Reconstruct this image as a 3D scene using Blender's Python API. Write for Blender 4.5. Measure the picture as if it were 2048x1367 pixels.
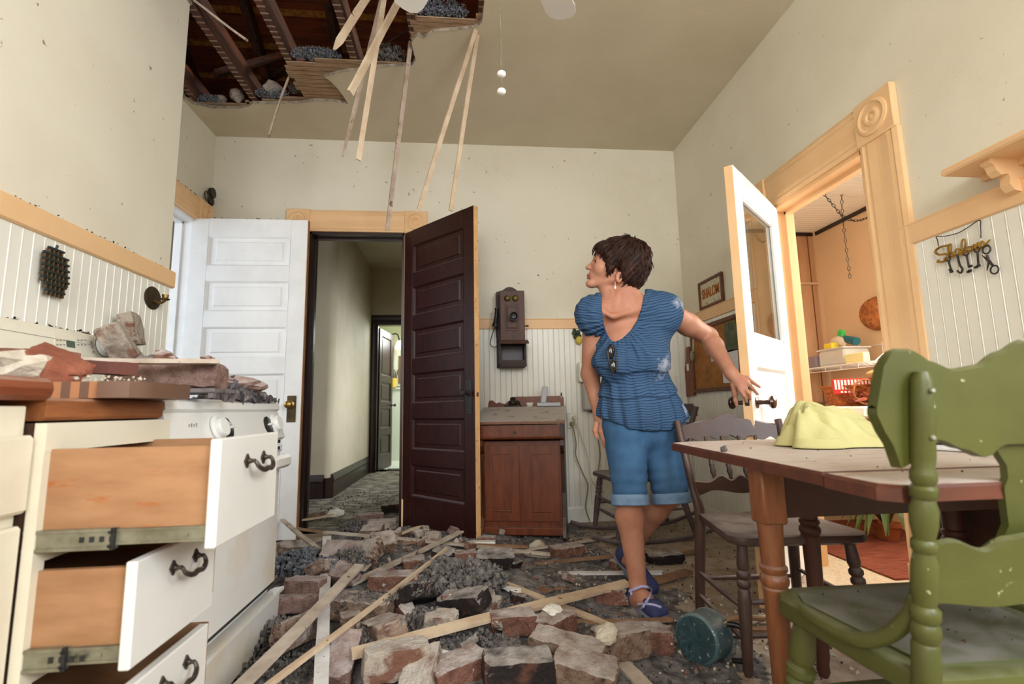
import bpy, bmesh, math, random
import numpy as np
from mathutils import Vector, Matrix, noise, geometry
for o in list(bpy.data.objects): bpy.data.objects.remove(o)
S = bpy.context.scene
COL = S.collection
PI = math.pi
# ---------------------------------------------------------------- camera
FPX, YAW, PITCH, ROLL, CH = 978.58, 0.096448, 0.135191, -0.018814, 0.87
def cam_axes():
    cy, sy, cp, sp = math.cos(YAW), math.sin(YAW), math.cos(PITCH), math.sin(PITCH)
    f = Vector((sy*cp, cy*cp, sp)); r0 = Vector((cy, -sy, 0)); u0 = r0.cross(f)
    r = r0*math.cos(ROLL) + u0*math.sin(ROLL); u = -r0*math.sin(ROLL) + u0*math.cos(ROLL)
    return r, u, f
CR, CU, CF = cam_axes()
CPOS = Vector((0, 0, CH))
cd = bpy.data.cameras.new('camera'); cam = bpy.data.objects.new('camera', cd); COL.objects.link(cam)
m = Matrix((CR, CU, -CF)).transposed().to_4x4(); m.translation = CPOS
cam.matrix_world = m
cd.sensor_fit = 'HORIZONTAL'; cd.sensor_width = 36.0; cd.lens = 36.0*FPX/2048.0
cd.clip_start = 0.02; cd.clip_end = 60
cd.dof.use_dof = True; cd.dof.focus_distance = 2.25; cd.dof.aperture_fstop = 3.2
S.camera = cam
# ---------------------------------------------------------------- exposure, world, daylight
vs = S.view_settings
vs.view_transform = 'Standard'; vs.look = 'None'; vs.gamma = 1.0; vs.use_curve_mapping = False
vs.exposure = 0.2
S.cycles.max_bounces = 8; S.cycles.diffuse_bounces = 5; S.cycles.glossy_bounces = 3
S.cycles.transmission_bounces = 4; S.cycles.sample_clamp_indirect = 4.0
S.cycles.use_denoising = True
w = bpy.data.worlds.new('World'); S.world = w; w.use_nodes = True
w.node_tree.nodes['Background'].inputs[0].default_value = (0.75, 0.85, 1.0, 1)
w.node_tree.nodes['Background'].inputs[1].default_value = 0.6
def area(name, loc, target, sx, sy, power, col=(1, 1, 1), spread=180):
    l = bpy.data.lights.new(name, 'AREA'); l.shape = 'RECTANGLE'; l.size = sx; l.size_y = sy
    l.energy = power; l.color = col; l.spread = math.radians(spread)
    o = bpy.data.objects.new(name, l); COL.objects.link(o); o.location = loc
    o.rotation_euler = (Vector(target)-Vector(loc)).to_track_quat('-Z', 'Y').to_euler()
    return o
# daylight entering by the windows of the place (kitchen windows are behind and beside the camera), plus an added attic fill
area('window_daylight_rear', (-0.45, -2.5, 2.3), (-0.2, 2.2, 1.3), 1.7, 1.2, 78, (0.97, 0.98, 1.0))
area('window_daylight_side', (1.74, -0.85, 2.0), (-1.0, 0.7, 1.35), 1.3, 1.4, 108, (0.90, 0.95, 1.0))
area('window_daylight_mudroom', (2.93, 2.33, 1.65), (1.5, 2.25, 0.7), 0.66, 1.1, 46, (1.0, 0.93, 0.82))
area('window_daylight_left_room', (-3.3, 2.6, 1.6), (-1.9, 3.9, 1.2), 1.2, 1.6, 27, (0.84, 0.91, 1.0))
area('window_daylight_bathroom', (-0.6, 8.35, 2.2), (-1.0, 7.6, 1.0), 0.7, 0.7, 26, (0.95, 1.0, 0.95))
area('window_daylight_hall', (1.2, 6.0, 1.3), (-1.4, 5.75, 0.95), 0.5, 1.0, 9, (0.95, 0.98, 1.0), 70)
area('attic_fill_light', (1.9, 3.4, 4.1), (-0.7, 2.6, 3.9), 0.6, 0.6, 200, (1.0, 0.92, 0.84))  # lamp added to brighten the attic boards; no vent is built there
# ---------------------------------------------------------------- pixel helpers (photo pixels 2048 x 1367 -> real points)
def pray(px, py): return CF + CR*((px-1024)/FPX) + CU*((683.5-py)/FPX)
def on(axis, val, px, py):
    d = pray(px, py); t = (val-CPOS[axis])/d[axis]; return CPOS + d*t
def ox(px, py, X): return on(0, X, px, py)
def oy(px, py, Y): return on(1, Y, px, py)
def oz(px, py, Z): return on(2, Z, px, py)
# ---------------------------------------------------------------- mesh builder
class MB:
    def __init__(s): s.v = []; s.f = []; s.sm = []; s.mi = []
    def add(s, vs, fs, smooth=False, mi=0):
        b = len(s.v); s.v += [Vector(p) for p in vs]
        for f in fs: s.f.append([b+i for i in f]); s.sm.append(smooth); s.mi.append(mi)
        return s
    def box(s, c, d, rot=None, mi=0, ch=0.0):
        """box centred on c with full size d; ch = chamfer"""
        hx, hy, hz = d[0]/2, d[1]/2, d[2]/2
        ch = min(ch, hx*.9, hy*.9, hz*.9)
        if ch <= 0:
            pts = [(x*hx, y*hy, z*hz) for z in (-1, 1) for y in (-1, 1) for x in (-1, 1)]
            fs = [(0,2,3,1),(4,5,7,6),(0,1,5,4),(2,6,7,3),(0,4,6,2),(1,3,7,5)]
        else:
            pts = []; idx = {}
            for sx in (-1,1):
                for sy in (-1,1):
                    for sz in (-1,1):
                        for a in range(3):
                            p = [sx*(hx-ch), sy*(hy-ch), sz*(hz-ch)]
                            p[a] = (sx*hx, sy*hy, sz*hz)[a]
                            idx[(sx,sy,sz,a)] = len(pts); pts.append(tuple(p))
            fs = []
            for a in range(3):
                b, c_ = (a+1)%3, (a+2)%3
                for sg in (-1,1):
                    q = []
                    for (u, v) in ((-1,-1),(1,-1),(1,1),(-1,1)):
                        k = [0,0,0]; k[a] = sg; k[b] = u; k[c_] = v
                        q.append(idx[(k[0],k[1],k[2],a)])
                    fs.append(q if sg > 0 else q[::-1])
            for a in range(3):      # edge strips along axis a
                b, c_ = (a+1)%3, (a+2)%3
                for u in (-1,1):
                    for v in (-1,1):
                        k0 = [0,0,0]; k1 = [0,0,0]
                        k0[a] = -1; k1[a] = 1; k0[b] = k1[b] = u; k0[c_] = k1[c_] = v
                        q = [idx[(*k0,b)], idx[(*k1,b)], idx[(*k1,c_)], idx[(*k0,c_)]]
                        fs.append(q if u*v < 0 else q[::-1])
            for sx in (-1,1):
                for sy in (-1,1):
                    for sz in (-1,1):
                        q = [idx[(sx,sy,sz,i)] for i in range(3)]
                        fs.append(q if sx*sy*sz > 0 else q[::-1])
        R_ = rot if rot is not None else Matrix.Identity(3)
        c = Vector(c)
        return s.add([R_ @ Vector(p) + c for p in pts], fs, False, mi)
    def bar(s, a, b, w, t, up=(0,0,1), mi=0, ch=0.0, ext=0):
        """rectangular bar from a to b, width w (sideways) and thickness t (along up)"""
        a, b = Vector(a), Vector(b); d = (b-a); L = d.length; d = d/L
        up = Vector(up); sd = d.cross(up)
        if sd.length < 1e-4: sd = d.cross(Vector((1,0,0)))
        sd.normalize(); u = sd.cross(d)
        return s.box((a+b)/2, (L+2*ext, w, t), Matrix((d, sd, u)).transposed() if False else Matrix((d, u.cross(d), u)).transposed(), mi, ch)
    def tube(s, pts, r, n=10, cap=True, smooth=True, mi=0, closed=False):
        pts = [Vector(p) for p in pts]; k = len(pts)
        rs = r if isinstance(r, (list, tuple)) else [r]*k
        rings = []; prev = None
        for i, p in enumerate(pts):
            if closed: t = pts[(i+1) % k]-pts[i-1]
            else: t = pts[min(i+1, k-1)]-pts[max(i-1, 0)]
            if t.length < 1e-9: t = Vector((0,0,1))
            t.normalize()
            if prev is None:
                x = t.orthogonal().normalized()
            else:
                x = prev - t*prev.dot(t)
                x = x.normalized() if x.length > 1e-6 else t.orthogonal().normalized()
            prev = x; y = t.cross(x)
            rings.append([p + (x*math.cos(2*PI*j/n) + y*math.sin(2*PI*j/n))*rs[i] for j in range(n)])
        vs = [q for rg in rings for q in rg]; fs = []
        for i in range(k if closed else k-1):
            a = i*n; b = ((i+1) % k)*n
            for j in range(n): fs.append((a+j, a+(j+1) % n, b+(j+1) % n, b+j))
        s.add(vs, fs, smooth, mi)
        if cap and not closed:
            s.add(rings[0], [tuple(range(n))[::-1]], False, mi); s.add(rings[-1], [tuple(range(n))], False, mi)
        return s
    def lathe(s, prof, a=(0,0,0), axis=(0,0,1), n=20, smooth=True, mi=0, cap=True):
        """prof = [(radius, height along axis)]"""
        a = Vector(a); z = Vector(axis).normalized(); x = z.orthogonal().normalized(); y = z.cross(x)
        vs = []; fs = []
        for (r, h) in prof:
            for j in range(n): vs.append(a + z*h + (x*math.cos(2*PI*j/n)+y*math.sin(2*PI*j/n))*max(r, 1e-5))
        for i in range(len(prof)-1):
            for j in range(n): fs.append((i*n+j, i*n+(j+1) % n, (i+1)*n+(j+1) % n, (i+1)*n+j))
        s.add(vs, fs, smooth, mi)
        if cap:
            if prof[0][0] > 1e-4: s.add(vs[:n], [tuple(range(n))[::-1]], False, mi)
            if prof[-1][0] > 1e-4: s.add(vs[-n:], [tuple(range(n))], False, mi)
        return s
    def turned(s, a, b, prof, n=16, mi=0):
        """lathe between points a and b, prof = [(t 0..1, radius)]"""
        a, b = Vector(a), Vector(b); L = (b-a).length
        return s.lathe([(r, t*L) for t, r in prof], a, b-a, n, True, mi)
    def prism(s, poly, o, ux, uy, un, t, mi=0, smooth=False):
        """polygon (2D list) in the plane o + ux,uy, extruded by t along un (centred from 0 to t)"""
        o, ux, uy, un = Vector(o), Vector(ux), Vector(uy), Vector(un)
        n = len(poly)
        A = [o+ux*p[0]+uy*p[1] for p in poly]; B = [p+un*t for p in A]
        tri = geometry.tessellate_polygon([[Vector((p[0], p[1], 0)) for p in poly]])
        s.add(A, tri, False, mi); s.add(B, [q[::-1] for q in tri], False, mi)
        s.add(A+B, [(i, (i+1) % n, n+(i+1) % n, n+i) for i in range(n)], smooth, mi)
        return s
    def sweep(s, prof, a, b, wd, dd, mi=0):
        """extrude an open profile [(w,d)] from a to b; wd / dd are the width and depth directions; closed at the back (d=0)"""
        a, b, wd, dd = Vector(a), Vector(b), Vector(wd), Vector(dd)
        P = [(prof[0][0], 0)] + list(prof) + [(prof[-1][0], 0)]
        n = len(P)
        A = [a+wd*p[0]+dd*p[1] for p in P]; B = [b+wd*p[0]+dd*p[1] for p in P]
        s.add(A+B, [(i, i+1, n+i+1, n+i) for i in range(n-1)], False, mi)
        s.add(A, [tuple(range(n))], False, mi); s.add(B, [tuple(range(n))[::-1]], False, mi)
        return s
    def sphere(s, c, r, n=14, m=9, sc=(1,1,1), rot=None, mi=0):
        prof = [(math.sin(PI*i/m), -math.cos(PI*i/m)) for i in range(m+1)]
        vs = []; fs = []
        c = Vector(c)
        for (rr, h) in prof:
            for j in range(n):
                p = Vector((rr*math.cos(2*PI*j/n)*r*sc[0], rr*math.sin(2*PI*j/n)*r*sc[1], h*r*sc[2]))
                if rot is not None: p = rot @ p
                vs.append(c+p)
        for i in range(m):
            for j in range(n): fs.append((i*n+j, i*n+(j+1) % n, (i+1)*n+(j+1) % n, (i+1)*n+j))
        return s.add(vs, fs, True, mi)
    def grid(s, P, smooth=True, mi=0):
        """P = 2D list of points"""
        r, c = len(P), len(P[0])
        return s.add([p for row in P for p in row],
            [(i*c+j, i*c+j+1, (i+1)*c+j+1, (i+1)*c+j) for i in range(r-1) for j in range(c-1)], smooth, mi)
    def shift(s, M):
        s.v = [M @ p for p in s.v]; return s
RM = {}       # root matrix of each thing (its parts are modelled in world space unless local=True)
def set_props(o, label=None, cat=None, group=None, kind=None):
    if label: o['label'] = label
    if cat: o['category'] = cat
    if group: o['group'] = group
    if kind: o['kind'] = kind
    return o
def obj(name, mb, mat, parent=None, local=False, fixn=True):
    me = bpy.data.meshes.new(name)
    v = mb.v
    if parent is not None and not local:
        inv = RM.get(parent.name)
        if inv is not None: v = [inv @ p for p in v]
    me.from_pydata([tuple(p) for p in v], [], mb.f)
    for i, p in enumerate(me.polygons): p.use_smooth = mb.sm[i]; p.material_index = mb.mi[i]
    for mt in (mat if isinstance(mat, (list, tuple)) else [mat]): me.materials.append(mt)
    if fixn:
        bm = bmesh.new(); bm.from_mesh(me)
        bmesh.ops.remove_doubles(bm, verts=bm.verts, dist=1e-6)
        bmesh.ops.recalc_face_normals(bm, faces=bm.faces); bm.to_mesh(me); bm.free()
    if any(mb.sm): me.set_sharp_from_angle(angle=math.radians(42))
    o = bpy.data.objects.new(name, me); COL.objects.link(o)
    if parent is not None:
        o.parent = parent
        if parent.name in RM: RM[o.name] = RM[parent.name]
    return o
def thing(name, label, cat, loc=(0,0,0), rz=0.0, group=None, rot=None):
    o = bpy.data.objects.new(name, None); COL.objects.link(o)
    o.empty_display_size = 0.05
    M = Matrix.Translation(Vector(loc)) @ ((rot.to_4x4() if rot is not None else Matrix.Rotation(rz, 4, 'Z')))
    o.matrix_world = M; RM[o.name] = M.inverted()
    return set_props(o, label, cat, group)
def solo(name, mb, mat, label, cat, group=None, kind=None, base=None):
    """a thing that is one mesh; origin moved to its base"""
    xs = [p.x for p in mb.v]; ys = [p.y for p in mb.v]; zs = [p.z for p in mb.v]
    b = Vector(base) if base else Vector(((min(xs)+max(xs))/2, (min(ys)+max(ys))/2, min(zs)))
    mb.v = [p-b for p in mb.v]
    o = obj(name, mb, mat); o.location = b
    RM[o.name] = Matrix.Translation(-b)
    return set_props(o, label, cat, group, kind)
def struct(name, mb, mat, parent=None):
    o = obj(name, mb, mat, parent)
    if parent is None: o['kind'] = 'structure'
    return o
def dup(o, parent=None):
    c = o.copy(); COL.objects.link(c)
    if parent is not None: c.parent = parent
    for ch in list(o.children): dup(ch, c)
    return c
def RotZ(a): return Matrix.Rotation(a, 3, 'Z')
def eul(x, y, z): return Matrix.Rotation(z, 3, 'Z') @ Matrix.Rotation(y, 3, 'Y') @ Matrix.Rotation(x, 3, 'X')
def bez(pts, n=8):
    """Catmull-Rom through points"""
    P = [Vector(p) for p in pts]; out = []
    for i in range(len(P)-1):
        p0 = P[max(i-1, 0)]; p1 = P[i]; p2 = P[i+1]; p3 = P[min(i+2, len(P)-1)]
        for k in range(n):
            t = k/n
            out.append(.5*((2*p1)+(p2-p0)*t+(2*p0-5*p1+4*p2-p3)*t*t+(3*p1-p0-3*p2+p3)*t**3))
    out.append(P[-1]); return out
# ---------------------------------------------------------------- materials
def lin(c):
    return tuple(((x/255)/12.92 if x/255 <= .04045 else ((x/255+.055)/1.055)**2.4) for x in c)
def mat(name, col, rough=.6, col2=None, vs=5.0, vlo=.4, vhi=.65, bump=0.0, bs=60.0, metal=0.0, spec=.4, stretch=None, detail=5,
        dust=0.0, dcol=(150,142,132), dlo=.3, trans=0.0, emit=None, estr=0.0, rnd=0.0, spots=0.0, scol=(60,52,45), sscale=60.0, sss=0.0, alpha=1.0, coat=0.0, vary2=None):
    """procedural principled material: two-tone noise colour, optional dust lying on faces that look up, dirt spots, bump"""
    m = bpy.data.materials.new(name); m.use_nodes = True; nt = m.node_tree; N = nt.nodes; L = nt.links
    b = N['Principled BSDF']
    tc = N.new('ShaderNodeTexCoord'); mp = N.new('ShaderNodeMapping'); L.new(tc.outputs['Object'], mp.inputs[0])
    oi = N.new('ShaderNodeObjectInfo')
    va = N.new('ShaderNodeVectorMath'); va.operation = 'MULTIPLY_ADD'
    L.new(oi.outputs['Random'], va.inputs[0]); va.inputs[1].default_value = (37.0, 53.0, 71.0); L.new(mp.outputs[0], va.inputs[2])
    if stretch: mp.inputs['Scale'].default_value = stretch
    vec = va.outputs[0]
    def nz(sc, det=5, rgh=.6):
        n = N.new('ShaderNodeTexNoise'); n.inputs['Scale'].default_value = sc; n.inputs['Detail'].default_value = det
        n.inputs['Roughness'].default_value = rgh; L.new(vec, n.inputs['Vector']); return n
    def ramp(src, lo, hi):
        r = N.new('ShaderNodeMapRange'); r.inputs['From Min'].default_value = lo; r.inputs['From Max'].default_value = hi
        L.new(src, r.inputs['Value']); return r.outputs[0]
    def mix(fac, a, c):
        x = N.new('ShaderNodeMix'); x.data_type = 'RGBA'
        if hasattr(fac, 'links') or not isinstance(fac, (int, float)): L.new(fac, x.inputs[0])
        else: x.inputs[0].default_value = fac
        for sck, val in ((x.inputs[6], a), (x.inputs[7], c)):
            if isinstance(val, tuple): sck.default_value = (*val[:3], 1)
            else: L.new(val, sck)
        return x.outputs[2]
    c = lin(col)
    cur = c
    if col2 is not None:
        n = nz(vs, detail); cur = mix(ramp(n.outputs[0], vlo, vhi), c, lin(col2))
    if vary2 is not None:
        n = nz(vary2[1], 4); cur = mix(ramp(n.outputs[0], vary2[2], vary2[3]), cur, lin(vary2[0]))
    if rnd > 0:
        h = N.new('ShaderNodeHueSaturation')
        r = N.new('ShaderNodeMapRange'); r.inputs['To Min'].default_value = 1-rnd; r.inputs['To Max'].default_value = 1+rnd
        L.new(oi.outputs['Random'], r.inputs['Value']); L.new(r.outputs[0], h.inputs['Value'])
        if isinstance(cur, tuple): h.inputs['Color'].default_value = (*cur, 1)
        else: L.new(cur, h.inputs['Color'])
        cur = h.outputs[0]
    if spots > 0:
        n = nz(sscale, 3, .5); cur = mix(ramp(n.outputs[0], .72-spots, .76-spots), cur, lin(scol))
    rsock = None
    if dust > 0:
        g = N.new('ShaderNodeNewGeometry'); sx = N.new('ShaderNodeSeparateXYZ'); L.new(g.outputs['Normal'], sx.inputs[0])
        up = ramp(sx.outputs[2], dlo, dlo+.35)
        n = nz(14, 6); r = ramp(n.outputs[0], .25, .6)
        mu = N.new('ShaderNodeMath'); mu.operation = 'MULTIPLY'; L.new(up, mu.inputs[0]); L.new(r, mu.inputs[1])
        m2 = N.new('ShaderNodeMath'); m2.operation = 'MULTIPLY'; L.new(mu.outputs[0], m2.inputs[0]); m2.inputs[1].default_value = dust
        cur = mix(m2.outputs[0], cur, lin(dcol))
        rr = N.new('ShaderNodeMapRange'); rr.inputs['To Min'].default_value = rough; rr.inputs['To Max'].default_value = max(rough, .75)
        L.new(m2.outputs[0], rr.inputs['Value']); rsock = rr.outputs[0]
    if isinstance(cur, tuple): b.inputs['Base Color'].default_value = (*cur, 1)
    else: L.new(cur, b.inputs['Base Color'])
    b.inputs['Roughness'].default_value = rough
    if rsock is not None: L.new(rsock, b.inputs['Roughness'])
    b.inputs['Metallic'].default_value = metal; b.inputs['Specular IOR Level'].default_value = spec
    b.inputs['Transmission Weight'].default_value = trans; b.inputs['Alpha'].default_value = alpha
    b.inputs['Coat Weight'].default_value = coat; b.inputs['Coat Roughness'].default_value = .2
    if sss > 0:
        b.inputs['Subsurface Weight'].default_value = sss; b.inputs['Subsurface Radius'].default_value = (.01, .004, .002)
    if emit: b.inputs['Emission Color'].default_value = (*lin(emit), 1); b.inputs['Emission Strength'].default_value = estr
    if bump > 0:
        n = nz(bs, 6); bp = N.new('ShaderNodeBump'); bp.inputs['Strength'].default_value = bump; bp.inputs['Distance'].default_value = .01
        L.new(n.outputs[0], bp.inputs['Height']); L.new(bp.outputs[0], b.inputs['Normal'])
    return m
M = {}
M['wall'] = mat('cream_wall_paint', (226,220,202), .75, (220,213,194), 2.0, bump=.08, bs=90, spots=.004, sscale=26, scol=(150,138,118), spec=.2)
M['wall_far'] = mat('cream_plaster', (222,216,198), .75, (214,207,187), 1.3, bump=.12, bs=60, spots=.010, sscale=30, scol=(140,126,106), spec=.2)
M['ceiling'] = mat('ceiling_paint', (212,201,178), .8, (203,192,168), 1.5, bump=.1, bs=70, spec=.15)
M['bead'] = mat('cream_beadboard_paint', (234,232,222), .38, (228,226,214), 3, spec=.5)
M['peach'] = mat('peach_trim_paint', (232,192,144), .5, (226,184,136), 4, spec=.4)
M['plaster'] = mat('broken_plaster_edge', (176,165,148), .9, (120,110,98), 30, bump=.6, bs=80)
M['white'] = mat('white_door_paint', (232,232,230), .4, (222,222,219), 4, spots=.0, spec=.45)
M['darkwood'] = mat('dark_red_brown_door', (54,20,15), .36, (34,12,10), 7, stretch=(6,6,1), spec=.3, dust=.8, dcol=(120,112,114), dlo=.5)
M['hallwall'] = mat('hall_plaster', (206,196,172), .75, (196,186,160), 2)
M['darktrim'] = mat('dark_brown_trim', (48,28,24), .35, (36,20,18), 8, stretch=(5,5,1), spec=.5)
M['floor'] = mat('worn_brown_lino', (150,118,88), .6, (118,92,68), 6, dust=.9, dcol=(172,160,146), spec=.3, spots=.08, sscale=70, scol=(72,64,58))
M['hallcarpet'] = mat('hall_carpet', (176,168,152), .95, (96,90,80), 9, vlo=.35, vhi=.6, bump=.5, bs=120, stretch=(1,1.6,1))
M['beigecarpet'] = mat('beige_carpet', (206,188,160), .95, (190,170,140), 40, bump=.5, bs=300, spots=.05, scol=(110,96,80))
# ---------------------------------------------------------------- room shell
YB, ZC, XR, XL, XN, YN, YR = 3.84, 3.06, 1.812, -1.965, -1.468, 2.52, -2.6
WT = 0.13
RZ0, RZ1 = 1.495, 1.58       # wainscot rail
X, Y, Z = Vector((1,0,0)), Vector((0,1,0)), Vector((0,0,1))
def wall_quads(mb, o, u, L, H, holes, n, t, mi=0):
    """wall slab along u from o, height H, with rectangular holes [(u0,u1,z0,z1)], thickness t along n"""
    us = sorted({0, L, *[h[0] for h in holes], *[h[1] for h in holes]})
    zs = sorted({0, H, *[h[2] for h in holes], *[h[3] for h in holes]})
    o, u, n = Vector(o), Vector(u), Vector(n)
    for i in range(len(us)-1):
        for j in range(len(zs)-1):
            uc, zc = (us[i]+us[i+1])/2, (zs[j]+zs[j+1])/2
            if any(h[0] < uc < h[1] and h[2] < zc < h[3] for h in holes): continue
            c = o+u*uc+Z*zc+n*(t/2)
            d = (us[i+1]-us[i], t, zs[j+1]-zs[j])
            mb.box(c, d, Matrix((u, Z.cross(u), Z)).transposed(), mi)
    return mb
mb = MB(); wall_quads(mb, (XL-WT, YB, 0), X, XR-XL+2*WT, ZC+.25, [(-1.213-XL+WT, -.475-XL+WT, -1, 2.28)], Y, WT); struct('wall_back', mb, M['wall_far'])
mb = MB(); wall_quads(mb, (XR, YR, 0), Y, YB-YR, ZC+.25, [(1.93-YR, 2.625-YR, -1, 2.01), (-1.55-YR, -.15-YR, .8, 2.4)], X, WT); struct('wall_right', mb, M['wall'])
mb = MB(); wall_quads(mb, (XN, YR, 0), Y, YN-YR, ZC+.25, [], -X, .42); struct('wall_left', mb, M['wall'])
mb = MB(); wall_quads(mb, (XL, YN, 0), Y, YB-YN, ZC+.25, [(2.84-YN, 3.645-YN, -1, 2.28)], -X, WT); struct('wall_left_alcove', mb, M['wall_far'])
mb = MB(); wall_quads(mb, (XN, YR, 0), X, XR-XN, ZC+.25, [(.45, 2.35, .85, 2.55)], -Y, WT); struct('wall_rear', mb, M['wall'])
mb = MB(); mb.box((0, .6, -.06), (5.2, 6.6, .12)); struct('floor', mb, M['floor'])
# ceiling: plaster with the hole the falling chimney made
HP = [(366,194),(385,208),(405,212),(425,216),(448,216),(475,217),(497,213),(505,206),(540,207),(575,206),(598,206),(632,201),(665,202),(696,207),(685,190),(676,178),(659,161),(648,154),(672,147),(694,142),(725,139),(756,134),(790,132),(824,130),(831,119),(826,100),(823,84),(829,76),(838,69),(846,77),(856,70),(868,63),(905,60),(946,56),(958,50),(964,42),(967,20),(969,0)]
hole = [oz(p[0], p[1], ZC) for p in HP]
hole = [(p.x, p.y) for p in hole]
hole += [(hole[-1][0]-.02, hole[-1][1]-.25), (hole[-1][0]-.25, hole[-1][1]-.5), (hole[-1][0]-.7, hole[-1][1]-.62), (XN+.005, hole[-1][1]-.55), (XN+.005, YN+.003), (XN-.12, YN+.003)]
HOLE = hole
outer = [(XL-WT, YR-WT), (XR+WT, YR-WT), (XR+WT, YB+WT), (XL-WT, YB+WT)]
P3 = [[Vector((*p, 0)) for p in outer], [Vector((*p, 0)) for p in hole]]
tri = geometry.tessellate_polygon(P3)
allp = outer+hole
mb = MB()
mb.add([(p[0], p[1], ZC) for p in allp], tri); mb.add([(p[0], p[1], ZC+.018) for p in allp], tri)
struct('ceiling', mb, M['ceiling'])
mb = MB(); n = len(hole)
mb.add([(p[0], p[1], ZC-.002) for p in hole]+[(p[0]+random.Random(i).uniform(-.01,.01), p[1]+.004, ZC+.02) for i, p in enumerate(hole)], [(i, (i+1) % n, n+(i+1) % n, n+i) for i in range(n)])
struct('trim_broken_plaster', mb, M['plaster'])
# beadboard wainscot: boards with beads, one panel per wall
def beadboard(mb, o, u, n, L, z0, z1, pitch=.043):
    o, u, n = Vector(o), Vector(u), Vector(n)
    pr = []; s = 0; k = 0
    while s < L:
        g = .0095 if k % 2 else .0075; pr += [(s, .012), (s+pitch-.008, .012), (s+pitch-.0065, g), (s+pitch-.0045, .0135), (s+pitch-.0025, .0135), (s+pitch-.001, g), (s+pitch, .012)]
        s += pitch; k += 1
    pr = [p for p in pr if p[0] <= L]
    m_ = len(pr)
    A = [o+u*p[0]+n*p[1]+Z*z0 for p in pr]; B = [o+u*p[0]+n*p[1]+Z*z1 for p in pr]
    mb.add(A+B, [(i, i+1, m_+i+1, m_+i) for i in range(m_-1)])
    return mb
mb = MB(); beadboard(mb, (-.28, YB, 0), X, -Y, XR+.28, .0, RZ0+.01); struct('trim_1', mb, M['bead'])
mb = MB(); beadboard(mb, (XR, 2.77, 0), Y, -X, YB-2.77, 0, RZ0+.01); struct('trim_2', mb, M['bead'])
mb = MB(); beadboard(mb, (XR, -.1, 0), Y, -X, 1.78+.1, 0, RZ0+.01); struct('trim_3', mb, M['bead'])
mb = MB(); beadboard(mb, (XN, .2, 0), Y, X, YN-.2, 0, RZ0+.01); struct('trim_4', mb, M['bead'])
rail = [(0,.016),(.004,.022),(.075,.022),(.082,.026),(.085,.026)]
mb = MB(); mb.sweep(rail, (-.28, YB, RZ0), (XR, YB, RZ0), Z, -Y); struct('trim_5', mb, M['peach'])
mb = MB(); mb.sweep(rail, (XR, 2.77, RZ0), (XR, YB, RZ0), Z, -X); struct('trim_6', mb, M['peach'])
mb = MB(); mb.sweep(rail, (XR, YR, RZ0), (XR, 1.785, RZ0), Z, -X); struct('trim_7', mb, M['peach'])
mb = MB(); mb.sweep([(0,.018),(.006,.026),(.079,.026),(.085,.02)], (XN, YR, RZ0), (XN, YN+.012, RZ0), Z, X); struct('trim_8', mb, M['peach'])
mb = MB(); mb.sweep([(0,.018),(.1,.018),(.12,.012)], (-.28, YB, 0), (XR, YB, 0), Z, -Y); struct('baseboard_back', mb, M['bead'])
mb = MB(); mb.sweep([(0,.018),(.1,.018),(.12,.012)], (XR, 2.77, 0), (XR, YB, 0), Z, -X); struct('baseboard_right', mb, M['bead'])
# door casings, fluted with bull's eye corner blocks
def casprof(w): return [(0,.020),(.1*w,.026),(.16*w,.020),(.24*w,.024),(.45*w,.019),(.55*w,.019),(.76*w,.024),(.84*w,.020),(.9*w,.026),(w,.018)]
def casing(name, c0, c1, top0, top1, u, n, o, leg=True, legs=(1,1), block=.165, base=True):
    """opening between u-coordinates c0..c1; head from top0 to top1; u along wall, n into room"""
    o, u, n = Vector(o), Vector(u), Vector(n); w = top1-top0
    mb = MB()
    P = lambda s, z: o+u*s+Z*z
    mb.sweep(casprof(w), P(c0, top0), P(c1, top0), Z, n)
    for k, (s0, d) in enumerate(((c0-w, 1), (c1, 1))):
        if not legs[k]: continue
        mb.sweep(casprof(w), P(s0, .22), P(s0, top0), u, n)
        mb.box(P(s0+w/2, .11)+n*.015, (w+.004, .034, .22), Matrix((u, Z.cross(u), Z)).transposed(), 0, .003)
    r = struct(name, mb, M['peach'])
    for s0 in (c0-w, c1):
        b = MB(); c = P(s0+w/2, top0+w/2)
        b.box(c+n*.016, (w+.004, .032, w+.004), Matrix((u, Z.cross(u), Z)).transposed(), 0, .004)
        b.lathe([(.40*w,0),(.40*w,.008),(.34*w,.012),(.30*w,.004),(.22*w,.003),(.17*w,.012),(.12*w,.012),(.09*w,.004),(.05*w,.008),(.0,.011)], c+n*.031, n, 28)
        obj('corner_block', b, M['peach'], r)
    return r
casing('trim_9', -1.213, -.475, 2.28, 2.455, X, -Y, (0, YB, 0))
casing('trim_10', 1.93, 2.625, 2.01, 2.205, Y, -X, (XR, 0, 0))
casing('trim_11', 2.84, 3.645, 2.28, 2.455, Y, X, (XL, 0, 0))
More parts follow.
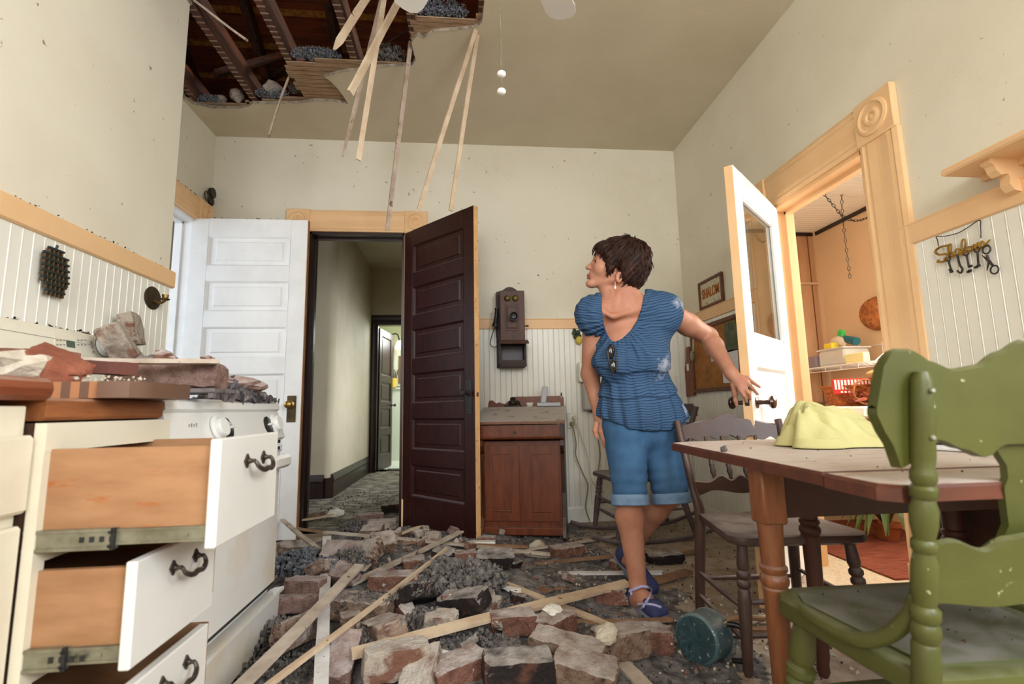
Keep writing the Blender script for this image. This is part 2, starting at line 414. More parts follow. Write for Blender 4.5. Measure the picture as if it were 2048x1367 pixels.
# jambs
def jamb(name, a, b, top, u, n, o, t, m_):
    mb = MB(); o, u, n = Vector(o), Vector(u), Vector(n)
    Rm = Matrix((u, n, Z)).transposed() if u.cross(n).z > 0 else Matrix((u, -n, Z)).transposed()
    for s in (a+.008, b-.008): mb.box(o+u*s+n*(t/2)+Z*(top/2), (.02, t+.01, top), Rm)
    mb.box(o+u*((a+b)/2)+n*(t/2)+Z*(top-.009), (b-a, t+.01, .02), Rm)
    for s in (a+.026, b-.026): mb.box(o+u*s+n*(t*.72)+Z*(top/2), (.014, t*.3, top), Rm)
    mb.box(o+u*((a+b)/2)+n*(t*.72)+Z*(top-.026), (b-a, t*.3, .014), Rm)
    return struct(name, mb, m_)
jamb('trim_12', -1.213, -.475, 2.28, X, Y, (0, YB, 0), WT, M['darktrim'])
jamb('trim_13', 1.93, 2.625, 2.01, Y, X, (XR, 0, 0), WT, M['peach'])
jamb('trim_14', 2.84, 3.645, 2.28, Y, -X, (XL, 0, 0), WT, M['white'])
# ---------------------------------------------------------------- hall beyond the back doorway
HY, HX = 7.35, -1.385
mb = MB(); mb.box((-.6, YB+WT+1.8, -.05), (4.4, 3.9, .1)); struct('floor_hall', mb, M['hallcarpet'])
mb = MB()
mb.box((-2.4, 5.36, 1.5), (1.85, .1, 3.0))                                         # wall facing the doorway
arc = [(HX-.09+.09*math.sin(a), 5.31+.09-.09*math.cos(a)) for a in [i*PI/16 for i in range(9)]]
mb.grid([[(p[0], p[1], 0) for p in arc], [(p[0], p[1], 3.0) for p in arc]])
mb.box((HX-.05, (5.4+HY)/2, 1.5), (.1, HY-5.4, 3.0))
struct('wall_hall_left', mb, M['hallwall'])
mb = MB(); wall_quads(mb, (HX-.1, HY, 0), X, 3.2, 3.0, [(.1+.075, .98, -1, 2.14)], Y, .12); struct('wall_hall_end', mb, M['hallwall'])
mb = MB(); mb.box((-.6, YB+WT+2.05, 3.03), (4.6, 4.08, .06)); struct('ceiling_hall', mb, M['hallwall'])
mb = MB(); mb.box((1.35, 5.7, 1.5), (.1, 3.4, 3.0)); mb.box((-2.5, 4.69, 1.5), (.1, 1.4, 3)); struct('wall_hall_right', mb, M['hallwall'])
hb = [(0,.02),(.15,.02),(.17,.028),(.2,.022),(.235,.01)]
mb = MB(); mb.sweep(hb, (-2.4, 5.31, 0), (HX-.06, 5.31, 0), Z, -Y)
mb.sweep(hb, (HX, 5.36, 0), (HX, HY, 0), Z, X); mb.box((HX-.03, 5.335, .1), (.09, .07, .2), RotZ(.78)); struct('baseboard_hall', mb, M['darktrim'])
mb = MB(); mb.sweep(casprof(.15), (HX, HY, 2.14), (-.2, HY, 2.14), Z, -Y); mb.sweep(casprof(.1), (HX, HY, 0), (HX, HY, 2.14), X, -Y)
mb.box((HX+.082, HY+.06, 1.07), (.02, .13, 2.14)); mb.sweep(casprof(.12), (-.4, HY, 0), (-.4, HY, 2.14), X, -Y)
struct('trim_hall_casing', mb, M['darktrim'])
# bathroom at the end
M['bathwall'] = mat('pale_green_bath_paint', (226,230,206), .6)
M['bathpanel'] = mat('bath_panel_white', (222,226,218), .45)
mb = MB(); mb.box((-.9, 9.05, 1.5), (1.9, .1, 3.0)); mb.box((-1.75, 8.3, 1.5), (.1, 1.6, 3)); mb.box((-.05, 8.3, 1.5), (.1, 1.6, 3)); mb.box((-.9, 8.3, 2.95), (1.7, 1.6, .1)); struct('wall_bathroom', mb, M['bathwall'])
mb = MB(); mb.box((-.9, 8.98, .63), (1.6, .03, 1.26)); mb.box((-.9, 8.96, 1.27), (1.6, .05, .03)); struct('trim_bathroom_panel', mb, M['bathpanel'])
mb = MB(); mb.box((-.9, 8.26, -.05), (1.9, 1.6, .1)); struct('floor_bathroom', mb, M['bathpanel'])
# room to the left
M['leftroom'] = mat('pale_blue_white_paint', (222,226,236), .6)
mb = MB(); mb.box((-3.1, 4.55, 1.5), (2.1, .1, 3.0)); mb.box((-4.2, 3.2, 1.5), (.1, 2.8, 3)); mb.box((-3.1, 3.2, 3.02), (2.1, 2.8, .06)); mb.box((-3.1, 1.9, 1.5), (2.1, .1, 3)); struct('wall_left_room', mb, M['leftroom'])
mb = MB(); mb.box((-3.1, 3.2, -.05), (2.1, 2.8, .1)); struct('floor_left_room', mb, M['beigecarpet'])
mb = MB()
for z in (1.36, 1.43, 1.50, 1.56, 1.72): mb.box((-3.1, 4.485, z), (2.1, .03, .022), None, 0, .006)
mb.box((-2.62, 4.48, 1.5), (.12, .05, 3.0), None, 0, .01)
struct('trim_left_room', mb, M['leftroom'])
# ---------------------------------------------------------------- mudroom beyond the right doorway
MX, MY, MZ, MX0 = 2.97, 3.75, 2.31, XR+WT
M['panel'] = mat('salmon_wood_panelling', (204,164,130), .5, (186,144,112), 3.5, stretch=(3,3,.5), spec=.35)
M['mudwall'] = mat('salmon_board_paint', (218,186,152), .6, (210,178,144), 2)
M['groove'] = mat('panel_groove', (120,76,48), .8)
M['mudceil'] = mat('white_board_ceiling', (236,230,220), .5)
mb = MB(); mb.box(((MX0+MX)/2, MY+.05, 1.2), (MX-MX0+.2, .1, 2.5)); struct('wall_mudroom_end', mb, M['panel'])
mb = MB()
for x in (2.06, 2.2, 2.29, 2.43, 2.56, 2.7, 2.79, 2.9): mb.box((x, MY-.001, 1.2), (.007, .006, 2.4))
struct('trim_panel_grooves', mb, M['groove'])
mb = MB(); mb.box(((MX0+MX)/2, MY-.008, 1.86), (MX-MX0, .02, .018)); mb.box((MX-.012, MY-.012, 1.2), (.022, .022, 2.4)); struct('trim_panel_batten', mb, M['mudwall'])
mb = MB(); wall_quads(mb, (MX, -.4, 0), Y, MY+.4, 2.45, [(2.35, 3.1, 1.05, 2.2)], X, .1); struct('wall_mudroom_outer', mb, M['mudwall'])
mb = MB()
for y in (2.2, 2.5, 3.0, 3.03): mb.box((MX-.001, y, 1.2), (.006, .008, 2.4))
struct('trim_mudroom_joints', mb, M['panel'])
mb = MB(); mb.box(((MX0+MX)/2, -.4, 1.2), (MX-MX0+.2, .1, 2.5)); struct('wall_mudroom_near', mb, M['mudwall'])
mb = MB(); mb.box(((MX0+MX)/2, 1.7, MZ+.03), (MX-MX0+.1, 4.3, .05))
y = -.3
while y < MY:
    mb.box(((MX0+MX)/2, y+.021, MZ+.001), (MX-MX0, .036, .012), None, 0, .004); y += .042
struct('ceiling_mudroom', mb, M['mudceil'])
mb = MB(); mb.sweep([(0,.012),(.03,.012),(.035,.004)], (MX, -.3, MZ-.035), (MX, MY, MZ-.035), Z, -X); mb.sweep([(0,.012),(.03,.012),(.035,.004)], (MX0, MY, MZ-.035), (MX, MY, MZ-.035), Z, -Y); struct('trim_mudroom_ceiling', mb, M['darktrim'])
mb = MB(); mb.box(((XR+MX)/2, 1.7, -.03), (MX-XR+.1, 4.3, .062)); struct('floor_mudroom', mb, M['beigecarpet'])
# ---------------------------------------------------------------- attic seen through the hole
M['joist'] = mat('old_dark_joist', (92,66,52), .8, (62,44,36), 6, stretch=(8,1,8), bump=.3, bs=40, vary2=((128,66,36),2.0,.5,.7))
M['joistlath'] = mat('joist_lath_marks', (150,120,104), .9)
M['sheath'] = mat('red_brown_roof_board', (136,72,46), .8, (98,52,34), 5, stretch=(1,8,8), bump=.2, bs=50)
M['osb'] = mat('gold_strand_board', (206,150,72), .7, (150,100,44), 40, bump=.3, bs=80)
M['lath'] = mat('old_lath_wood', (176,148,118), .8, (132,104,80), 9, stretch=(1,12,12), bump=.25, bs=60, spots=.05, sscale=40)
JX = [-1.93, -1.515, -1.13, -.715, -.32, .085, .49, .9, 1.3]
for x in JX:
    mb = MB(); mb.box((x+.0225, (YN+YB)/2-.55, ZC+.02+.008+.0775), (.045, YB-YN+1.2, .155), None, 0, .002)
    j = struct('ceiling_joist', mb, M['joist'])
    mb = MB(); y = 1.4 if False else hole[-3][1]-.1
    rj = random.Random(int(x*1000))
    while y < 3.36:
        mb.box((x+.0225, y, ZC+.027), (.044, .009, .003)); y += .045+rj.uniform(-.004, .004)
    obj('lath_mark', mb, M['joistlath'], j)
def roofz(y): return 3.36+(4.3-y)*.62
def slab(mb, y0, y1, dz, t=.02):
    mb.prism([(y0, roofz(y0)+dz), (y1, roofz(y1)+dz), (y1, roofz(y1)+dz+t), (y0, roofz(y0)+dz+t)], (-2.6, 0, 0), Y, Z, X, 5.2)
mb = MB(); slab(mb, 1.0, 4.6, .03); struct('roof_deck', mb, M['osb'])
mb = MB(); y = 1.05
while y < 4.4:
    slab(mb, y, y+.15, 0, .022); y += .205
struct('roof_boards', mb, M['sheath'])
mb = MB()
for x in (-2.2, -1.62, -1.02, -.42, .18, .78): mb.prism([(1.0, roofz(1.0)-.14), (4.5, roofz(4.5)-.14), (4.5, roofz(4.5)), (1.0, roofz(1.0))], (x, 0, 0), Y, Z, X, .05)
struct('roof_rafters', mb, M['joist'])
mb = MB(); mb.box((0, 4.5, 3.5), (5.2, .1, 1.0)); mb.box((-2.6, 2.7, 4.1), (.1, 3.8, 2.2)); mb.box((0, 1.0, 4.2), (5.2, .1, 2.4))
mb.box((2.6, 2.7, 4.1), (.1, 3.8, 2.2)); struct('wall_attic', mb, M['sheath'])
mb = MB(); mb.bar((-1.75, 3.35, 3.25), (-1.35, 3.7, 3.72), .06, .04); mb.bar((-1.15, 3.2, 3.25), (-1.55, 3.85, 3.6), .05, .03); struct('attic_brace', mb, M['joist'])
# lath still nailed under the joists around the hole (boards run left to right)
lathzone = [[(572,119),(640,121),(700,124),(760,126),(817,127),(823,131),(700,160),(700,207),(660,212),(560,215),(500,216),(497,205),(603,191),(592,165),(577,150)],
            [(366,190),(400,205),(440,208),(500,204),(500,218),(420,222),(366,210)],
            [(820,38),(880,34),(940,40),(960,30),(966,45),(950,60),(905,66),(868,72),(846,90),(826,92)]]
mb = MB(); rl = random.Random(5)
for zn in lathzone:
    poly = [oz(p[0], p[1], ZC+.022) for p in zn]; poly = [(p.x, p.y) for p in poly]
    ys = [p[1] for p in poly]; y = min(ys)+.012
    while y < max(ys):
        xs = []
        for i in range(len(poly)):
            a, b = poly[i], poly[(i+1) % len(poly)]
            if (a[1] > y) != (b[1] > y): xs.append(a[0]+(y-a[1])/(b[1]-a[1])*(b[0]-a[0]))
        xs.sort()
        for i in range(0, len(xs)-1, 2):
            mb.box(((xs[i]+xs[i+1])/2+rl.uniform(-.01,.01), y, ZC+.0235), (xs[i+1]-xs[i]+rl.uniform(-.02,.03), .035, .007), RotZ(rl.uniform(-.006,.006)))
        y += .0405
struct('ceiling_lath', mb, M['lath'])
# ---------------------------------------------------------------- doors (leaf local frame: hinge at origin, leaf along +x, face at y=0..t)
def panel_door(name, label_, w_, h, t, loc, ang, m_, edge, panels, stile=.115, railw=.1, top=.11, bottom=.2, glass=None, cat='door'):
    r = thing(name, label_, cat, loc, ang)
    r['kind'] = 'structure'
    mb = MB()
    mb.box((stile/2, t/2, h/2), (stile, t, h), None, 0, .003); mb.box((w_-stile/2, t/2, h/2), (stile, t, h), None, 0, .003)
    # rails between panels: panels = [(z0,z1)]
    zs = [0]+[z for p in panels for z in p]+[h]
    for i in range(0, len(zs), 2): mb.box((w_/2, t/2, (zs[i]+zs[i+1])/2), (w_-2*stile, t-.001, zs[i+1]-zs[i]))
    obj('frame', mb, m_, r, local=True)
    for i, (z0, z1) in enumerate(panels):
        if glass is not None and i == glass:
            g = MB(); g.box((w_/2, t/2, (z0+z1)/2), (w_-2*stile, .004, z1-z0)); obj('glass_pane', g, M['glass'], r, local=True)
            g = MB()
            for yy in (t/2-.009, t/2+.009):
                for xx in (stile+.007, w_-stile-.007): g.box((xx, yy, (z0+z1)/2), (.014, .012, z1-z0))
                for zz in (z0+.007, z1-.007): g.box((w_/2, yy, zz), (w_-2*stile, .012, .014))
            obj('glass_bead', g, m_, r, local=True); continue
        p = MB(); a, b = stile, w_-stile
        for sgn, y0 in ((-1, 0), (1, t)):
            # moulding slope then recessed field then raised centre
            lv = [(0, .001), (.006, .004), (.016, .013), (.018, .0165), (.05, .0165), (.058, .0095), (.06, .009)]
            rings = []
            for ins, d in lv:
                yy = y0 - sgn*d
                rings.append([(a+ins, yy, z0+ins*.8), (b-ins, yy, z0+ins*.8), (b-ins, yy, z1-ins*.8), (a+ins, yy, z1-ins*.8)])
            vs = [q for rg in rings for q in rg]; fs = []
            for k in range(len(rings)-1):
                for j in range(4): fs.append((k*4+j, k*4+(j+1) % 4, k*4+4+(j+1) % 4, k*4+4+j))
            fs.append(tuple(range(len(vs)-4, len(vs)))); p.add(vs, fs)
        obj('panel', p, m_, r, local=True)
    e = MB(); e.box((w_+.001, t/2, h/2), (.004, t-.004, h-.004)); obj('edge', e, edge, r, local=True)
    return r
def knob(parent, c, n, m_, rad=.028, plate=None, pm=None, neck=.045):
    """round knob with rose, standing off along n"""
    k = MB(); k.lathe([(.026,0),(.026,.004),(.012,.008),(.009,neck*.6),(.012,neck),(rad*.75,neck+.004),(rad,neck+.014),(rad*.9,neck+.024),(rad*.5,neck+.03),(0,neck+.031)], c, n, 20)
    o = obj('door_knob', k, m_, parent, local=True)
    return o
def thin_glass(name):
    m_ = bpy.data.materials.new(name); m_.use_nodes = True; nt = m_.node_tree; N = nt.nodes; L = nt.links
    N.remove(N['Principled BSDF']); t = N.new('ShaderNodeBsdfTransparent'); g_ = N.new('ShaderNodeBsdfGlossy'); fr_ = N.new('ShaderNodeLayerWeight'); pw = N.new('ShaderNodeMath'); pw.operation = 'POWER'; pw.inputs[1].default_value = 4; ma = N.new('ShaderNodeMath'); ma.operation = 'MULTIPLY_ADD'; ma.inputs[1].default_value = .6; ma.inputs[2].default_value = .03; mx = N.new('ShaderNodeMixShader')
    t.inputs[0].default_value = (.94,.95,.93,1); g_.inputs['Roughness'].default_value = .03; L.new(fr_.outputs['Facing'], pw.inputs[0]); L.new(pw.outputs[0], ma.inputs[0])
    L.new(ma.outputs[0], mx.inputs[0]); L.new(t.outputs[0], mx.inputs[1]); L.new(g_.outputs[0], mx.inputs[2]); L.new(mx.outputs[0], N['Material Output'].inputs[0]); return m_
M['glass'] = thin_glass('window_glass')
M['bone'] = mat('dark_brown_porcelain_knob', (58,26,16), .15, spec=.6, coat=.5)
M['black'] = mat('black_iron', (30,28,28), .45, spec=.5)
M['brass'] = mat('aged_brass', (150,120,66), .35, (96,78,48), 8, metal=.9)
M['antique'] = mat('tarnished_brass_plate', (92,78,52), .5, (60,50,36), 8, metal=.6)
M['rawedge'] = mat('chipped_door_edge_paint', (226,178,120), .6, (206,160,110), 5, spots=.08, sscale=40, scol=(150,110,80))
M['rawwood'] = mat('bare_worn_door_edge', (176,128,84), .7, (140,96,62), 8, stretch=(6,6,1))
def pans(h, n, top=.12, bot=.2, rl=.105):
    ph = (h-top-bot-rl*(n-1))/n; return [(bot+i*(ph+rl), bot+i*(ph+rl)+ph) for i in range(n)]
# white six-panel door, open against the back wall
h = 2.275
wd = panel_door('door_1', 'white six panel door standing open in front of the back wall left of the dark doorway', .815, h, .04, (-1.972, 3.61, .012), 0.0, M['white'], M['rawwood'], pans(h, 6, .13, .24, .11), stile=.12)
pl = MB(); pl.box((.752, -.003, .885), (.062, .006, .185), None, 0, .002); obj('lock_plate', pl, M['antique'], wd, local=True)
knob(wd, (.747, -.006, .915), (0, -1, 0), M['brass'], .026)
# dark stained door, open into the kitchen; its kitchen edge is peach
a = oz(948, 1080, .05); hp = Vector((-.475, YB-.02, 0)); fe = Vector((.062, 3.24, 0))
ang = math.atan2(fe.y-hp.y, fe.x-hp.x); wdt = (fe-hp).length
dd = panel_door('door_2', 'dark red brown six panel door standing open in the middle of the kitchen', wdt, 2.26, .042, (hp.x, hp.y, .012), ang, M['darkwood'], M['rawedge'], pans(2.26, 6, .125, .24, .105), stile=.105)
pl = MB(); pl.box((wdt-.055, -.003, .94), (.05, .006, .23), None, 0, .002); obj('lock_plate', pl, M['black'], dd, local=True)
knob(dd, (wdt-.055, -.006, .965), (0, -1, 0), M['black'], .026)
k2 = MB(); k2.box((wdt+.004, .021, .955), (.012, .014, .03), None, 0, .004); obj('latch', k2, M['antique'], dd, local=True)
# white half-glass door to the mudroom
hp = Vector((1.79, 2.60, 0)); fe = Vector((1.238, 2.105, 0)); d = fe-hp
ang = math.atan2(d.y, d.x); wdt = d.length
gd = panel_door('door_3', 'white half glass door the woman is holding open beside the right doorway', wdt, 1.985, .042, (hp.x, hp.y, .012), ang, M['white'], M['peach'], [(.22, .44), (.56, 1.03), (1.18, 1.86)], stile=.11, glass=2)
# face y=t looks towards the mudroom side after rotation
fy = .042
knob(gd, (wdt-.06, fy, .865), (0, 1, 0), M['bone'], .03, neck=.05); knob(gd, (wdt-.06, 0, .865), (0, -1, 0), M['bone'], .03, neck=.05)
k2 = MB(); k2.box((wdt+.003, .021, .865), (.008, .018, .028), None, 0, .002); obj('latch', k2, M['black'], gd, local=True)
# bathroom door far down the hall
bd = panel_door('door_4', 'dark wooden door standing ajar in the bathroom doorway at the end of the hall', .72, 2.1, .04, (-1.272, HY+.1, .01), math.radians(83), M['darkwood'], M['darktrim'], [(.2,.5),(.6,.9),(1.0,1.3),(1.4,2.0)], stile=.1)
knob(bd, (.66, 0, .95), (0, -1, 0), M['black'], .026)
# ---------------------------------------------------------------- range
M['enamel'] = mat('white_range_enamel', (222,223,222), .22, (230,228,220), 3, spec=.5, coat=.3, dust=.35, dcol=(196,190,184), dlo=.8)
M['enameldirty'] = mat('white_oven_door_enamel', (222,222,220), .25, (212,190,146), 2.2, vlo=.52, vhi=.78, spec=.5, coat=.3)
M['almond'] = mat('almond_control_panel', (226,222,204), .35, (218,212,194), 5, spec=.5, dust=.4, dcol=(170,164,156), dlo=.6)
M['darkgap'] = mat('dark_seam', (34,33,32), .7)
M['lcd'] = mat('grey_green_display', (84,98,84), .25, spec=.6)
M['knobwhite'] = mat('white_knob_plastic', (224,224,222), .3, spec=.5)
M['knobblack'] = mat('black_knob_skirt', (24,24,25), .3, spec=.5)
M['print'] = mat('grey_panel_print', (150,148,142), .6)
SX, SY0, SY1 = -.735, 1.315, 2.075
st = thing('kitchen_range', 'white freestanding kitchen range littered with rubble against the left wall', 'stove', ((SX-1.45)/2, (SY0+SY1)/2, 0))
mb = MB(); mb.box(((SX-.03-1.43)/2, (SY0+SY1)/2, .46), (1.43-.03+SX+.01, SY1-SY0-.01, .86), None, 0, .004); obj('body', mb, M['enamel'], st)
mb = MB(); mb.prism([(-1.44,.885),(-.79,.885),(-.762,.872),(-.748,.885),(-.752,.905),(-.775,.915),(-1.44,.915)], (0, SY0-.002, 0), X, Z, Y, SY1-SY0+.004); obj('cooktop', mb, M['enamel'], st)
for yy in (1.5, 1.88):
    for xx in (-.95, -1.22):
        mb = MB(); mb.lathe([(.1,0),(.1,.004),(.07,.006),(.03,.004),(0,.004)], (xx, yy, .915), Z, 24); obj('burner_bowl', mb, M['knobblack'], st)
mb = MB(); mb.prism([(-.80,.875),(-.755,.875),(-.722,.775),(-.735,.765),(-.80,.765)], (0, SY0, 0), X, Z, Y, SY1-SY0); cp = obj('control_panel', mb, M['enamel'], st)
pn = Vector((.1, 0, .033)).normalized(); pu = Vector((-.033, 0, .1)).normalized()
def onpanel(py, t): return Vector((-.755+.033*t, py, .875-.1*t))
for (ya, sg) in ((1.56, 1), (2.0, -1)):
    b = MB(); b.lathe([(.034,0),(.034,.004),(.03,.006)], onpanel(ya+.06*sg, .5), pn, 28); bs_ = obj('knob_skirt', b, M['knobblack'], cp)
    k = MB(); k.lathe([(.04,.002),(.04,.006),(.036,.008),(.030,.010),(.029,.022),(.027,.025),(0,.025)], onpanel(ya, .48), pn, 28); obj('burner_knob', k, M['knobwhite'], cp)
    k = MB(); c = onpanel(ya+.066*sg, .5)+pn*.012; k.box(c, (.014, .03, .008), Matrix((pn, Y, pn.cross(Y))).transposed(), 0, .003); obj('burner_lever', k, M['knobwhite'], cp)
mb = MB()
for i in range(4): mb.box(onpanel(1.415+.012*i, .35)+pn*.001, (.002, .003, .012 if i % 2 else .008))
obj('panel_print', mb, M['print'], cp)
mb = MB(); mb.box((SX-.012, (SY0+SY1)/2, .758), (.02, SY1-SY0-.01, .012)); obj('seam', mb, M['darkgap'], st)
od = MB(); od.box((SX-.015, (SY0+SY1)/2, .485), (.035, SY1-SY0-.012, .52), None, 0, .012); odo = obj('oven_door', od, M['enameldirty'], st)
b = MB(); b.box((SX-.012, (SY0+SY1)/2, .735), (.04, SY1-SY0-.012, .03), None, 0, .006)
for i in range(28): b.box((SX+.0085, SY0+.05+i*.0245, .735), (.003, .016, .012), None, 1)
obj('oven_vent', b, [M['enamel'], M['darkgap']], st)
b = MB(); b.box((SX+.03, (SY0+SY1)/2, .685), (.03, SY1-SY0-.004, .05), None, 0, .012)
for yy in (SY0+.05, SY1-.05): b.box((SX+.01, yy, .685), (.05, .03, .04), None, 0, .008)
obj('oven_handle', b, M['enamel'], odo)
b = MB(); b.box((SX-.02, (SY0+SY1)/2, .226), (.03, SY1-SY0-.02, .012)); obj('seam', b, M['darkgap'], st)
dr = MB(); dr.prism([(-.75,.045),(-.722,.05),(-.716,.185),(-.70,.198),(-.70,.21),(-.735,.206),(-.75,.2)], (0, SY0+.004, 0), X, Z, Y, SY1-SY0-.008); obj('storage_drawer', dr, M['enameldirty'], st)
mb = MB(); mb.prism([(-1.455,.9),(-1.285,.9),(-1.275,.925),(-1.315,1.135),(-1.335,1.16),(-1.37,1.168),(-1.455,1.168)], (0, SY0, 0), X, Z, Y, SY1-SY0+.01); bg = obj('backguard', mb, M['almond'], st)
gn = Vector((.21, 0, .04)).normalized(); gu = Vector((-.04, 0, .21)).normalized()
def onguard(y, t): return Vector((-1.275-.04*t, y, .925+.21*t))+gn*.001
Rg = Matrix((Y, gu, gn)).transposed()
def gp(px, py):      # point of the backguard face under a photo pixel
    d = pray(px, py); p0 = Vector((-1.275, 0, .925)); return CPOS+d*((p0-CPOS).dot(gn)/d.dot(gn))
b = MB(); a0, a1 = gp(108, 677), gp(178, 706); b.box((a0+a1)/2, ((a1-a0).y, .055, .002), Rg); obj('touch_panel', b, M['almond'], bg)
b = MB(); b.box(gp(140, 688)+gn*.002, (.034, .022, .003), Rg); obj('clock_display', b, M['lcd'], bg)
for i in range(12):
    b = MB(); b.box(gp(113+(i % 3)*7 + (42 if i > 5 else 0), 680+((i//3) % 2)*9)+gn*.0025, (.008, .004, .001), Rg); obj('touch_key', b, M['print'], bg)
for i in range(3):
    b = MB(); b.lathe([(.004,0),(.004,.003),(0,.003)], gp(181+i*2, 685+i*9), gn, 10); obj('button', b, M['print'], bg)
b = MB(); c = gp(206, 692); b.lathe([(.043,0),(.043,.003),(.04,.003)], c, gn, 28); obj('dial_ring', b, M['print'], bg)
b = MB(); b.lathe([(.038,.002),(.036,.006),(.026,.01),(.024,.026),(.02,.03),(0,.03)], c, gn, 28); obj('oven_dial', b, M['knobwhite'], bg)
mb = MB(); mb.tube([onguard(SY0+.02, .93), onguard(SY1-.02, .93)], .0008, 6); obj('trim_line', mb, M['print'], bg)
# ---------------------------------------------------------------- base cabinets and counters
M['cab'] = mat('cream_cabinet_paint', (220,213,192), .4, (212,204,182), 5, spec=.45)
M['cabwhite'] = mat('white_drawer_front', (218,218,213), .35, (212,211,205), 4, spec=.45)
M['ply'] = mat('tan_plywood_drawer_side', (164,122,86), .55, (148,106,72), 5, stretch=(1.2,4,5), spec=.35, vary2=((160,92,48),7.0,.62,.72))
M['ctop'] = mat('red_brown_wood_counter', (136,74,46), .4, (112,58,36), 6, stretch=(8,1.2,8), spec=.45, dust=.5, dcol=(168,150,136))
M['steel'] = mat('drawer_slide_steel', (150,148,130), .4, (120,116,98), 20, metal=.7)
M['ironpull'] = mat('antique_iron_pull', (88,78,70), .4, (60,54,48), 20, metal=.7)
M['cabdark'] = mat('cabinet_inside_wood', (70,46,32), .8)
FX = -.745
t = thing('drawer_cabinet', 'cream base cabinet with three pulled out wooden drawers beside the range', 'cabinet', (-1.1, 1.12, 0))
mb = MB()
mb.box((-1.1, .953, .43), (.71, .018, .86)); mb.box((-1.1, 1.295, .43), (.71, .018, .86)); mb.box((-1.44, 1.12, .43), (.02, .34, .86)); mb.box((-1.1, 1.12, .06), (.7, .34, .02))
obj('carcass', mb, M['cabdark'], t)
mb = MB()
mb.box((FX+.008, 1.12, .835), (.02, .362, .05)); mb.box((FX+.008, 1.12, .635), (.018, .362, .022)); mb.box((FX+.008, 1.12, .44), (.018, .362, .022)); mb.box((FX+.008, 1.12, .19), (.018, .362, .16))
mb.box((FX+.008, .951, .43), (.0185, .025, .86)); mb.box((FX+.008, 1.29, .43), (.0185, .025, .86))
obj('face_frame', mb, M['cab'], t)
def bail_pull(parent, c, m_):
    """bail pull on a drawer front facing +X, centre c"""
    mb = MB(); c = Vector(c)
    for sg in (-1, 1):
        q = c+Y*(.04*sg)
        mb.prism([(0,.014),(.006,.006),(.011,0),(.006,-.006),(0,-.014),(-.006,-.006),(-.011,0),(-.006,.006)], q, Y, Z, X, .004)
        mb.sphere(q+X*.006, .006); mb.tube([q+X*.004, q+X*.018], .004, 8)
    pts = [c+Y*.04+X*.018, c+Y*.036+X*.024-Z*.012, c+Y*.018+X*.028-Z*.02, c+X*.028-Z*.018, c-Y*.018+X*.028-Z*.02, c-Y*.036+X*.024-Z*.012, c-Y*.04+X*.018]
    mb.tube(bez(pts, 5), [.0035+.002*math.sin(PI*i/30) for i in range(31)], 8)
    return obj('drawer_pull', mb, m_, parent)
def drawer(parent, xf, z0, z1, y0=.945, y1=1.205, depth=.45, dz=0):
    mb = MB(); mb.box((xf+.009, (y0+y1)/2, (z0+z1)/2), (.019, y1-y0+.012, z1-z0), None, 0, .0025)
    d = obj('drawer', mb, M['cabwhite'], parent)
    mb = MB(); zb0, zb1 = z0+.018, z1-.012; ya, yb = y0+.014, y1+.04
    mb.box((xf-depth/2, ya, (zb0+zb1)/2), (depth, .012, zb1-zb0)); mb.box((xf-depth/2, yb, (zb0+zb1)/2), (depth, .012, zb1-zb0))
    mb.box((xf-depth+.006, (ya+yb)/2, (zb0+zb1)/2), (.012, yb-ya, zb1-zb0)); mb.box((xf-.008, (ya+yb)/2, (zb0+zb1)/2), (.014, yb-ya, zb1-zb0)); mb.box((xf-depth/2, (ya+yb)/2, zb0+.01), (depth, yb-ya, .006))
    obj('drawer_box', mb, M['ply'], d)
    mb = MB(); ys = ya-.009
    L = xf-FX
    mb.box((xf-L*.27, ys, zb0+.008), (L*.52, .007, .026)); mb.box((xf-L*.27, ys-.004, zb0+.019), (L*.52, .003, .004)); mb.box((xf-L*.27, ys-.004, zb0-.003), (L*.52, .003, .004))
    mb.box((xf-L*.76, ys-.003, zb0+.006), (L*.5, .011, .034)); mb.box((xf-L*.76, ys-.009, zb0+.021), (L*.5, .004, .005)); mb.box((xf-L*.76, ys-.009, zb0-.009), (L*.5, .004, .005))
    for i in range(4): mb.box((xf-L*.76+.02+i*.016, ys-.009, zb0+.006), (.007, .002, .009), None, 1)
    for dz_ in (-.006, .017): mb.box((xf-L*.53, ys-.0095, zb0+dz_), (.008, .003, .005), None, 1)
    mb.box((xf-L*.52, ys-.008, zb0+.006), (.006, .006, .036), None, 1)
    mb.lathe([(.005,0),(.005,.002),(0,.002)], (xf-.035, ys-.0036, zb0+.008), -Y, 10, True, 0)
    obj('drawer_slide', mb, [M['steel'], M['darkgap']], d)
    bail_pull(d, (xf+.019, (y0+y1)/2+.01, (z0+z1)/2+.045), M['ironpull'])
drawer(t, -.455, .637, .826); drawer(t, -.58, .448, .622); drawer(t, -.585, .245, .415)
t = thing('corner_cabinet', 'cream kitchen cabinet at the left edge of the picture, nearest the camera', 'cabinet', (-1.1, .5, 0))
mb = MB(); mb.box((-1.11, .45, .45), (.70, .97, .88), None, 0, .002); obj('body', mb, M['cab'], t)
mb = MB(); mb.box((-.752, .7, .775), (.022, .475, .13), None, 0, .006); obj('drawer', mb, M['cab'], t)
mb = MB(); mb.box((-.754, .7, .39), (.018, .47, .6), None, 0, .005); obj('door', mb, M['cab'], t)
mb = MB(); mb.prism([(-1.46,.9),(-.748,.9),(-.738,.908),(-.735,.92),(-.738,.932),(-.748,.94),(-1.46,.94)], (0, -.05, 0), X, Z, Y, 1.005)
solo('kitchen_counter', mb, M['ctop'], 'thick red brown wooden counter top at the left edge of the picture', 'counter')
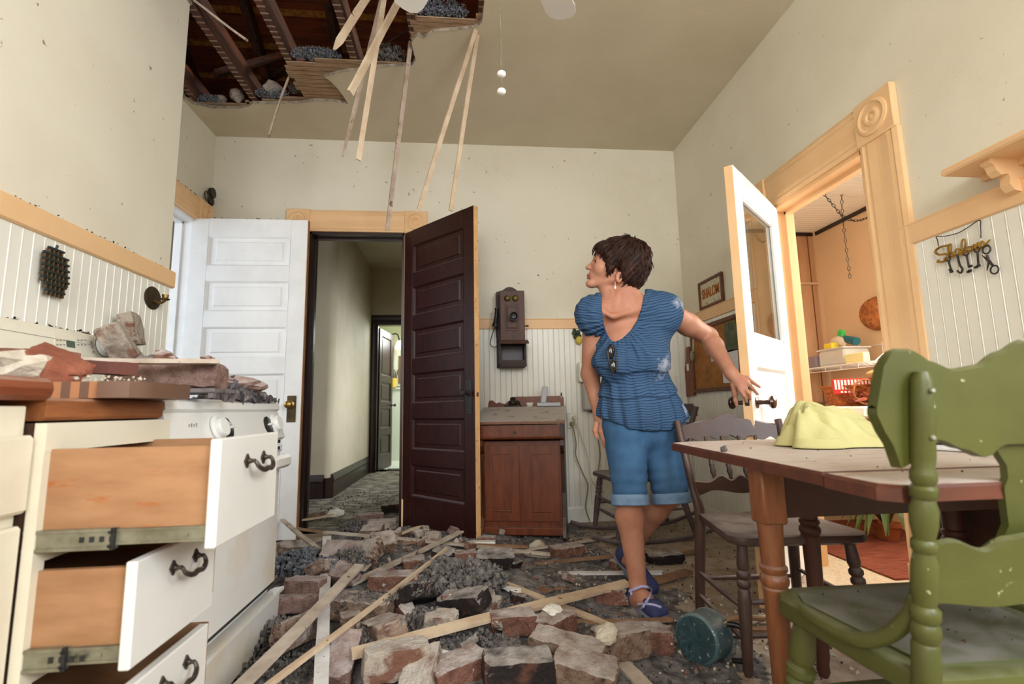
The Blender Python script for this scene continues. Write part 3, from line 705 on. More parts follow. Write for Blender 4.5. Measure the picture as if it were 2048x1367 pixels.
mb = MB(); mb.prism([(-1.46,.864),(-.752,.864),(-.748,.87),(-.748,.9),(-.752,.905),(-1.46,.905)], (0, .958, 0), X, Z, Y, .345)
solo('kitchen_counter', mb, mat('orange_brown_counter_edge', (150,92,52), .5, (122,72,40), 6, stretch=(8,1.2,8), dust=.5, dcol=(168,150,136)), 'orange brown wooden counter section directly above the open drawers', 'counter')
# cutting board: striped butcher block
M['cutA'] = mat('butcher_block_brown', (128,84,58), .5, (104,66,44), 8, stretch=(2,8,8), dust=.6, dcol=(176,164,152))
M['cutB'] = mat('butcher_block_dark', (104,76,60), .5, dust=.6, dcol=(176,164,152)); M['cutC'] = mat('butcher_block_orange', (164,112,76), .5, dust=.6, dcol=(176,164,152))
cb = thing('cutting_board', 'thick striped butcher block cutting board lying across the counter edge', 'cutting board', (-.83, 1.2, .906))
bnd = [-1.0, -.90, -.872, -.85, -.832, -.815, -.797, -.78, -.762, -.74]
mb = MB()
for i in range(len(bnd)-1): mb.box(((bnd[i]+bnd[i+1])/2, 1.19, .924), (bnd[i+1]-bnd[i], .23, .034), None, (1 if i % 2 else 2) if i > 0 else 0)
obj('blocks', mb, [M['cutA'], M['cutB'], M['cutC']], cb)
mb = MB(); pts = [(-.74,1.065),(-.71,1.066),(-.685,1.075),(-.672,1.1),(-.67,1.13),(-.67,1.25),(-.675,1.28),(-.69,1.3),(-.715,1.305),(-.74,1.305)]
mb.prism(pts, (0, 0, .907), X, Y, Z, .034, 0, True); obj('end_board', mb, M['cutB'], cb)
# ---------------------------------------------------------------- table
M['tabtop'] = mat('dusty_table_top', (152,100,70), .35, (126,80,56), 5, stretch=(1,6,6), spec=.45, dust=1.5, dcol=(190,178,168), spots=.0)
M['tabedge'] = mat('red_brown_table_edge', (96,50,34), .4, (78,40,28), 6, stretch=(1,5,5), spec=.5)
M['tableg'] = mat('orange_brown_turned_leg', (130,78,44), .4, (98,56,32), 6, stretch=(6,6,1), spec=.5, dust=.4)
M['tabdark'] = mat('dark_table_apron', (74,42,30), .5, (58,32,24), 6, spec=.4)
TZ = .74
tb = thing('kitchen_table', 'dusty brown drop leaf kitchen table with turned legs beside the right wall', 'table', (1.2, 1.25, 0))
def toppoly(mb, poly, z0, z1, mi_top=0, mi_edge=1):
    c = .006; n = len(poly)
    cx = sum(p[0] for p in poly)/n; cy = sum(p[1] for p in poly)/n
    def ins(p, d):
        v = Vector((p[0]-cx, p[1]-cy)); return (p[0]-v.x/v.length*d, p[1]-v.y/v.length*d)
    A = [(p[0], p[1], z0) for p in poly]; B = [(p[0], p[1], z1-c) for p in poly]; T = [(*ins(p, c), z1) for p in poly]
    mb.add(A+B, [(i, (i+1) % n, n+(i+1) % n, n+i) for i in range(n)], False, mi_edge)
    mb.add(B+T, [(i, (i+1) % n, n+(i+1) % n, n+i) for i in range(n)], False, mi_edge)
    mb.add(T, [tuple(range(n))], False, mi_top); mb.add(A, [tuple(range(n))[::-1]], False, mi_edge)
mb = MB(); toppoly(mb, [(.671,.893),(1.52,.893),(1.52,1.66),(1.44,1.76),(.80,1.74),(.722,1.70)], TZ-.026, TZ); obj('table_top', mb, [M['tabtop'], M['tabedge']], tb)
mb = MB(); toppoly(mb, [(.684,.735),(1.50,.735),(1.52,.889),(.671,.889),(.662,.76)], TZ-.028, TZ-.0015); obj('drop_leaf', mb, [M['tabtop'], M['tabedge']], tb)
mb = MB(); mb.bar((.735,1.175,.655), (1.44,1.175,.655), .02, .12); mb.bar((.735,1.175,.655), (1.14,1.60,.655), .02, .12); mb.bar((1.14,1.60,.655), (1.455,1.40,.655), .02, .12); mb.bar((1.455,1.40,.655), (1.44,1.175,.655), .02, .12); obj('apron', mb, M['tabdark'], tb)
mb = MB(); mb.box((1.508, 1.23, .52), (.02, .60, .385), None, 0, .004); obj('hanging_leaf', mb, M['tabdark'], tb)
lp = [(0,.013),(.03,.02),(.06,.018),(.10,.022),(.45,.024),(.72,.027),(.742,.030),(.75,.027),(.758,.031),(.775,.033),(.79,.031),(.80,.026),(.812,.031),(.826,.031),(.835,.026),(.9,.027),(1,.029)]
for (lx, ly) in ((.735, 1.175), (1.14, 1.60), (1.44, 1.175), (1.455, 1.40)):
    mb = MB(); mb.turned((lx, ly, 0), (lx, ly, .585), lp, 18); mb.box((lx, ly, .65), (.060, .060, .132), None, 0, .004); obj('leg', mb, M['tableg'] if lx < .9 else M['tabdark'], tb)
# ---------------------------------------------------------------- chairs
M['chairA'] = mat('dusty_dark_brown_chair', (76,54,48), .4, (58,40,36), 8, spec=.5, dust=.7, dcol=(150,138,132), dlo=.35)
M['chairG'] = mat('worn_green_chair_paint', (80,83,35), .42, (70,73,30), 5, spec=.45, dust=.2, dcol=(170,166,150), dlo=.6, spots=.012, sscale=70, scol=(170,168,130))
M['seatG'] = mat('dusty_green_seat', (84,90,54), .28, (74,80,48), 5, spec=.6, dust=.9, dcol=(122,118,108), dlo=.6)
M['chairR'] = mat('dusty_mauve_rocker', (98,84,86), .5, (76,62,64), 8, spec=.4, dust=.6, dcol=(150,142,142), dlo=.3)
def leg_turn(mb, a, b, r=.019, n=14):
    prof = [(0,.55),(.03,.75),(.3,.95),(.55,1.1),(.62,1.0),(.64,.8),(.66,1.12),(.69,1.12),(.71,.8),(.73,1.12),(.76,1.12),(.78,.8),(.82,1.05),(.9,.95),(1,.8)]
    return mb.turned(a, b, [(t, r*k) for t, k in prof], n)
# brown chair on the far side of the table, facing the camera. local frame: +y = front
CA = thing('dining_chair', 'brown wooden spindle back chair pushed under the far side of the table', 'chair', (1.13, 1.80, 0), math.radians(176))
def seatslab(fw, bw, y0, y1, z, t, r=.05):
    p = [(-bw/2, y0), (-fw/2, y1-r), (-fw/2+r*.4, y1-r*.3), (-fw/2+r, y1), (fw/2-r, y1), (fw/2-r*.4, y1-r*.3), (fw/2, y1-r), (bw/2, y0)]
    mb = MB(); n = len(p)
    cy = (y0+y1)/2
    lay = [(.93, z-t), (.995, z-t*.75), (1.0, z-t*.4), (.985, z-t*.1), (.95, z), (.8, z-.004), (.4, z-.008)]
    vs = [(q[0]*s, cy+(q[1]-cy)*s, zz) for s, zz in lay for q in p]
    fs = [(k*n+i, k*n+(i+1) % n, (k+1)*n+(i+1) % n, (k+1)*n+i) for k in range(len(lay)-1) for i in range(n)]
    fs += [tuple(range(n))[::-1], tuple(range(len(vs)-n, len(vs)))]
    return mb.add(vs, fs, True)
sz = .435
obj('seat', seatslab(.48, .40, -.19, .21, sz, .034), M['chairA'], CA, local=True)
fl = [(-.20,.165), (.20,.165)]
for sx in (-1, 1):
    mb = MB(); mb.tube(bez([(sx*.205,-.225,0),(sx*.195,-.205,.25),(sx*.19,-.19,.43),(sx*.205,-.20,.52),(sx*.22,-.25,.70),(sx*.225,-.285,.80)], 6), [.016+.006*math.sin(PI*min(1, i/18)) for i in range(31)], 10)
    obj('back_post', mb, M['chairA'], CA, local=True)
    mb = MB(); leg_turn(mb, (sx*.215,.185,0), (sx*.185,.15,sz-.03), .02); obj('leg', mb, M['chairA'], CA, local=True)
for (a, b, nm) in (((-.205,-.21,.2), (-.205,.175,.2), 0), ((.205,-.21,.2), (.205,.175,.2), 0), ((-.205,-.21,.11), (-.21,.18,.10), 0), ((.205,-.21,.11), (.21,.18,.10), 0), ((-.205,.172,.22), (.205,.172,.22), 0), ((-.205,.18,.12), (.205,.18,.12), 0), ((-.2,-.215,.17), (.2,-.215,.17), 0)):
    mb = MB(); mb.turned(a, b, [(0,.007),(.3,.0095),(.5,.011),(.7,.0095),(1,.007)], 10); obj('stretcher', mb, M['chairA'], CA, local=True)
def crest(w, pts_top, pts_bot, t, org, tilt, bow=.02):
    """flat shaped rail in local x / tilted z, bowed backwards"""
    mb = MB(); N_ = 40; P = []
    def ev(pts, s):
        for i in range(len(pts)-1):
            if pts[i][0] <= s <= pts[i+1][0]:
                u = (s-pts[i][0])/(pts[i+1][0]-pts[i][0]); u = u*u*(3-2*u); return pts[i][1]+(pts[i+1][1]-pts[i][1])*u
        return pts[-1][1]
    F, B = [], []
    for i in range(N_+1):
        s = i/N_; x = (s-.5)*w; yb = -bow*(1-(2*s-1)**2)
        zt, zb = ev(pts_top, s), ev(pts_bot, s)
        col = []
        for k in range(5):
            z = zb+(zt-zb)*k/4; col.append((x, z, yb))
        F.append([(org[0]+c[0], org[1]+c[2]-c[1]*tilt+t/2, org[2]+c[1]) for c in col]); B.append([(org[0]+c[0], org[1]+c[2]-c[1]*tilt-t/2, org[2]+c[1]) for c in col])
    mb.grid(F); mb.grid(B)
    top = [[f[-1] for f in F], [(f[-1][0], (f[-1][1]+b[-1][1])/2, f[-1][2]+t*.25) for f, b in zip(F, B)], [b[-1] for b in B]]
    mb.grid(top); mb.grid([[f[0] for f in F], [b[0] for b in B]]); mb.grid([F[0], B[0]]); mb.grid([F[-1], B[-1]])
    return mb
obj('crest_rail', crest(.47, [(0,.075),(.08,.085),(.3,.105),(.5,.13),(.7,.105),(.92,.085),(1,.075)], [(0,.0),(.12,.035),(.2,.02),(.3,.04),(.4,.025),(.5,.045),(.6,.025),(.7,.04),(.8,.02),(.88,.035),(1,0)], .022, (0,-.262,.695), .22), M['chairA'], CA, local=True)
obj('lower_back_rail', crest(.40, [(0,.055),(.15,.05),(.3,.075),(.4,.055),(.5,.075),(.6,.055),(.7,.075),(.85,.05),(1,.055)], [(0,.0),(.2,.02),(.5,.005),(.8,.02),(1,0)], .02, (0,-.195,.50), .15, .01), M['chairA'], CA, local=True)
for sx in (-.105, -.035, .035, .105):
    mb = MB(); mb.turned((sx, -.215, .555), (sx*1.05, -.275, .735), [(0,.006),(.12,.008),(.2,.012),(.3,.008),(.34,.011),(.38,.008),(.5,.007),(.62,.008),(.75,.011),(.9,.007),(1,.006)], 10); obj('spindle', mb, M['chairA'], CA, local=True)
# green chair in the right foreground, seen from behind. local +y = front (towards the table)
CG = thing('dining_chair', 'green painted pressed back chair in the right foreground', 'chair', (.885, .70, 0), math.radians(-1))
sg_ = .455
mb = seatslab(.44, .40, .03, .42, sg_, .045, .06)
obj('seat', mb, M['chairG'], CG, local=True)
mb = MB(); p = [(-.155,.07),(-.185,.33),(-.165,.375),(-.12,.39),(.12,.39),(.165,.375),(.185,.33),(.155,.07)]
mb.prism(p, (0, 0, sg_-.006), X, Y, Z, .0065); obj('seat_panel', mb, M['seatG'], CG, local=True)
pprof = [(0,.018),(.16,.021),(.29,.0225),(.38,.0235),(.40,.025),(.48,.025),(.555,.0245),(.56,.0205),(.572,.026),(.585,.026),(.592,.021),(.6,.026),(.613,.026),(.62,.019),(.65,.0245),(.685,.023),(.705,.018),(.71,.023),(.722,.023),(.727,.018),(.75,.024),(.775,.025),(.792,.019),(.797,.024),(.81,.024),(.815,.018),(.823,.023),(.836,.023),(.842,.019),(.86,.0215),(.93,.021),(.985,.0195),(1,.012)]
for sx in (-1, 1):
    mb = MB(); mb.turned((sx*.205, .12, 0), (sx*.187, .045, .45), [(0,.014),(.3,.016),(.6,.018),(1,.0185)], 16)
    mb.turned((sx*.187, .045, .45), (sx*.187, -.015, .915), [((t_-.5)*2 if t_ >= .5 else 0, r_*.76) for t_, r_ in pprof if t_ >= .48], 18)
    po = obj('back_post', mb, M['chairG'], CG, local=True)
    for z in (.885, .815):
        mb = MB(); mb.lathe([(.004,0),(.0045,.002),(.003,.004),(0,.004)], (sx*.187, -.015-(z-.915)*.129-.0155, z), (0,-1,.1), 10)
        obj('screw_head', mb, M['steel'], po, local=True)
    mb = MB(); leg_turn(mb, (sx*.215,.40,0), (sx*.175,.345,sg_-.04), .025, 16); obj('leg', mb, M['chairG'], CG, local=True)
    mb = MB(); mb.tube(bez([(sx*.205,.30,.452),(sx*.215,.22,.455),(sx*.212,.14,.465),(sx*.198,.085,.50),(sx*.187,.045,.56),(sx*.185,.03,.62)], 8), .0125, 12); obj('hip_brace', mb, M['chairG'], CG, local=True)
obj('crest_rail', crest(.50, [(0,.03),(.03,.10),(.06,.118),(.12,.117),(.19,.098),(.26,.085),(.34,.09),(.42,.112),(.5,.13),(.58,.112),(.66,.09),(.74,.085),(.81,.098),(.88,.117),(.94,.118),(.97,.10),(1,.03)],
    [(0,.02),(.04,-.02),(.08,-.065),(.12,-.05),(.2,-.02),(.28,-.035),(.36,-.05),(.42,-.03),(.5,-.03),(.58,-.03),(.64,-.05),(.72,-.035),(.8,-.02),(.88,-.05),(.92,-.065),(.96,-.02),(1,.02)], .02, (0,.018,.83), .12, .004), M['chairG'], CG, local=True)
mb = MB(); p = [(-.045,.805),(-.036,.785),(-.022,.765),(-.02,.745),(-.027,.73),(-.024,.70),(-.02,.67),(-.03,.65),(-.035,.63),(.035,.63),(.03,.65),(.02,.67),(.024,.7),(.027,.73),(.02,.745),(.022,.765),(.036,.785),(.045,.805)]
mb.prism(p, (0, .035+.09, -.0), X, Vector((0,-.13,1)), Y, .012); obj('back_splat', mb, M['chairG'], CG, local=True)
obj('lower_back_rail', crest(.36, [(0,.05),(.1,.055),(.25,.038),(.35,.055),(.5,.06),(.65,.055),(.75,.038),(.9,.055),(1,.05)], [(0,-.035),(.3,-.045),(.5,-.04),(.7,-.045),(1,-.035)], .018, (0,.028,.60), .12, .0), M['chairG'], CG, local=True)
for (a, b) in (((-.205,.12,.2), (-.2,.37,.2)), ((.205,.12,.2), (.2,.37,.2)), ((-.2,.375,.26), (.2,.375,.26)), ((-.205,.385,.14), (.205,.385,.14)), ((-.2,.12,.24), (.2,.12,.24))):
    mb = MB(); mb.turned(a, b, [(0,.008),(.3,.0105),(.5,.012),(.7,.0105),(1,.008)], 10); obj('stretcher', mb, M['chairG'], CG, local=True)
# ---------------------------------------------------------------- sloped desk at the back wall. local: front = -y
M['desk'] = mat('reddish_brown_desk_wood', (122,62,32), .4, (98,46,24), 5, stretch=(5,5,1), spec=.5, dust=.35, dcol=(150,136,126), dlo=.5)
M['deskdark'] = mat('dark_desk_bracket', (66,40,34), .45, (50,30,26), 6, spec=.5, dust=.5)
M['desktop'] = mat('dusty_desk_lid', (120,76,52), .4, dust=1.7, dcol=(182,175,170), dlo=.3, spec=.5, spots=.05, sscale=22, scol=(60,54,52))
DK = thing('writing_desk', 'reddish brown sloped lid writing desk standing under the old wall telephone', 'desk', (.41, 3.545, 0), math.radians(-13))
DK.scale = (1.08, 1, 1); bpy.context.view_layer.update()
def dk(n, mb, m_): return obj(n, mb, m_, DK, local=True)
mb = MB(); mb.box((0, .045, .36), (.50, .36, .58), None, 0, .003); mb.box((0, .035, .055), (.53, .40, .05), None, 0, .006); dk('cabinet_body', mb, M['desk'])
for sx in (-1, 1):
    mb = MB(); x0, x1, z0, z1 = (-.235, -.015, .12, .62) if sx < 0 else (.015, .235, .12, .62)
    mb.box(((x0+x1)/2, -.141, z1-.03), (x1-x0-.1, .02, .06)); mb.box(((x0+x1)/2, -.141, z0+.025), (x1-x0-.1, .02, .05)); mb.box((x0+.025, -.141, (z0+z1)/2), (.05, .02, z1-z0)); mb.box((x1-.025, -.141, (z0+z1)/2), (.05, .02, z1-z0))
    mb.box(((x0+x1)/2, -.137, (z0+z1)/2), (x1-x0-.1, .01, z1-z0-.1)); mb.sweep([(0,.002),(.006,.008),(.012,.002)], (x0+.05, -.14, z0+.056), (x1-.05, -.14, z0+.056), Z, -Y)
    dk('front_panel', mb, M['desk'])
    mb = MB(); pr = [(.23,.0),(.23,.87),(.13,.872),(-.215,.768),(-.215,.67),(-.19,.655),(-.20,.62),(-.17,.58),(-.135,.56),(-.125,.5),(-.11,.3),(-.125,.14),(-.17,.10),(-.205,.07),(-.215,.03),(-.20,.0),(-.15,.0),(-.14,.03),(.12,.03),(.13,0)]
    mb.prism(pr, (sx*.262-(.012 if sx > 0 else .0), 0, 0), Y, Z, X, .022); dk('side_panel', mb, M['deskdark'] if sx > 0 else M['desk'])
mb = MB(); mb.box((0, -.20, .715), (.50, .02, .085)); mb.sweep([(0,.0),(.006,.014),(.016,.018),(.02,.008)], (-.275, -.205, .662), (.275, -.205, .662), Z, -Y); mb.box((0,0,.70),(.5,.4,.05)); dk('lid_box', mb, M['desk'])
mb = MB(); mb.prism([(-.23,.766),(-.225,.782),(.12,.883),(.13,.870)], (-.285, 0, 0), Y, Z, X, .57); dk('sloping_lid', mb, M['desktop'])
mb = MB(); mb.box((0, .175, .868), (.56, .11, .018)); dk('pen_shelf', mb, M['desktop'])
mb = MB(); mb.prism([(-.27,.875),(.27,.875),(.27,.945),(.262,.955),(.25,.945),(.25,.96),(-.08,.96),(-.08,.935),(-.12,.93),(-.15,.905),(-.19,.92),(-.21,.91),(-.235,.935),(-.26,.935),(-.268,.915)], (0, .215, 0), X, Z, Y, .014); dk('gallery_back', mb, M['desk'])
mb = MB(); mb.lathe([(.005,0),(.006,.02),(.004,.026),(.003,.03),(0,.031)], (.255, .222, .955), Z, 10); dk('finial', mb, M['deskdark'])
mb = MB(); mb.prism([(-.008,.0),(.008,0),(.006,.02),(-.006,.02)], (-.03, -.2155, .70), X, Z, Y, .002); dk('keyhole_plate', mb, M['black'])
def dkp(x, y, z): return DK.matrix_world @ Vector((x, y, z))
# things on the desk
M['phonegrey'] = mat('silver_grey_plastic', (176,178,184), .35, spec=.5); M['phoneblack'] = mat('black_plastic', (26,26,28), .4, spec=.5)
M['ceramic'] = mat('white_ceramic', (232,230,222), .25, spec=.5); M['bronze'] = mat('dark_bronze', (64,52,40), .45, (46,38,30), 20, metal=.5)
RD = RotZ(math.radians(-13)).to_4x4()
ph = thing('cordless_phone', 'silver cordless phone standing in its base on the sloped desk', 'phone', dkp(.17, .165, .878), math.radians(-13))
mb = MB(); mb.prism([(-.055,0),(.055,0),(.055,.02),(.0,.034),(-.055,.03)], (-.085, 0, 0), Y, Z, X, .17); obj('phone_base', mb, M['phonegrey'], ph, local=True)
mb = MB(); mb.box((0, 0, .003), (.18, .12, .008), None, 0, .002); obj('base_tray', mb, M['phoneblack'], ph, local=True)
Rm = eul(-.25, .12, 0); mb = MB(); mb.box(Rm @ Vector((0,0,.075))+Vector((-.045,.01,.02)), (.045, .022, .13), Rm, 0, .006); hs = obj('handset', mb, M['phonegrey'], ph, local=True)
mb = MB()
for i in range(12): mb.box((.02+(i % 3)*.018, -.03+(i//3)*.016, .028-(i//3)*.001), (.012, .009, .012), None, 0, .002)
obj('keypad', mb, M['phoneblack'], ph, local=True)
mb = MB(); mb.lathe([(.016,0),(.022,.004),(.030,.025),(.031,.034),(.028,.034),(.024,.012),(0,.008)], dkp(.035, .165, .878), Z, 22)
solo('cup', mb, M['ceramic'], 'small white ceramic cup on the sloped desk beside the cordless phone', 'cup')
mb = MB(); c = dkp(-.085, .165, .878); mb.box(c+Vector((0,0,.010)), (.13, .07, .02), RotZ(-.23), 0, .006); mb.lathe([(.03,.02),(.036,.03),(.03,.05),(.018,.055),(.022,.07),(.012,.078),(0,.08)], c, Z, 14); mb.lathe([(.014,.02),(.016,.04),(.006,.05),(0,.052)], c+Vector((.04,0,0)), Z, 10)
solo('inkstand', mb, M['bronze'], 'dark bronze inkstand on the shelf of the sloped desk', 'inkstand')
# ---------------------------------------------------------------- old wall telephone
M['oak'] = mat('old_dark_oak', (84,48,32), .5, (62,36,25), 6, stretch=(6,6,1), spec=.4, dust=.3, dcol=(140,124,104), dlo=.5)
M['oakdark'] = mat('dark_oak_back', (60,38,30), .55, (44,28,24), 6, spec=.4); M['bellbrass'] = mat('dull_green_brass', (120,106,52), .4, (90,82,44), 14, metal=.7)
YW = YB-.014
TP = thing('wall_telephone', 'antique wooden crank wall telephone with two brass bells on the back wall', 'telephone', (.358, YW, 1.185))
mb = MB(); mb.prism([(-.112,0),(.108,0),(.112,.01),(.112,.60),(.105,.61),(.07,.612),(.045,.632),(.025,.645),(0,.65),(-.025,.645),(-.045,.632),(-.07,.612),(-.105,.61),(-.112,.6)], (.358, YW-.022, 1.185), X, Z, Y, .02); obj('backboard', mb, M['oakdark'], TP)
mb = MB(); mb.box((.363, YW-.085, 1.19+.385), (.19, .125, .40), None, 0, .004); obj('case', mb, M['oak'], TP)
fy_ = YW-.1485
mb = MB(); mb.box((.358, fy_, 1.56), (.105, .006, .20), None, 0, .002); mb.box((.358, fy_-.004, 1.56), (.082, .006, .172), None, 1, .001); mb.box((.358, fy_-.007, 1.56), (.072, .006, .158), None, 0, .002); obj('door_panel', mb, [M['oak'], M['oakdark']], TP)
for dx in (-.032, .03):
    mb = MB(); mb.lathe([(.026,0),(.0255,.008),(.02,.016),(.01,.021),(.004,.022),(.004,.026),(0,.027)], (.358+dx, fy_+.004, 1.712), -Y, 20); obj('bell', mb, M['bellbrass'], TP)
mb = MB(); mb.tube([(.362, fy_-.008, 1.575), (.365, fy_-.05, 1.565)], .012, 12); mb.lathe([(.016,0),(.03,.008),(.034,.02),(.034,.026),(.029,.026),(.018,.012),(.006,.010),(0,.010)], (.365, fy_-.048, 1.565), Vector((.05,-1,-.15)), 24); obj('mouthpiece', mb, M['phoneblack'], TP)
mb = MB(); mb.prism([(0,0),(-.075,-.022),(-.078,-.010),(0,.018)], (.262, YW-.145, 1.372), Y, Z, X, .215); obj('writing_shelf', mb, M['oak'], TP)
mb = MB(); mb.box((.258+.008, YW-.075, 1.285), (.016, .10, .19)); mb.box((.46, YW-.075, 1.285), (.016, .10, .19)); mb.box((.363, YW-.075, 1.198), (.21, .115, .022), None, 0, .004); mb.box((.363, YW-.124, 1.222), (.2, .012, .03)); obj('lower_box', mb, M['oakdark'], TP)
mb = MB(); mb.box((.363, YW-.03, 1.29), (.17, .006, .13)); obj('card', mb, mat('dusty_grey_card', (128,124,130), .8), TP)
mb = MB(); mb.turned((.247, YW-.1, 1.645), (.232, YW-.1, 1.50), [(0,.016),(.08,.017),(.12,.013),(.5,.0135),(.8,.019),(.95,.026),(1,.026)], 16); mb.tube([(.265, YW-.09, 1.60), (.235, YW-.1, 1.605)], .005, 8); obj('receiver', mb, M['phoneblack'], TP)
mb = MB(); mb.tube(bez([(.232, YW-.1, 1.5), (.205, YW-.08, 1.43), (.195, YW-.06, 1.37), (.225, YW-.06, 1.345), (.262, YW-.07, 1.36)], 8), .0032, 8); mb.tube(bez([(.24, YW-.1, 1.5), (.243, YW-.08, 1.42), (.262, YW-.07, 1.37)], 6), .003, 8); obj('cord', mb, M['phoneblack'], TP)
mb = MB(); mb.tube([(.455, YW-.09, 1.505), (.475, YW-.09, 1.505), (.476, YW-.10, 1.502)], .005, 8); mb.tube([(.476, YW-.10, 1.505), (.492, YW-.1, 1.503)], .008, 10); obj('crank', mb, M['black'], TP)
# ---------------------------------------------------------------- small things on the back wall, right of the desk
M['plate'] = mat('ivory_plastic', (222,216,196), .45)
mb = MB(); mb.box((.828, YB-.018, .77), (.075, .008, .12), None, 0, .003)
for z in (.745, .795): mb.box((.828, YB-.022, z), (.03, .004, .032), None, 1, .004)
ot = solo('power_outlet', mb, [M['plate'], M['ceramic']], 'ivory wall outlet above the tangled cords on the back wall', 'outlet')
mb = MB(); mb.box((.828, YB-.038, .745), (.03, .03, .035), None, 0, .006); mb.tube(bez([(.828, YB-.05, .735), (.85, YB-.045, .60), (.845, YB-.05, .5), (.90, YB-.04, .36), (.93, YB-.045, .27), (.905, YB-.05, .12), (.93, YB-.06, .02)], 8), .005, 8)
solo('wall_wire', mb, mat('tan_cord', (150,136,100), .6), 'tan cord hanging in a zigzag from the wall outlet', 'wire')
mb = MB(); mb.box((.845, YB-.036, .79), (.03, .03, .03), None, 0, .006); mb.tube(bez([(.845, YB-.05, .78), (.90, YB-.05, .62), (.935, YB-.045, .5), (.96, YB-.045, .32), (1.06, YB-.05, .22)], 8), .004, 8)
solo('wall_wire', mb, mat('cream_cord', (206,200,180), .6), 'thin cream cord curving down to the right from the wall outlet', 'wire')
mb = MB(); mb.tube(bez([(1.03, YB-.03, .62), (1.04, YB-.03, .5), (1.02, YB-.035, .38), (1.03, YB-.03, .3)], 6), .004, 8)
solo('wall_wire', mb, mat('brown_cord', (120,96,70), .6), 'short brown cord on the back wall beside the rocking chair', 'wire')
dp = thing('wall_dispenser', 'narrow grey and white dispenser on the back wall half hidden by the woman', 'dispenser', (.945, YW, .84))
mb = MB(); mb.box((.925, YW-.03, 1.145), (.075, .06, .16), None, 0, .01); obj('upper_case', mb, M['ceramic'], dp)
mb = MB(); mb.box((.958, YW-.035, .955), (.09, .07, .22), None, 0, .012); mb.box((.985, YW-.04, .842), (.05, .04, .02), None, 1, .006); obj('lower_case', mb, [mat('grey_plastic_case', (176,172,166), .5), M['bone']], dp)
fr = thing('fruit_ornament', 'small green and yellow hanging fruit ornament by the woman\'s sleeve', 'ornament', (.9, YW, 1.36))
mb = MB()
for (dx, dz, r_) in ((-.03,.1,.018), (.0,.105,.02), (-.02,.07,.018), (.012,.075,.017), (-.028,.125,.014)): mb.sphere((.9+dx, YW-.02, 1.36+dz), r_, 10, 7, (1,.6,1))
obj('leaves', mb, mat('dark_green_leaf', (48,62,40), .6), fr)
mb = MB(); mb.sphere((.905, YW-.025, 1.40), .028, 12, 8, (1,.7,1.2)); obj('lemon', mb, mat('lemon_yellow', (206,184,80), .5), fr)
# ---------------------------------------------------------------- right wall near the back corner
def textmesh(body, size, ext=.002, bold=0.0):
    c = bpy.data.curves.new('t', 'FONT'); c.body = body; c.size = size; c.extrude = ext; c.align_x = 'CENTER'; c.align_y = 'CENTER'; c.offset = bold
    o = bpy.data.objects.new('t', c); COL.objects.link(o)
    dg = bpy.context.evaluated_depsgraph_get(); me = bpy.data.meshes.new_from_object(o.evaluated_get(dg))
    mb = MB(); mb.add([v.co.copy() for v in me.vertices], [tuple(p.vertices) for p in me.polygons])
    bpy.data.objects.remove(o); return mb
M['frame'] = mat('brown_frame_wood', (104,60,34), .45, (84,46,28), 8, stretch=(4,4,4)); M['linen'] = mat('cream_linen', (206,196,168), .9, bump=.3, bs=200)
fa = thing('framed_sampler', 'framed cross stitch sampler in orange letters on the right wall above the cork board', 'picture', (1.8, 3.36, 1.69))
Fw, Fh = .345, .215
Rf = Matrix((-Y, Z, -X)).transposed()          # local x runs towards the camera along the wall, local z into the room
def onw(x, y, z, c=(1.811, 3.362, 1.692)): return Vector(c)+Rf @ Vector((x, y, z))
mb = MB(); mb.box(onw(0,0,.008), (Fw-.03, Fh-.03, .008), Rf); obj('linen', mb, M['linen'], fa)
mb = MB()
for sg in (-1, 1): mb.box(onw(0, sg*(Fh/2-.011), .011), (Fw, .022, .022), Rf, 0, .004); mb.box(onw(sg*(Fw/2-.011), 0, .011), (.022, Fh-.044, .022), Rf, 0, .004)
obj('frame', mb, M['frame'], fa)
tm = textmesh('SHALOM', .066, .002, .002); tm.v = [onw(p.x*.97, p.y*1.5, .0135+p.z) for p in tm.v]; obj('stitched_letters', tm, mat('orange_brown_thread', (158,96,40), .8), fa)
mb = MB(); rr = random.Random(3)
for i in range(70):
    x_, y_ = rr.uniform(-.145,.145), rr.uniform(-.085,.085)
    if abs(y_) < .05 and abs(x_) < .135: continue
    mb.box(onw(x_, y_, .0125), (rr.uniform(.004,.012), .004, .002), Rf @ RotZ(rr.uniform(0,3)))
obj('stitched_vines', mb, mat('grey_blue_thread', (104,112,116), .8), fa)
ck = thing('cork_board', 'cork notice board with pinned papers on the right wall behind the woman\'s arm', 'notice board', (1.8, 3.4, 1.2))
c0 = (1.799, 3.28, 1.215)
mb = MB(); mb.box(onw(0,0,.006,c0), (.78, .45, .01), Rf); obj('cork', mb, mat('cork_brown', (164,110,58), .9, (146,94,46), 20), ck)
mb = MB()
for sg in (-1, 1): mb.box(onw(0, sg*.235, .012, c0), (.84, .03, .024), Rf, 0, .004); mb.box(onw(sg*.405, 0, .012, c0), (.03, .45, .024), Rf, 0, .004)
obj('frame', mb, M['frame'], ck)
def paper(x, y, w_, h_, a, m_, nm='paper'):
    mb = MB(); mb.box(onw(x, y, .0135, c0), (w_, h_, .002), Rf @ RotZ(a)); return obj(nm, mb, m_, ck)
M['paper'] = mat('white_paper', (222,222,224), .7); M['darkphoto'] = mat('dark_green_photo', (54,66,40), .5, (90,96,60), 14, vlo=.45, vhi=.6); M['blueprint'] = mat('paper_blue_drawing', (196,204,216), .7, (96,112,140), 30, vlo=.55, vhi=.6)
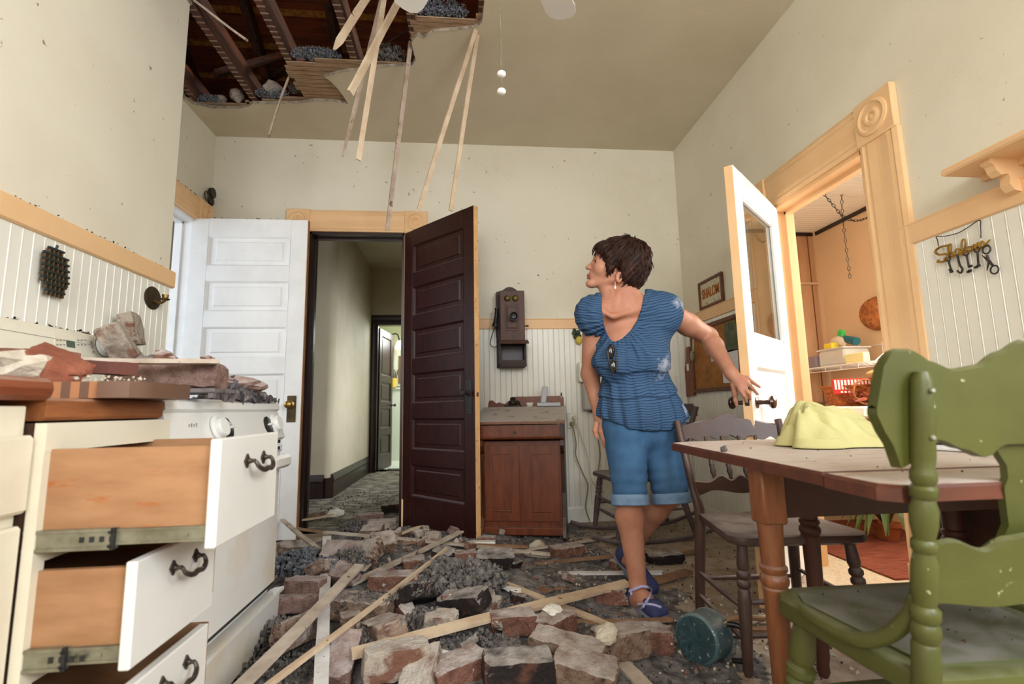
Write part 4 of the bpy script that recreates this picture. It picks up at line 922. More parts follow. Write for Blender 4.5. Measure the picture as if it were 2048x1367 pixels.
paper(.22, .11, .26, .20, .02, M['darkphoto'], 'photo'); paper(.13, -.09, .2, .22, -.04, M['paper']); paper(-.12, .075, .10, .10, .05, M['blueprint']); paper(-.09, -.0, .06, .07, -.03, M['blueprint'], 'card'); paper(.30, -.06, .1, .14, .02, M['paper'])
mb = MB()
for i in range(7): mb.sphere(onw(-.2+.004*(i % 2), -.07-.018*i, .016, c0), .005, 8, 6)
obj('push_pins', mb, M['steel'], ck)
bp = thing('paddle_board', 'brown wooden paddle shaped chopping board hanging in the back corner beside the cork board', 'chopping board', (1.8, 3.74, 1.0))
c1 = (1.795, 3.755, 1.13)
out = [(-.07,-.185),(.055,-.185),(.06,-.17),(.06,.04),(.045,.08),(.03,.12),(.03,.19),(.02,.205),(-.02,.205),(-.03,.19),(-.03,.12),(-.05,.08),(-.07,.04)]
mb = MB(); mb.prism(out, onw(0,0,.0,c1), Rf @ X, Rf @ Y, Rf @ Z, .018); obj('board', mb, mat('red_brown_board', (130,72,36), .45, (108,56,28), 6), bp)
mb = MB(); mb.prism([(-.016,.035),(.016,.035),(.018,.05),(.018,.075),(.016,.09),(-.016,.09),(-.018,.075),(-.018,.05)], onw(-.01,-.02,.0185,c1), Rf @ X, Rf @ Y, Rf @ Z, .001); obj('hand_hole', mb, M['bead'], bp)
mb = MB(); mb.sphere(onw(-.36, .03, .04, c0), .035, 14, 9, (.35,.75,1.3)); mb.tube([onw(-.36,.07,.03,c0), onw(-.362,.2,.02,c0)], .005, 8)
solo('ladle', mb, M['steel'], 'dark metal ladle hanging between the paddle board and the cork board', 'ladle')
# ---------------------------------------------------------------- right wall near the camera
M['ratbrass'] = mat('painted_gold_letter', (168,128,44), .4, (110,80,30), 20, metal=.5); M['oldiron'] = mat('old_iron', (70,62,58), .5, (54,48,46), 20, metal=.6)
kr = thing('key_rack', 'gold script metal word with old keys and scissors hanging from a wire under the rail', 'wall hanging', (1.79, 1.53, 1.42))
def kw(px, py, d=.012): return ox(px, py, 1.797-d)
def kline(parent, nm, pts, r, m_, n=6, d=.012, close=False):
    mb = MB(); P = [kw(*p, d) for p in pts]; P = bez(P, n) if len(P) > 2 else P
    mb.tube(P, r, 8); return obj(nm, mb, m_, parent)
kline(kr, 'letter_S', [(1894,491),(1880,494),(1871,502),(1877,509),(1892,508),(1896,514),(1888,522),(1876,524),(1878,519)], .0042, M['ratbrass'])
kline(kr, 'letter_h', [(1893,519),(1901,504),(1902,489),(1897,491),(1897,508),(1896,515),(1903,505),(1907,506),(1906,513),(1910,511)], .003, M['ratbrass'])
kline(kr, 'letter_a', [(1920,499),(1913,498),(1909,507),(1914,511),(1920,501),(1921,509),(1926,506)], .003, M['ratbrass'])
kline(kr, 'letter_l', [(1925,506),(1931,490),(1929,479),(1924,481),(1923,494),(1927,504),(1933,501)], .003, M['ratbrass'])
kline(kr, 'letter_o', [(1939,493),(1933,496),(1934,503),(1941,500),(1940,493),(1946,494)], .003, M['ratbrass'])
kline(kr, 'letter_m', [(1945,500),(1947,490),(1950,490),(1952,497),(1954,487),(1958,486),(1960,494),(1963,483),(1967,484),(1969,490),(1978,481),(1980,480)], .003, M['ratbrass'])
kline(kr, 'bar', [(1888,517),(1930,505),(1977,490)], .0035, M['ratbrass'], 4, .009)
kline(kr, 'hanging_wire', [(1877,492),(1875,480),(1873,473),(1890,472),(1915,466),(1935,455),(1959,440),(1961,455),(1962,476)], .0017, M['oldiron'], 5)
def key(pts, bow, bit):
    k = MB(); k.tube([kw(*p) for p in pts], .0032, 8)
    b = kw(*bow); k.tube([b+Vector((0, math.cos(a)*.009, math.sin(a)*.009)) for a in [i*PI/6 for i in range(12)]], .0025, 6, closed=True)
    for q in bit: k.box(kw(*q), (.005, .010, .008))
    obj('key', k, M['oldiron'], kr)
key([(1897,520),(1902,540)], (1896,517), [(1903,543),(1901,539)])
key([(1933,508),(1938,535)], (1932,506), [(1941,532),(1940,541),(1937,543)])
key([(1955,503),(1957,532)], (1954,499), [(1952,534),(1957,531)])
kline(kr, 'hook', [(1914,508),(1916,516),(1920,530),(1925,538),(1922,545),(1916,543),(1915,540)], .0034, M['oldiron'])
sc = MB()
sc.tube([kw(1974,510), kw(1978,522), kw(1974,541)], [.004,.004,.001], 8); sc.tube([kw(1985,530), kw(1978,522), kw(1964,510)], [.004,.005,.001], 8)
for (px, py) in ((1973,499), (1989,539)):
    c = kw(px, py); sc.tube([c+Vector((0, math.cos(a)*.013, math.sin(a)*.014)) for a in [i*PI/8 for i in range(16)]], .0028, 6, closed=True)
obj('scissors', sc, M['oldiron'], kr)
sh = thing('wall_shelf', 'peach painted wooden shelf on a carved bracket at the right edge of the picture', 'shelf', (1.75, 1.25, 1.6))
mb = MB(); mb.box((1.735, 1.10, 1.655), (.155, .74, .024), None, 0, .006); mb.box((1.80, 1.10, 1.632), (.02, .70, .024)); obj('shelf_board', mb, M['peach'], sh)
mb = MB(); br = [(0,0),(.12,0),(.122,-.012),(.105,-.022),(.10,-.04),(.085,-.055),(.06,-.05),(.055,-.065),(.06,-.085),(.045,-.105),(.02,-.11),(.015,-.125),(0,-.13)]
mb.prism(br, (1.81, 1.335, 1.643), -X, Z, Y, .03); obj('bracket', mb, M['peach'], sh)
# ---------------------------------------------------------------- left wall
tv = thing('iron_trivet', 'dark lattice iron trivet hanging on the cream beadboard above the range', 'trivet', (-1.45, 1.81, 1.3))
mb = MB(); c = Vector((-1.437, 1.812, 1.378)); rv = random.Random(8)
rows = [(0,.07),(1,.11),(2,.115),(3,.118),(4,.12),(5,.12),(6,.095),(7,.085)]
for i, w_ in rows:
    z = .075-.021*i
    off = .004*(i-3)*.5
    n_ = max(3, int(w_/.017)); 
    mb.box(c+Vector((.006, off, z)), (.010, w_, .009), None, 0, .003)
    for k in range(n_): mb.box(c+Vector((.002, off-w_/2+(k+.5)*w_/n_, z-.009)), (.014, .0045, .016), None, 1, .001)
    for k in range(n_-1): mb.box(c+Vector((-.004, off-w_/2+(k+1)*w_/n_, z-.009)), (.004, .010, .012), None, 1, .001)
mb.tube([c+Vector((0,0,.075)), c+Vector((0,.004,.095))], .004, 6)
obj('lattice', mb, [mat('dark_green_iron', (38,46,42), .5), mat('bronze_brown_iron', (74,58,38), .5)], tv)
sc_ = thing('brass_sconce', 'oval brass candle sconce at the far end of the cream beadboard', 'wall ornament', (-1.44, 2.385, 1.36))
mb = MB(); Ry = Matrix(((0,0,1),(0,1,0),(-1,0,0)))
mb.lathe([(.058,0),(.06,.004),(.052,.008),(.03,.006),(0,.008)], (-1.455, 2.385, 1.413), X, 28); mb.v = [Vector((p.x, p.y, 1.413+(p.z-1.413)*.9)) for p in mb.v]; obj('back_plate', mb, M['antique'], sc_)
mb = MB(); mb.tube(bez([(-1.448, 2.385, 1.40), (-1.42, 2.387, 1.39), (-1.40, 2.39, 1.40)], 5), .006, 8); mb.lathe([(.008,0),(.018,.006),(.02,.01),(.012,.014),(.014,.03),(.012,.03),(0,.02)], (-1.40, 2.39, 1.40), Z, 14); obj('candle_cup', mb, M['brass'], sc_)
pu_ = thing('iron_pulley', 'small dark iron pulley standing on the corner of the left door casing', 'pulley', (-1.93, 3.775, 2.456))
mb = MB(); mb.box((-1.935, 3.775, 2.485), (.035, .05, .058), None, 0, .012); mb.lathe([(.038,-.012),(.04,-.008),(.030,0),(.04,.008),(.038,.012)], (-1.93, 3.772, 2.555), X, 22); mb.tube([(-1.93, 3.775, 2.51), (-1.93, 3.772, 2.555)], .012, 8); obj('wheel', mb, M['oldiron'], pu_)
mb = MB(); mb.tube([Vector((-1.93, 3.70+.03*math.cos(a), 2.50+.032*math.sin(a))) for a in [i*PI/8 for i in range(16)]], .005, 8, closed=True); mb.tube([(-1.93, 3.715, 2.495), (-1.93, 3.752, 2.48)], .005, 8); obj('ring', mb, M['antique'], pu_)
# ---------------------------------------------------------------- ceiling fan (blades reach into the top of the picture)
M['fanwhite'] = mat('white_fan_paint', (236,234,230), .4)
fn = thing('ceiling_fan', 'white ceiling fan whose blade tips and pull chains hang into the top of the picture', 'fan', (.11, 1.46, 3.06))
mb = MB(); mb.lathe([(.07,0),(.07,-.03),(.03,-.05),(.014,-.06),(.014,-.17),(.10,-.19),(.12,-.22),(.12,-.29),(.09,-.33),(.05,-.34),(.05,-.40),(.03,-.42),(0,-.42)], (.11, 1.46, 3.06), Z, 28); obj('motor_housing', mb, M['fanwhite'], fn)
for k in range(5):
    a = math.radians(60+72*k)
    if k == 1: a = math.radians(121)
    d = Vector((math.cos(a), math.sin(a), 0)); s_ = Vector((-d.y, d.x, 0)); up = Vector((0,0,1))
    s2 = (s_+up*.18).normalized(); n2 = d.cross(s2)
    mb = MB(); p = [(.2,-.055),(.70,-.075),(.74,-.066),(.765,-.038),(.77,0),(.765,.038),(.74,.066),(.70,.075),(.2,.055)]
    mb.prism(p, (.11, 1.46, 2.755), d, s2, n2, .006); mb.box(Vector((.11,1.46,2.76))+d*.16, (.14, .03, .006), Matrix((d, s2, n2)).transposed()); obj('blade', mb, M['fanwhite'], fn)
for (px, kz, dx) in ((1, .0, 0), (2, .04, .012)):
    b0 = oy(1003, 148 if px == 1 else 183, 1.5)
    mb = MB(); mb.tube([(b0.x, 1.5, 2.72), (b0.x, 1.5, b0.z+.01)], .0022, 6); pc = obj('pull_chain', mb, M['steel'], fn)
    mb = MB(); mb.sphere(b0, .013, 14, 9, (1.15,1.15,.8)); obj('chain_knob', mb, M['fanwhite'], pc)
# ---------------------------------------------------------------- mudroom things
M['wicker'] = mat('woven_wicker', (184,112,60), .7, (140,80,40), 40, stretch=(1,1,1), vlo=.42, vhi=.58, bump=.8, bs=120)
M['orange'] = mat('orange_wicker', (196,110,52), .7, (150,78,34), 50, vlo=.42, vhi=.58, bump=.8, bs=140)
M['clearplastic'] = mat('cloudy_plastic', (232,232,226), .3, alpha=.5, spec=.5)
M['yellow'] = mat('yellow_card', (226,196,60), .6); M['green'] = mat('bright_green_plastic', (58,176,84), .4); M['bluegreen'] = mat('teal_plastic', (30,92,104), .4); M['violet'] = mat('grey_violet_bin', (140,128,142), .5)
hb_ = thing('wall_basket', 'round woven basket hanging on the salmon mudroom wall', 'basket', (MX, 3.2, 1.4))
bc = Vector((MX, 3.205, 1.50)); mb = MB()
mb.lathe([(.118,.0),(.122,.01),(.118,.03),(.11,.05),(.095,.07),(.07,.078),(.055,.078),(.05,.072),(.03,.07),(0,.07)], bc, -X, 32)
for i in range(5): mb.lathe([(.120-.010*i-.004, .012+.014*i),(.124-.010*i, .016+.014*i),(.120-.011*i-.004, .02+.014*i)], bc, -X, 32)
obj('woven_bowl', mb, M['wicker'], hb_)
mb = MB(); mb.tube(bez([bc+Vector((-.04,-.09,-.07)), bc+Vector((-.06,-.08,-.11)), bc+Vector((-.05,-.085,-.15))], 5), .006, 8); mb.sphere(bc+Vector((-.06,-.085,-.10)), .016, 8, 6); mb.sphere(bc+Vector((-.05,-.085,-.155)), .013, 8, 6); obj('red_tassel', mb, mat('red_yarn', (186,58,40), .8), hb_)
# chains from the ceiling
def chain(name, pts, r, label, link=.028):
    P = bez(pts, 14); mb = MB(); acc = 0; flip = 0; last = P[0]
    for i in range(1, len(P)):
        d = (P[i]-last)
        if d.length < link*.75: continue
        c = (P[i]+last)/2; t_ = d.normalized(); x_ = t_.orthogonal().normalized(); y_ = t_.cross(x_)
        if flip: x_ = y_
        mb.tube([c+t_*(math.cos(a)*link*.6)+x_*(math.sin(a)*link*.28) for a in [k*PI/4 for k in range(8)]], r, 5, closed=True); flip ^= 1; last = P[i]
    return solo(name, mb, M['oldiron'], label, 'chain')
chain('hanging_chain', [oy(1641,380,3.0), oy(1668,412,3.0), oy(1684,431,3.0), oy(1707,441,3.0), oy(1728,438,3.0), oy(1741,428,3.0), oy(1760,400,3.0)], .0022, 'chain looped in a swag across the mudroom ceiling')
p0 = oy(1683,376,3.01); chain('hanging_chain', [p0, oy(1685,431,3.01), oy(1693,500,3.01), oy(1700,556,3.01)], .0022, 'chain hanging straight down from the mudroom ceiling')
# wire shelf with things on it
SZ = 1.135; SXA, SXB = 2.66, MX-.006
wsf = thing('wire_shelf', 'white wire shelf on the salmon mudroom wall', 'shelf', (2.85, 3.3, SZ))
mb = MB()
for i in range(7): mb.tube([(SXA+i*(SXB-SXA)/6, 2.6, SZ), (SXA+i*(SXB-SXA)/6, 3.70, SZ)], .003, 6)
for i in range(24): mb.tube([(SXA, 2.6+i*.0478, SZ-.003), (SXB, 2.6+i*.0478, SZ-.003)], .0018, 5)
mb.tube([(SXA, 2.6, SZ-.035), (SXA, 3.70, SZ-.035)], .003, 6)
for i in range(8): mb.tube([(SXA, 2.62+i*.154, SZ), (SXA, 2.62+i*.154, SZ-.035)], .002, 5)
obj('wire_deck', mb, M['fanwhite'], wsf)
mb = MB(); mb.tube([(SXA+.01, 2.95, SZ), (MX-.004, 2.95, SZ+.22)], .004, 6); mb.tube([(MX-.006, 2.62, SZ+.14), (MX-.006, 3.4, SZ+.14)], .0025, 6)
for y in (2.8, 3.0, 3.2, 3.4): mb.tube([(MX-.006, y, SZ), (MX-.006, y, SZ+.16)], .0025, 6)
obj('brace', mb, M['fanwhite'], wsf)
b = thing('storage_bin', 'grey violet plastic bin at the left end of the wire shelf', 'bin', (2.80, 3.58, SZ+.003))
mb = MB(); mb.box((2.80, 3.6, SZ+.05), (.2, .14, .09), None, 0, .01); obj('tub', mb, M['violet'], b)
b = thing('storage_box', 'clear plastic box with a lid on the wire shelf', 'box', (2.79, 3.35, SZ+.003))
mb = MB(); mb.box((2.79, 3.36, SZ+.062), (.2, .26, .115), None, 0, .012); obj('box_body', mb, M['clearplastic'], b)
mb = MB(); mb.box((2.79, 3.36, SZ+.126), (.22, .28, .012), None, 0, .004); obj('lid', mb, M['clearplastic'], b)
mb = MB(); mb.box((2.71, 3.14, SZ+.037), (.05, .16, .068), None, 0, .003)
solo('card_box', mb, mat('pale_yellow_box', (232,222,160), .6), 'pale yellow flat box beside the clear plastic box on the wire shelf', 'box')
mb = MB(); mb.box((2.75, 3.42, SZ+.155), (.06, .09, .045), None, 0, .008)
solo('sponge', mb, M['yellow'], 'yellow sponge on top of the clear plastic box', 'sponge')
sb = thing('spray_bottle', 'teal spray bottle with a green trigger lying on the clear plastic box', 'bottle', (2.79, 3.29, SZ+.14))
mb = MB(); mb.tube([(2.79, 3.22, SZ+.165), (2.79, 3.3, SZ+.19), (2.79, 3.33, SZ+.215)], [.03,.028,.012], 12); obj('bottle_body', mb, M['bluegreen'], sb)
mb = MB(); mb.box((2.79, 3.355, SZ+.245), (.03, .06, .05), eul(.4,0,0), 0, .01); obj('trigger', mb, M['green'], sb)
mb = MB(); mb.sphere((2.84, 3.46, SZ+.185), .07, 14, 9, (.5,1.1,.75))
solo('plastic_bag', mb, mat('cloudy_white_bag', (226,206,186), .4, bump=.8, bs=30), 'crumpled cloudy plastic bag behind the yellow sponge', 'bag')
# chest freezer with baskets
cf = thing('wall_counter', 'white topped wall counter in the mudroom under the wire shelf', 'counter', (2.62, 3.2, 0.001))
mb = MB(); mb.box((2.63, 3.2, .81), (.62, 1.0, .07), None, 0, .012); obj('counter_top', mb, M['fanwhite'], cf)
for ly in (2.9, 3.5):
    mb = MB(); mb.prism([(2.966,.775),(2.45,.775),(2.45,.755),(2.93,.45),(2.966,.45)], (0, ly, 0), X, Z, Y, .03); obj('bracket', mb, M['panel'], cf)
FZ = .846
wb = thing('wicker_basket', 'orange wicker basket on the wall counter holding the red and white packet', 'basket', (2.60, 3.05, FZ))
mb = MB(); n = 36
mb.lathe([(.15,0),(.19,.12),(.2,.125),(.2,.135),(.185,.13),(.145,.01),(0,.008)], (2.60, 3.06, FZ), Z, 36)
for i in range(5): mb.lathe([(.155+.0075*i,.012+.024*i),(.163+.0075*i,.02+.024*i),(.158+.0075*i,.03+.024*i)], (2.60, 3.06, FZ), Z, 36)
obj('woven_side', mb, M['orange'], wb)
rb = thing('snack_packet', 'red and white striped packet standing in the orange wicker basket', 'packet', (2.47, 2.98, FZ+.05))
Rp = RotZ(math.radians(-28)) @ eul(-.12, 0, 0)
mb = MB(); mb.box(Vector((2.5, 2.94, FZ+.125)), (.25, .03, .10), Rp, 0, .006); obj('packet_body', mb, mat('red_packet', (206,44,38), .4), rb)
mb = MB()
for i in range(13): mb.box(Vector((2.5, 2.94, FZ+.13))+Rp @ Vector((-.11+.0185*i, -.0158, .005)), (.011, .002, .062), Rp)
for i in range(7): mb.box(Vector((2.5, 2.94, FZ+.13))+Rp @ Vector((-.08+.02*i, -.0158, -.042)), (.012, .002, .012), Rp)
obj('white_stripes', mb, M['ceramic'], rb)
mb = MB(); rg = random.Random(4)
hoop = [Vector((2.52, 2.80, FZ+.085))+Vector((math.sin(a)*.09, 0, math.cos(a)*.075)) for a in [i*PI/12 for i in range(24)]]
mb2 = MB(); 
wr = thing('dried_wreath', 'bundle of rust red dried leaves with a wicker hoop handle on the wall counter', 'dried leaves', (2.5, 2.85, FZ))
for i in range(150):
    a = rg.uniform(0, 2*PI); r_ = rg.uniform(.0,.19); c = Vector((2.50+math.cos(a)*r_*.7, 2.80+math.sin(a)*r_, FZ+.02+rg.random()*.085*(1-r_/.26)))
    d = Vector((rg.uniform(-1,1), rg.uniform(-1,1), rg.uniform(-.4,.6))).normalized(); s_ = d.orthogonal().normalized(); L_ = rg.uniform(.04,.08)
    mb.prism([(0,0),(L_*.3,.014),(L_*.7,.010),(L_,0),(L_*.7,-.010),(L_*.3,-.014)], c, d, s_, d.cross(s_), .0015)
obj('dry_leaves', mb, mat('rust_dry_leaf', (150,72,38), .8, (110,48,26), 12), wr)
mb2.tube([p+Vector((-.09,-.03,0)) for p in hoop], .006, 8, closed=True); obj('hoop_handle', mb2, M['wicker'], wr)
for (y0, z0, lb) in ((2.78, FZ+.20, 'tan felt hat brim above the striped packet'), (2.75, FZ+.115, 'tan felt hat brim beside the rust red leaves')):
    h_ = thing('felt_hat', lb, 'hat', (2.62, y0, z0)); mb = MB(); mb.sphere((2.64, y0, z0), .15, 22, 10, (1,1,.22)); obj('brim', mb, mat('tan_felt', (214,170,116), .9), h_)
    mb = MB(); mb.sphere((2.66, y0, z0+.03), .085, 18, 10, (1,1,.55)); obj('crown', mb, mat('tan_felt_crown', (206,160,108), .9), h_)
mb = MB(); mb.lathe([(.07,0),(.08,.005),(.13,.028),(.132,.032),(.12,.028),(.06,.01),(0,.01)], (2.52, 3.42, FZ), Z, 28)
solo('wooden_bowl', mb, mat('tan_wood_bowl', (180,136,96), .5), 'shallow tan wooden bowl at the left end of the wall counter', 'bowl')
mb = MB(); mb.lathe([(.0,0),(.05,.004),(.085,.014),(.088,.016)], (2.36, 3.5, FZ+.085), Vector((-.4,-1,.25)), 24, True); mb.lathe([(.088,.016),(.06,.012),(.0,.006)], (2.36, 3.5, FZ+.085), Vector((-.4,-1,.25)), 24)
solo('white_plate', mb, M['ceramic'], 'white plate standing on edge at the left end of the wall counter', 'plate')
# rug and plant
M['rugred'] = mat('red_striped_rug', (118,50,34), .95, (150,82,52), 7, stretch=(1,30,1), vlo=.42, vhi=.58, bump=.5, bs=120, vary2=((96,36,30), 5.0, .55, .6))
mb = MB(); mb.box((2.52, 2.92, .006), (.86, 1.15, .009))
for i in range(40): mb.tube([(2.10+i*.021, 3.49, .007), (2.10+i*.021, 3.54, .004)], .003, 5)
solo('rag_rug', mb, M['rugred'], 'red and orange striped rag rug on the mudroom carpet', 'rug')
M['leafg'] = mat('plant_green', (74,92,44), .5, (96,116,60), 6)
pp = thing('potted_plant', 'potted plant with long drooping green leaves on the mudroom floor', 'plant', (2.66, 3.0, .011))
mb = MB(); mb.lathe([(.06,0),(.075,.08),(.082,.08),(.082,.10),(.07,.10),(.06,.08),(0,.08)], (2.66, 3.0, .011), Z, 24); obj('pot', mb, mat('terracotta', (150,84,50), .8), pp)
rq = random.Random(9)
for k in range(12):
    a = PI*.55+rq.uniform(0, PI*1.0); L_ = rq.uniform(.2,.34); d = Vector((math.cos(a), math.sin(a), 0)); s_ = Vector((-d.y, d.x, 0))
    mb = MB(); rows = []
    for i in range(9):
        t_ = i/8; c = Vector((2.66,3.0,.10))+d*(.02+L_*.75*t_)+Z*(.13*math.sin(t_*2.6)-.10*t_*t_); w_ = .02*math.sin(PI*min(1, t_*.9+.1))+.002
        rows.append([c-s_*w_+Z*w_*.4, c, c+s_*w_+Z*w_*.4])
    mb.grid(rows); obj('leaf', mb, M['leafg'], pp)
# ---------------------------------------------------------------- bathroom and hall things
wl = thing('wall_sconce', 'bathroom wall sconce with a glowing white shade seen down the hall', 'lamp', (-1.15, 8.96, 2.0))
q = oy(788, 690, 8.8)
mb = MB(); mb.tube(bez([q+Vector((-.09,.14,-.02)), q+Vector((-.06,.06,.18)), q+Vector((.05,.02,.2)), q+Vector((.10,0,.05))], 8), .012, 8); mb.sphere(q+Vector((-.09,.14,-.03)), .05, 10, 7, (1,.4,1.6)); obj('arm', mb, M['oldiron'], wl)
mb = MB(); mb.lathe([(.03,.08),(.05,.05),(.07,0),(.085,-.05),(.08,-.06),(.0,-.03)], q+Vector((.10,0,.0)), Z, 18); obj('lamp_shade', mb, mat('lit_lamp_shade', (255,244,226), .6, emit=(255,240,214), estr=3.5), wl)
mb = MB(); mb.lathe([(.0,0),(.05,.02),(.055,.06),(.04,.08)], q+Vector((-.10,.02,-.2)), Z, 14); obj('oil_font', mb, mat('red_brown_glass', (150,80,60), .2), wl)
cu = thing('brush_cup', 'yellow cup of brushes on the ledge in the bathroom at the end of the hall', 'cup', oy(784, 780, 8.9))
q = Vector((oy(786, 780, 8.9).x, 8.9, 1.285)); mb = MB(); mb.lathe([(.055,0),(.06,.16),(.055,.16),(.05,.01),(0,.01)], q, Z, 16); obj('cup_body', mb, M['yellow'], cu)
mb = MB()
for i in range(6): mb.tube([q+Vector((-.03+i*.012,0,.05)), q+Vector((-.09+i*.035,.0,.3+.02*(i % 2)))], .008, 6)
obj('brushes', mb, M['oldiron'], cu)
cbm = thing('bathroom_cabinet', 'pale framed cabinet on the bathroom wall at the end of the hall', 'cabinet', oy(800, 740, 8.98))
q = oy(803, 745, 8.96); mb = MB(); mb.box((q.x+.12, 8.96, 1.66), (.52, .04, .72), None, 0, .01); obj('cabinet_door', mb, M['bathpanel'], cbm)
mb = MB(); mb.box((q.x+.10, 8.935, 1.6), (.3, .012, .5), None, 0); obj('brown_mirror', mb, mat('brown_mirror', (130,96,58), .3), cbm)
vg = MB()
for i in range(9): vg.box((-1.16+i*.028, 7.62, .004), (.014, .26, .008))
solo('floor_grate', vg, M['black'], 'dark metal floor grate in the bathroom doorway at the end of the hall', 'grate', kind=None)
# ---------------------------------------------------------------- implicit surfaces -> one continuous mesh (surface nets)
def A3(*p): return np.array(p, dtype=np.float32)
def cap(P, a, b, r1, r2):
    a = np.asarray(a, np.float32); b = np.asarray(b, np.float32); ba = b-a
    h = np.clip(((P-a) @ ba)/max(float(ba @ ba), 1e-9), 0, 1)
    return np.linalg.norm(P-a-h[:, None]*ba, axis=1) - (r1+(r2-r1)*h)
def ell(P, c, r, R_=None):
    q = P-np.asarray(c, np.float32)
    if R_ is not None: q = q @ R_
    r = np.asarray(r, np.float32)
    k0 = np.linalg.norm(q/r, axis=1); k1 = np.linalg.norm(q/(r*r), axis=1)+1e-9
    return k0*(k0-1)/k1
def smin(a, b, k):
    h = np.maximum(k-np.abs(a-b), 0)/k
    return np.minimum(a, b)-h*h*k*.25
def smax(a, b, k): return -smin(-a, -b, k)
def chain_sdf(P, pts, rs, k=.01):
    d = None
    for i in range(len(pts)-1):
        e = cap(P, pts[i], pts[i+1], rs[i], rs[i+1]); d = e if d is None else smin(d, e, k)
    return d
def polygonize(fn, lo, hi, h, name_mb=None):
    lo = np.array(lo, np.float32); hi = np.array(hi, np.float32); B = 8
    nb = np.ceil((hi-lo)/(h*B)).astype(int)
    n = nb*B+1
    # coarse pass at block centres
    ax = [lo[i]+h*B*(np.arange(nb[i])+.5) for i in range(3)]
    G = np.stack(np.meshgrid(*ax, indexing='ij'), -1).reshape(-1, 3).astype(np.float32)
    d = fn(G)
    rad = h*B*.5*1.75*1.35
    act = np.abs(d).reshape(nb) < rad+.012
    V = np.where(np.kron(d.reshape(nb), np.ones((B,B,B), np.float32)) > 0, 1.0, -1.0).astype(np.float32)
    V = np.pad(V, ((0,1),(0,1),(0,1)), constant_values=1.0)
    bi = np.argwhere(act)
    o = np.stack(np.meshgrid(*[np.arange(B+1)]*3, indexing='ij'), -1).reshape(-1, 3)
    CH_ = 600
    for s in range(0, len(bi), CH_):
        idx = (bi[s:s+CH_, None, :]*B+o[None]).reshape(-1, 3)
        V[idx[:, 0], idx[:, 1], idx[:, 2]] = fn((lo+idx*h).astype(np.float32))
    I = V < 0
    c = sum(I[i:I.shape[0]-1+i, j:I.shape[1]-1+j, k:I.shape[2]-1+k].astype(np.int8) for i in (0,1) for j in (0,1) for k in (0,1))
    cells = np.argwhere((c > 0) & (c < 8))
    cid = -np.ones(c.shape, np.int32); cid[cells[:, 0], cells[:, 1], cells[:, 2]] = np.arange(len(cells))
    acc = np.zeros((len(cells), 3)); cnt = np.zeros(len(cells))
    cor = [(i,j,k) for i in (0,1) for j in (0,1) for k in (0,1)]
    vals = [V[cells[:,0]+a, cells[:,1]+b, cells[:,2]+g] for a,b,g in cor]
    for p in range(8):
        for q in range(p+1, 8):
            if sum(abs(cor[p][i]-cor[q][i]) for i in range(3)) != 1: continue
            m_ = (vals[p] < 0) != (vals[q] < 0)
            t = np.where(m_, vals[p]/(vals[p]-vals[q]+1e-12), 0)[:, None]
            acc += np.where(m_[:, None], np.array(cor[p])*(1-t)+np.array(cor[q])*t, 0); cnt += m_
    vert = lo+(cells+acc/np.maximum(cnt, 1)[:, None])*h
    faces = []
    for a in range(3):
        b, g = (a+1) % 3, (a+2) % 3
        sl0 = [slice(None)]*3; sl1 = [slice(None)]*3; sl0[a] = slice(0, -1); sl1[a] = slice(1, None)
        s0 = I[tuple(sl0)]; s1 = I[tuple(sl1)]
        e = np.argwhere(s0 != s1); e = e[(e[:, b] > 0) & (e[:, g] > 0) & (e[:, b] < n[b]-1) & (e[:, g] < n[g]-1)]
        flip = s0[e[:, 0], e[:, 1], e[:, 2]]
        def cc(db, dg):
            q = e.copy(); q[:, b] += db; q[:, g] += dg; return cid[q[:, 0], q[:, 1], q[:, 2]]
        Q = np.stack([cc(-1,-1), cc(0,-1), cc(0,0), cc(-1,0)], 1)
        Q[~flip] = Q[~flip][:, ::-1]
        faces.append(Q)
    F = np.concatenate(faces)
    F = F[(F >= 0).all(1)]
    return vert.astype(float), F
def smooth_np(v, F, it=2, lam=.5):
    e = np.concatenate([F[:, [0,1]], F[:, [1,2]], F[:, [2,3]], F[:, [3,0]]]); e = np.concatenate([e, e[:, ::-1]])
    for _ in range(it):
        s = np.zeros_like(v); np.add.at(s, e[:, 0], v[e[:, 1]]); c = np.bincount(e[:, 0], minlength=len(v))[:, None]
        v = v+(s/np.maximum(c, 1)-v)*lam
    return v
def np_obj(name, v, F, mat_, parent=None, mi=None, smooth=True):
    """mesh object from numpy arrays (world coordinates)"""
    if parent is not None and parent.name in RM:
        Mi = np.array(RM[parent.name]); v = v @ Mi[:3, :3].T+Mi[:3, 3]
    me = bpy.data.meshes.new(name)
    me.vertices.add(len(v)); me.vertices.foreach_set('co', v.astype(np.float32).ravel())
    k = F.shape[1]
    me.loops.add(len(F)*k); me.loops.foreach_set('vertex_index', F.astype(np.int32).ravel())
    me.polygons.add(len(F)); me.polygons.foreach_set('loop_start', np.arange(0, len(F)*k, k, dtype=np.int32))
    if smooth: me.polygons.foreach_set('use_smooth', np.ones(len(F), dtype=bool))
    for m_ in (mat_ if isinstance(mat_, (list, tuple)) else [mat_]): me.materials.append(m_)
    if mi is not None: me.polygons.foreach_set('material_index', mi.astype(np.int32))
    me.update(calc_edges=True); me.validate()
    o = bpy.data.objects.new(name, me); COL.objects.link(o)
    if parent is not None:
        o.parent = parent
        if parent.name in RM: RM[o.name] = RM[parent.name]
    return o
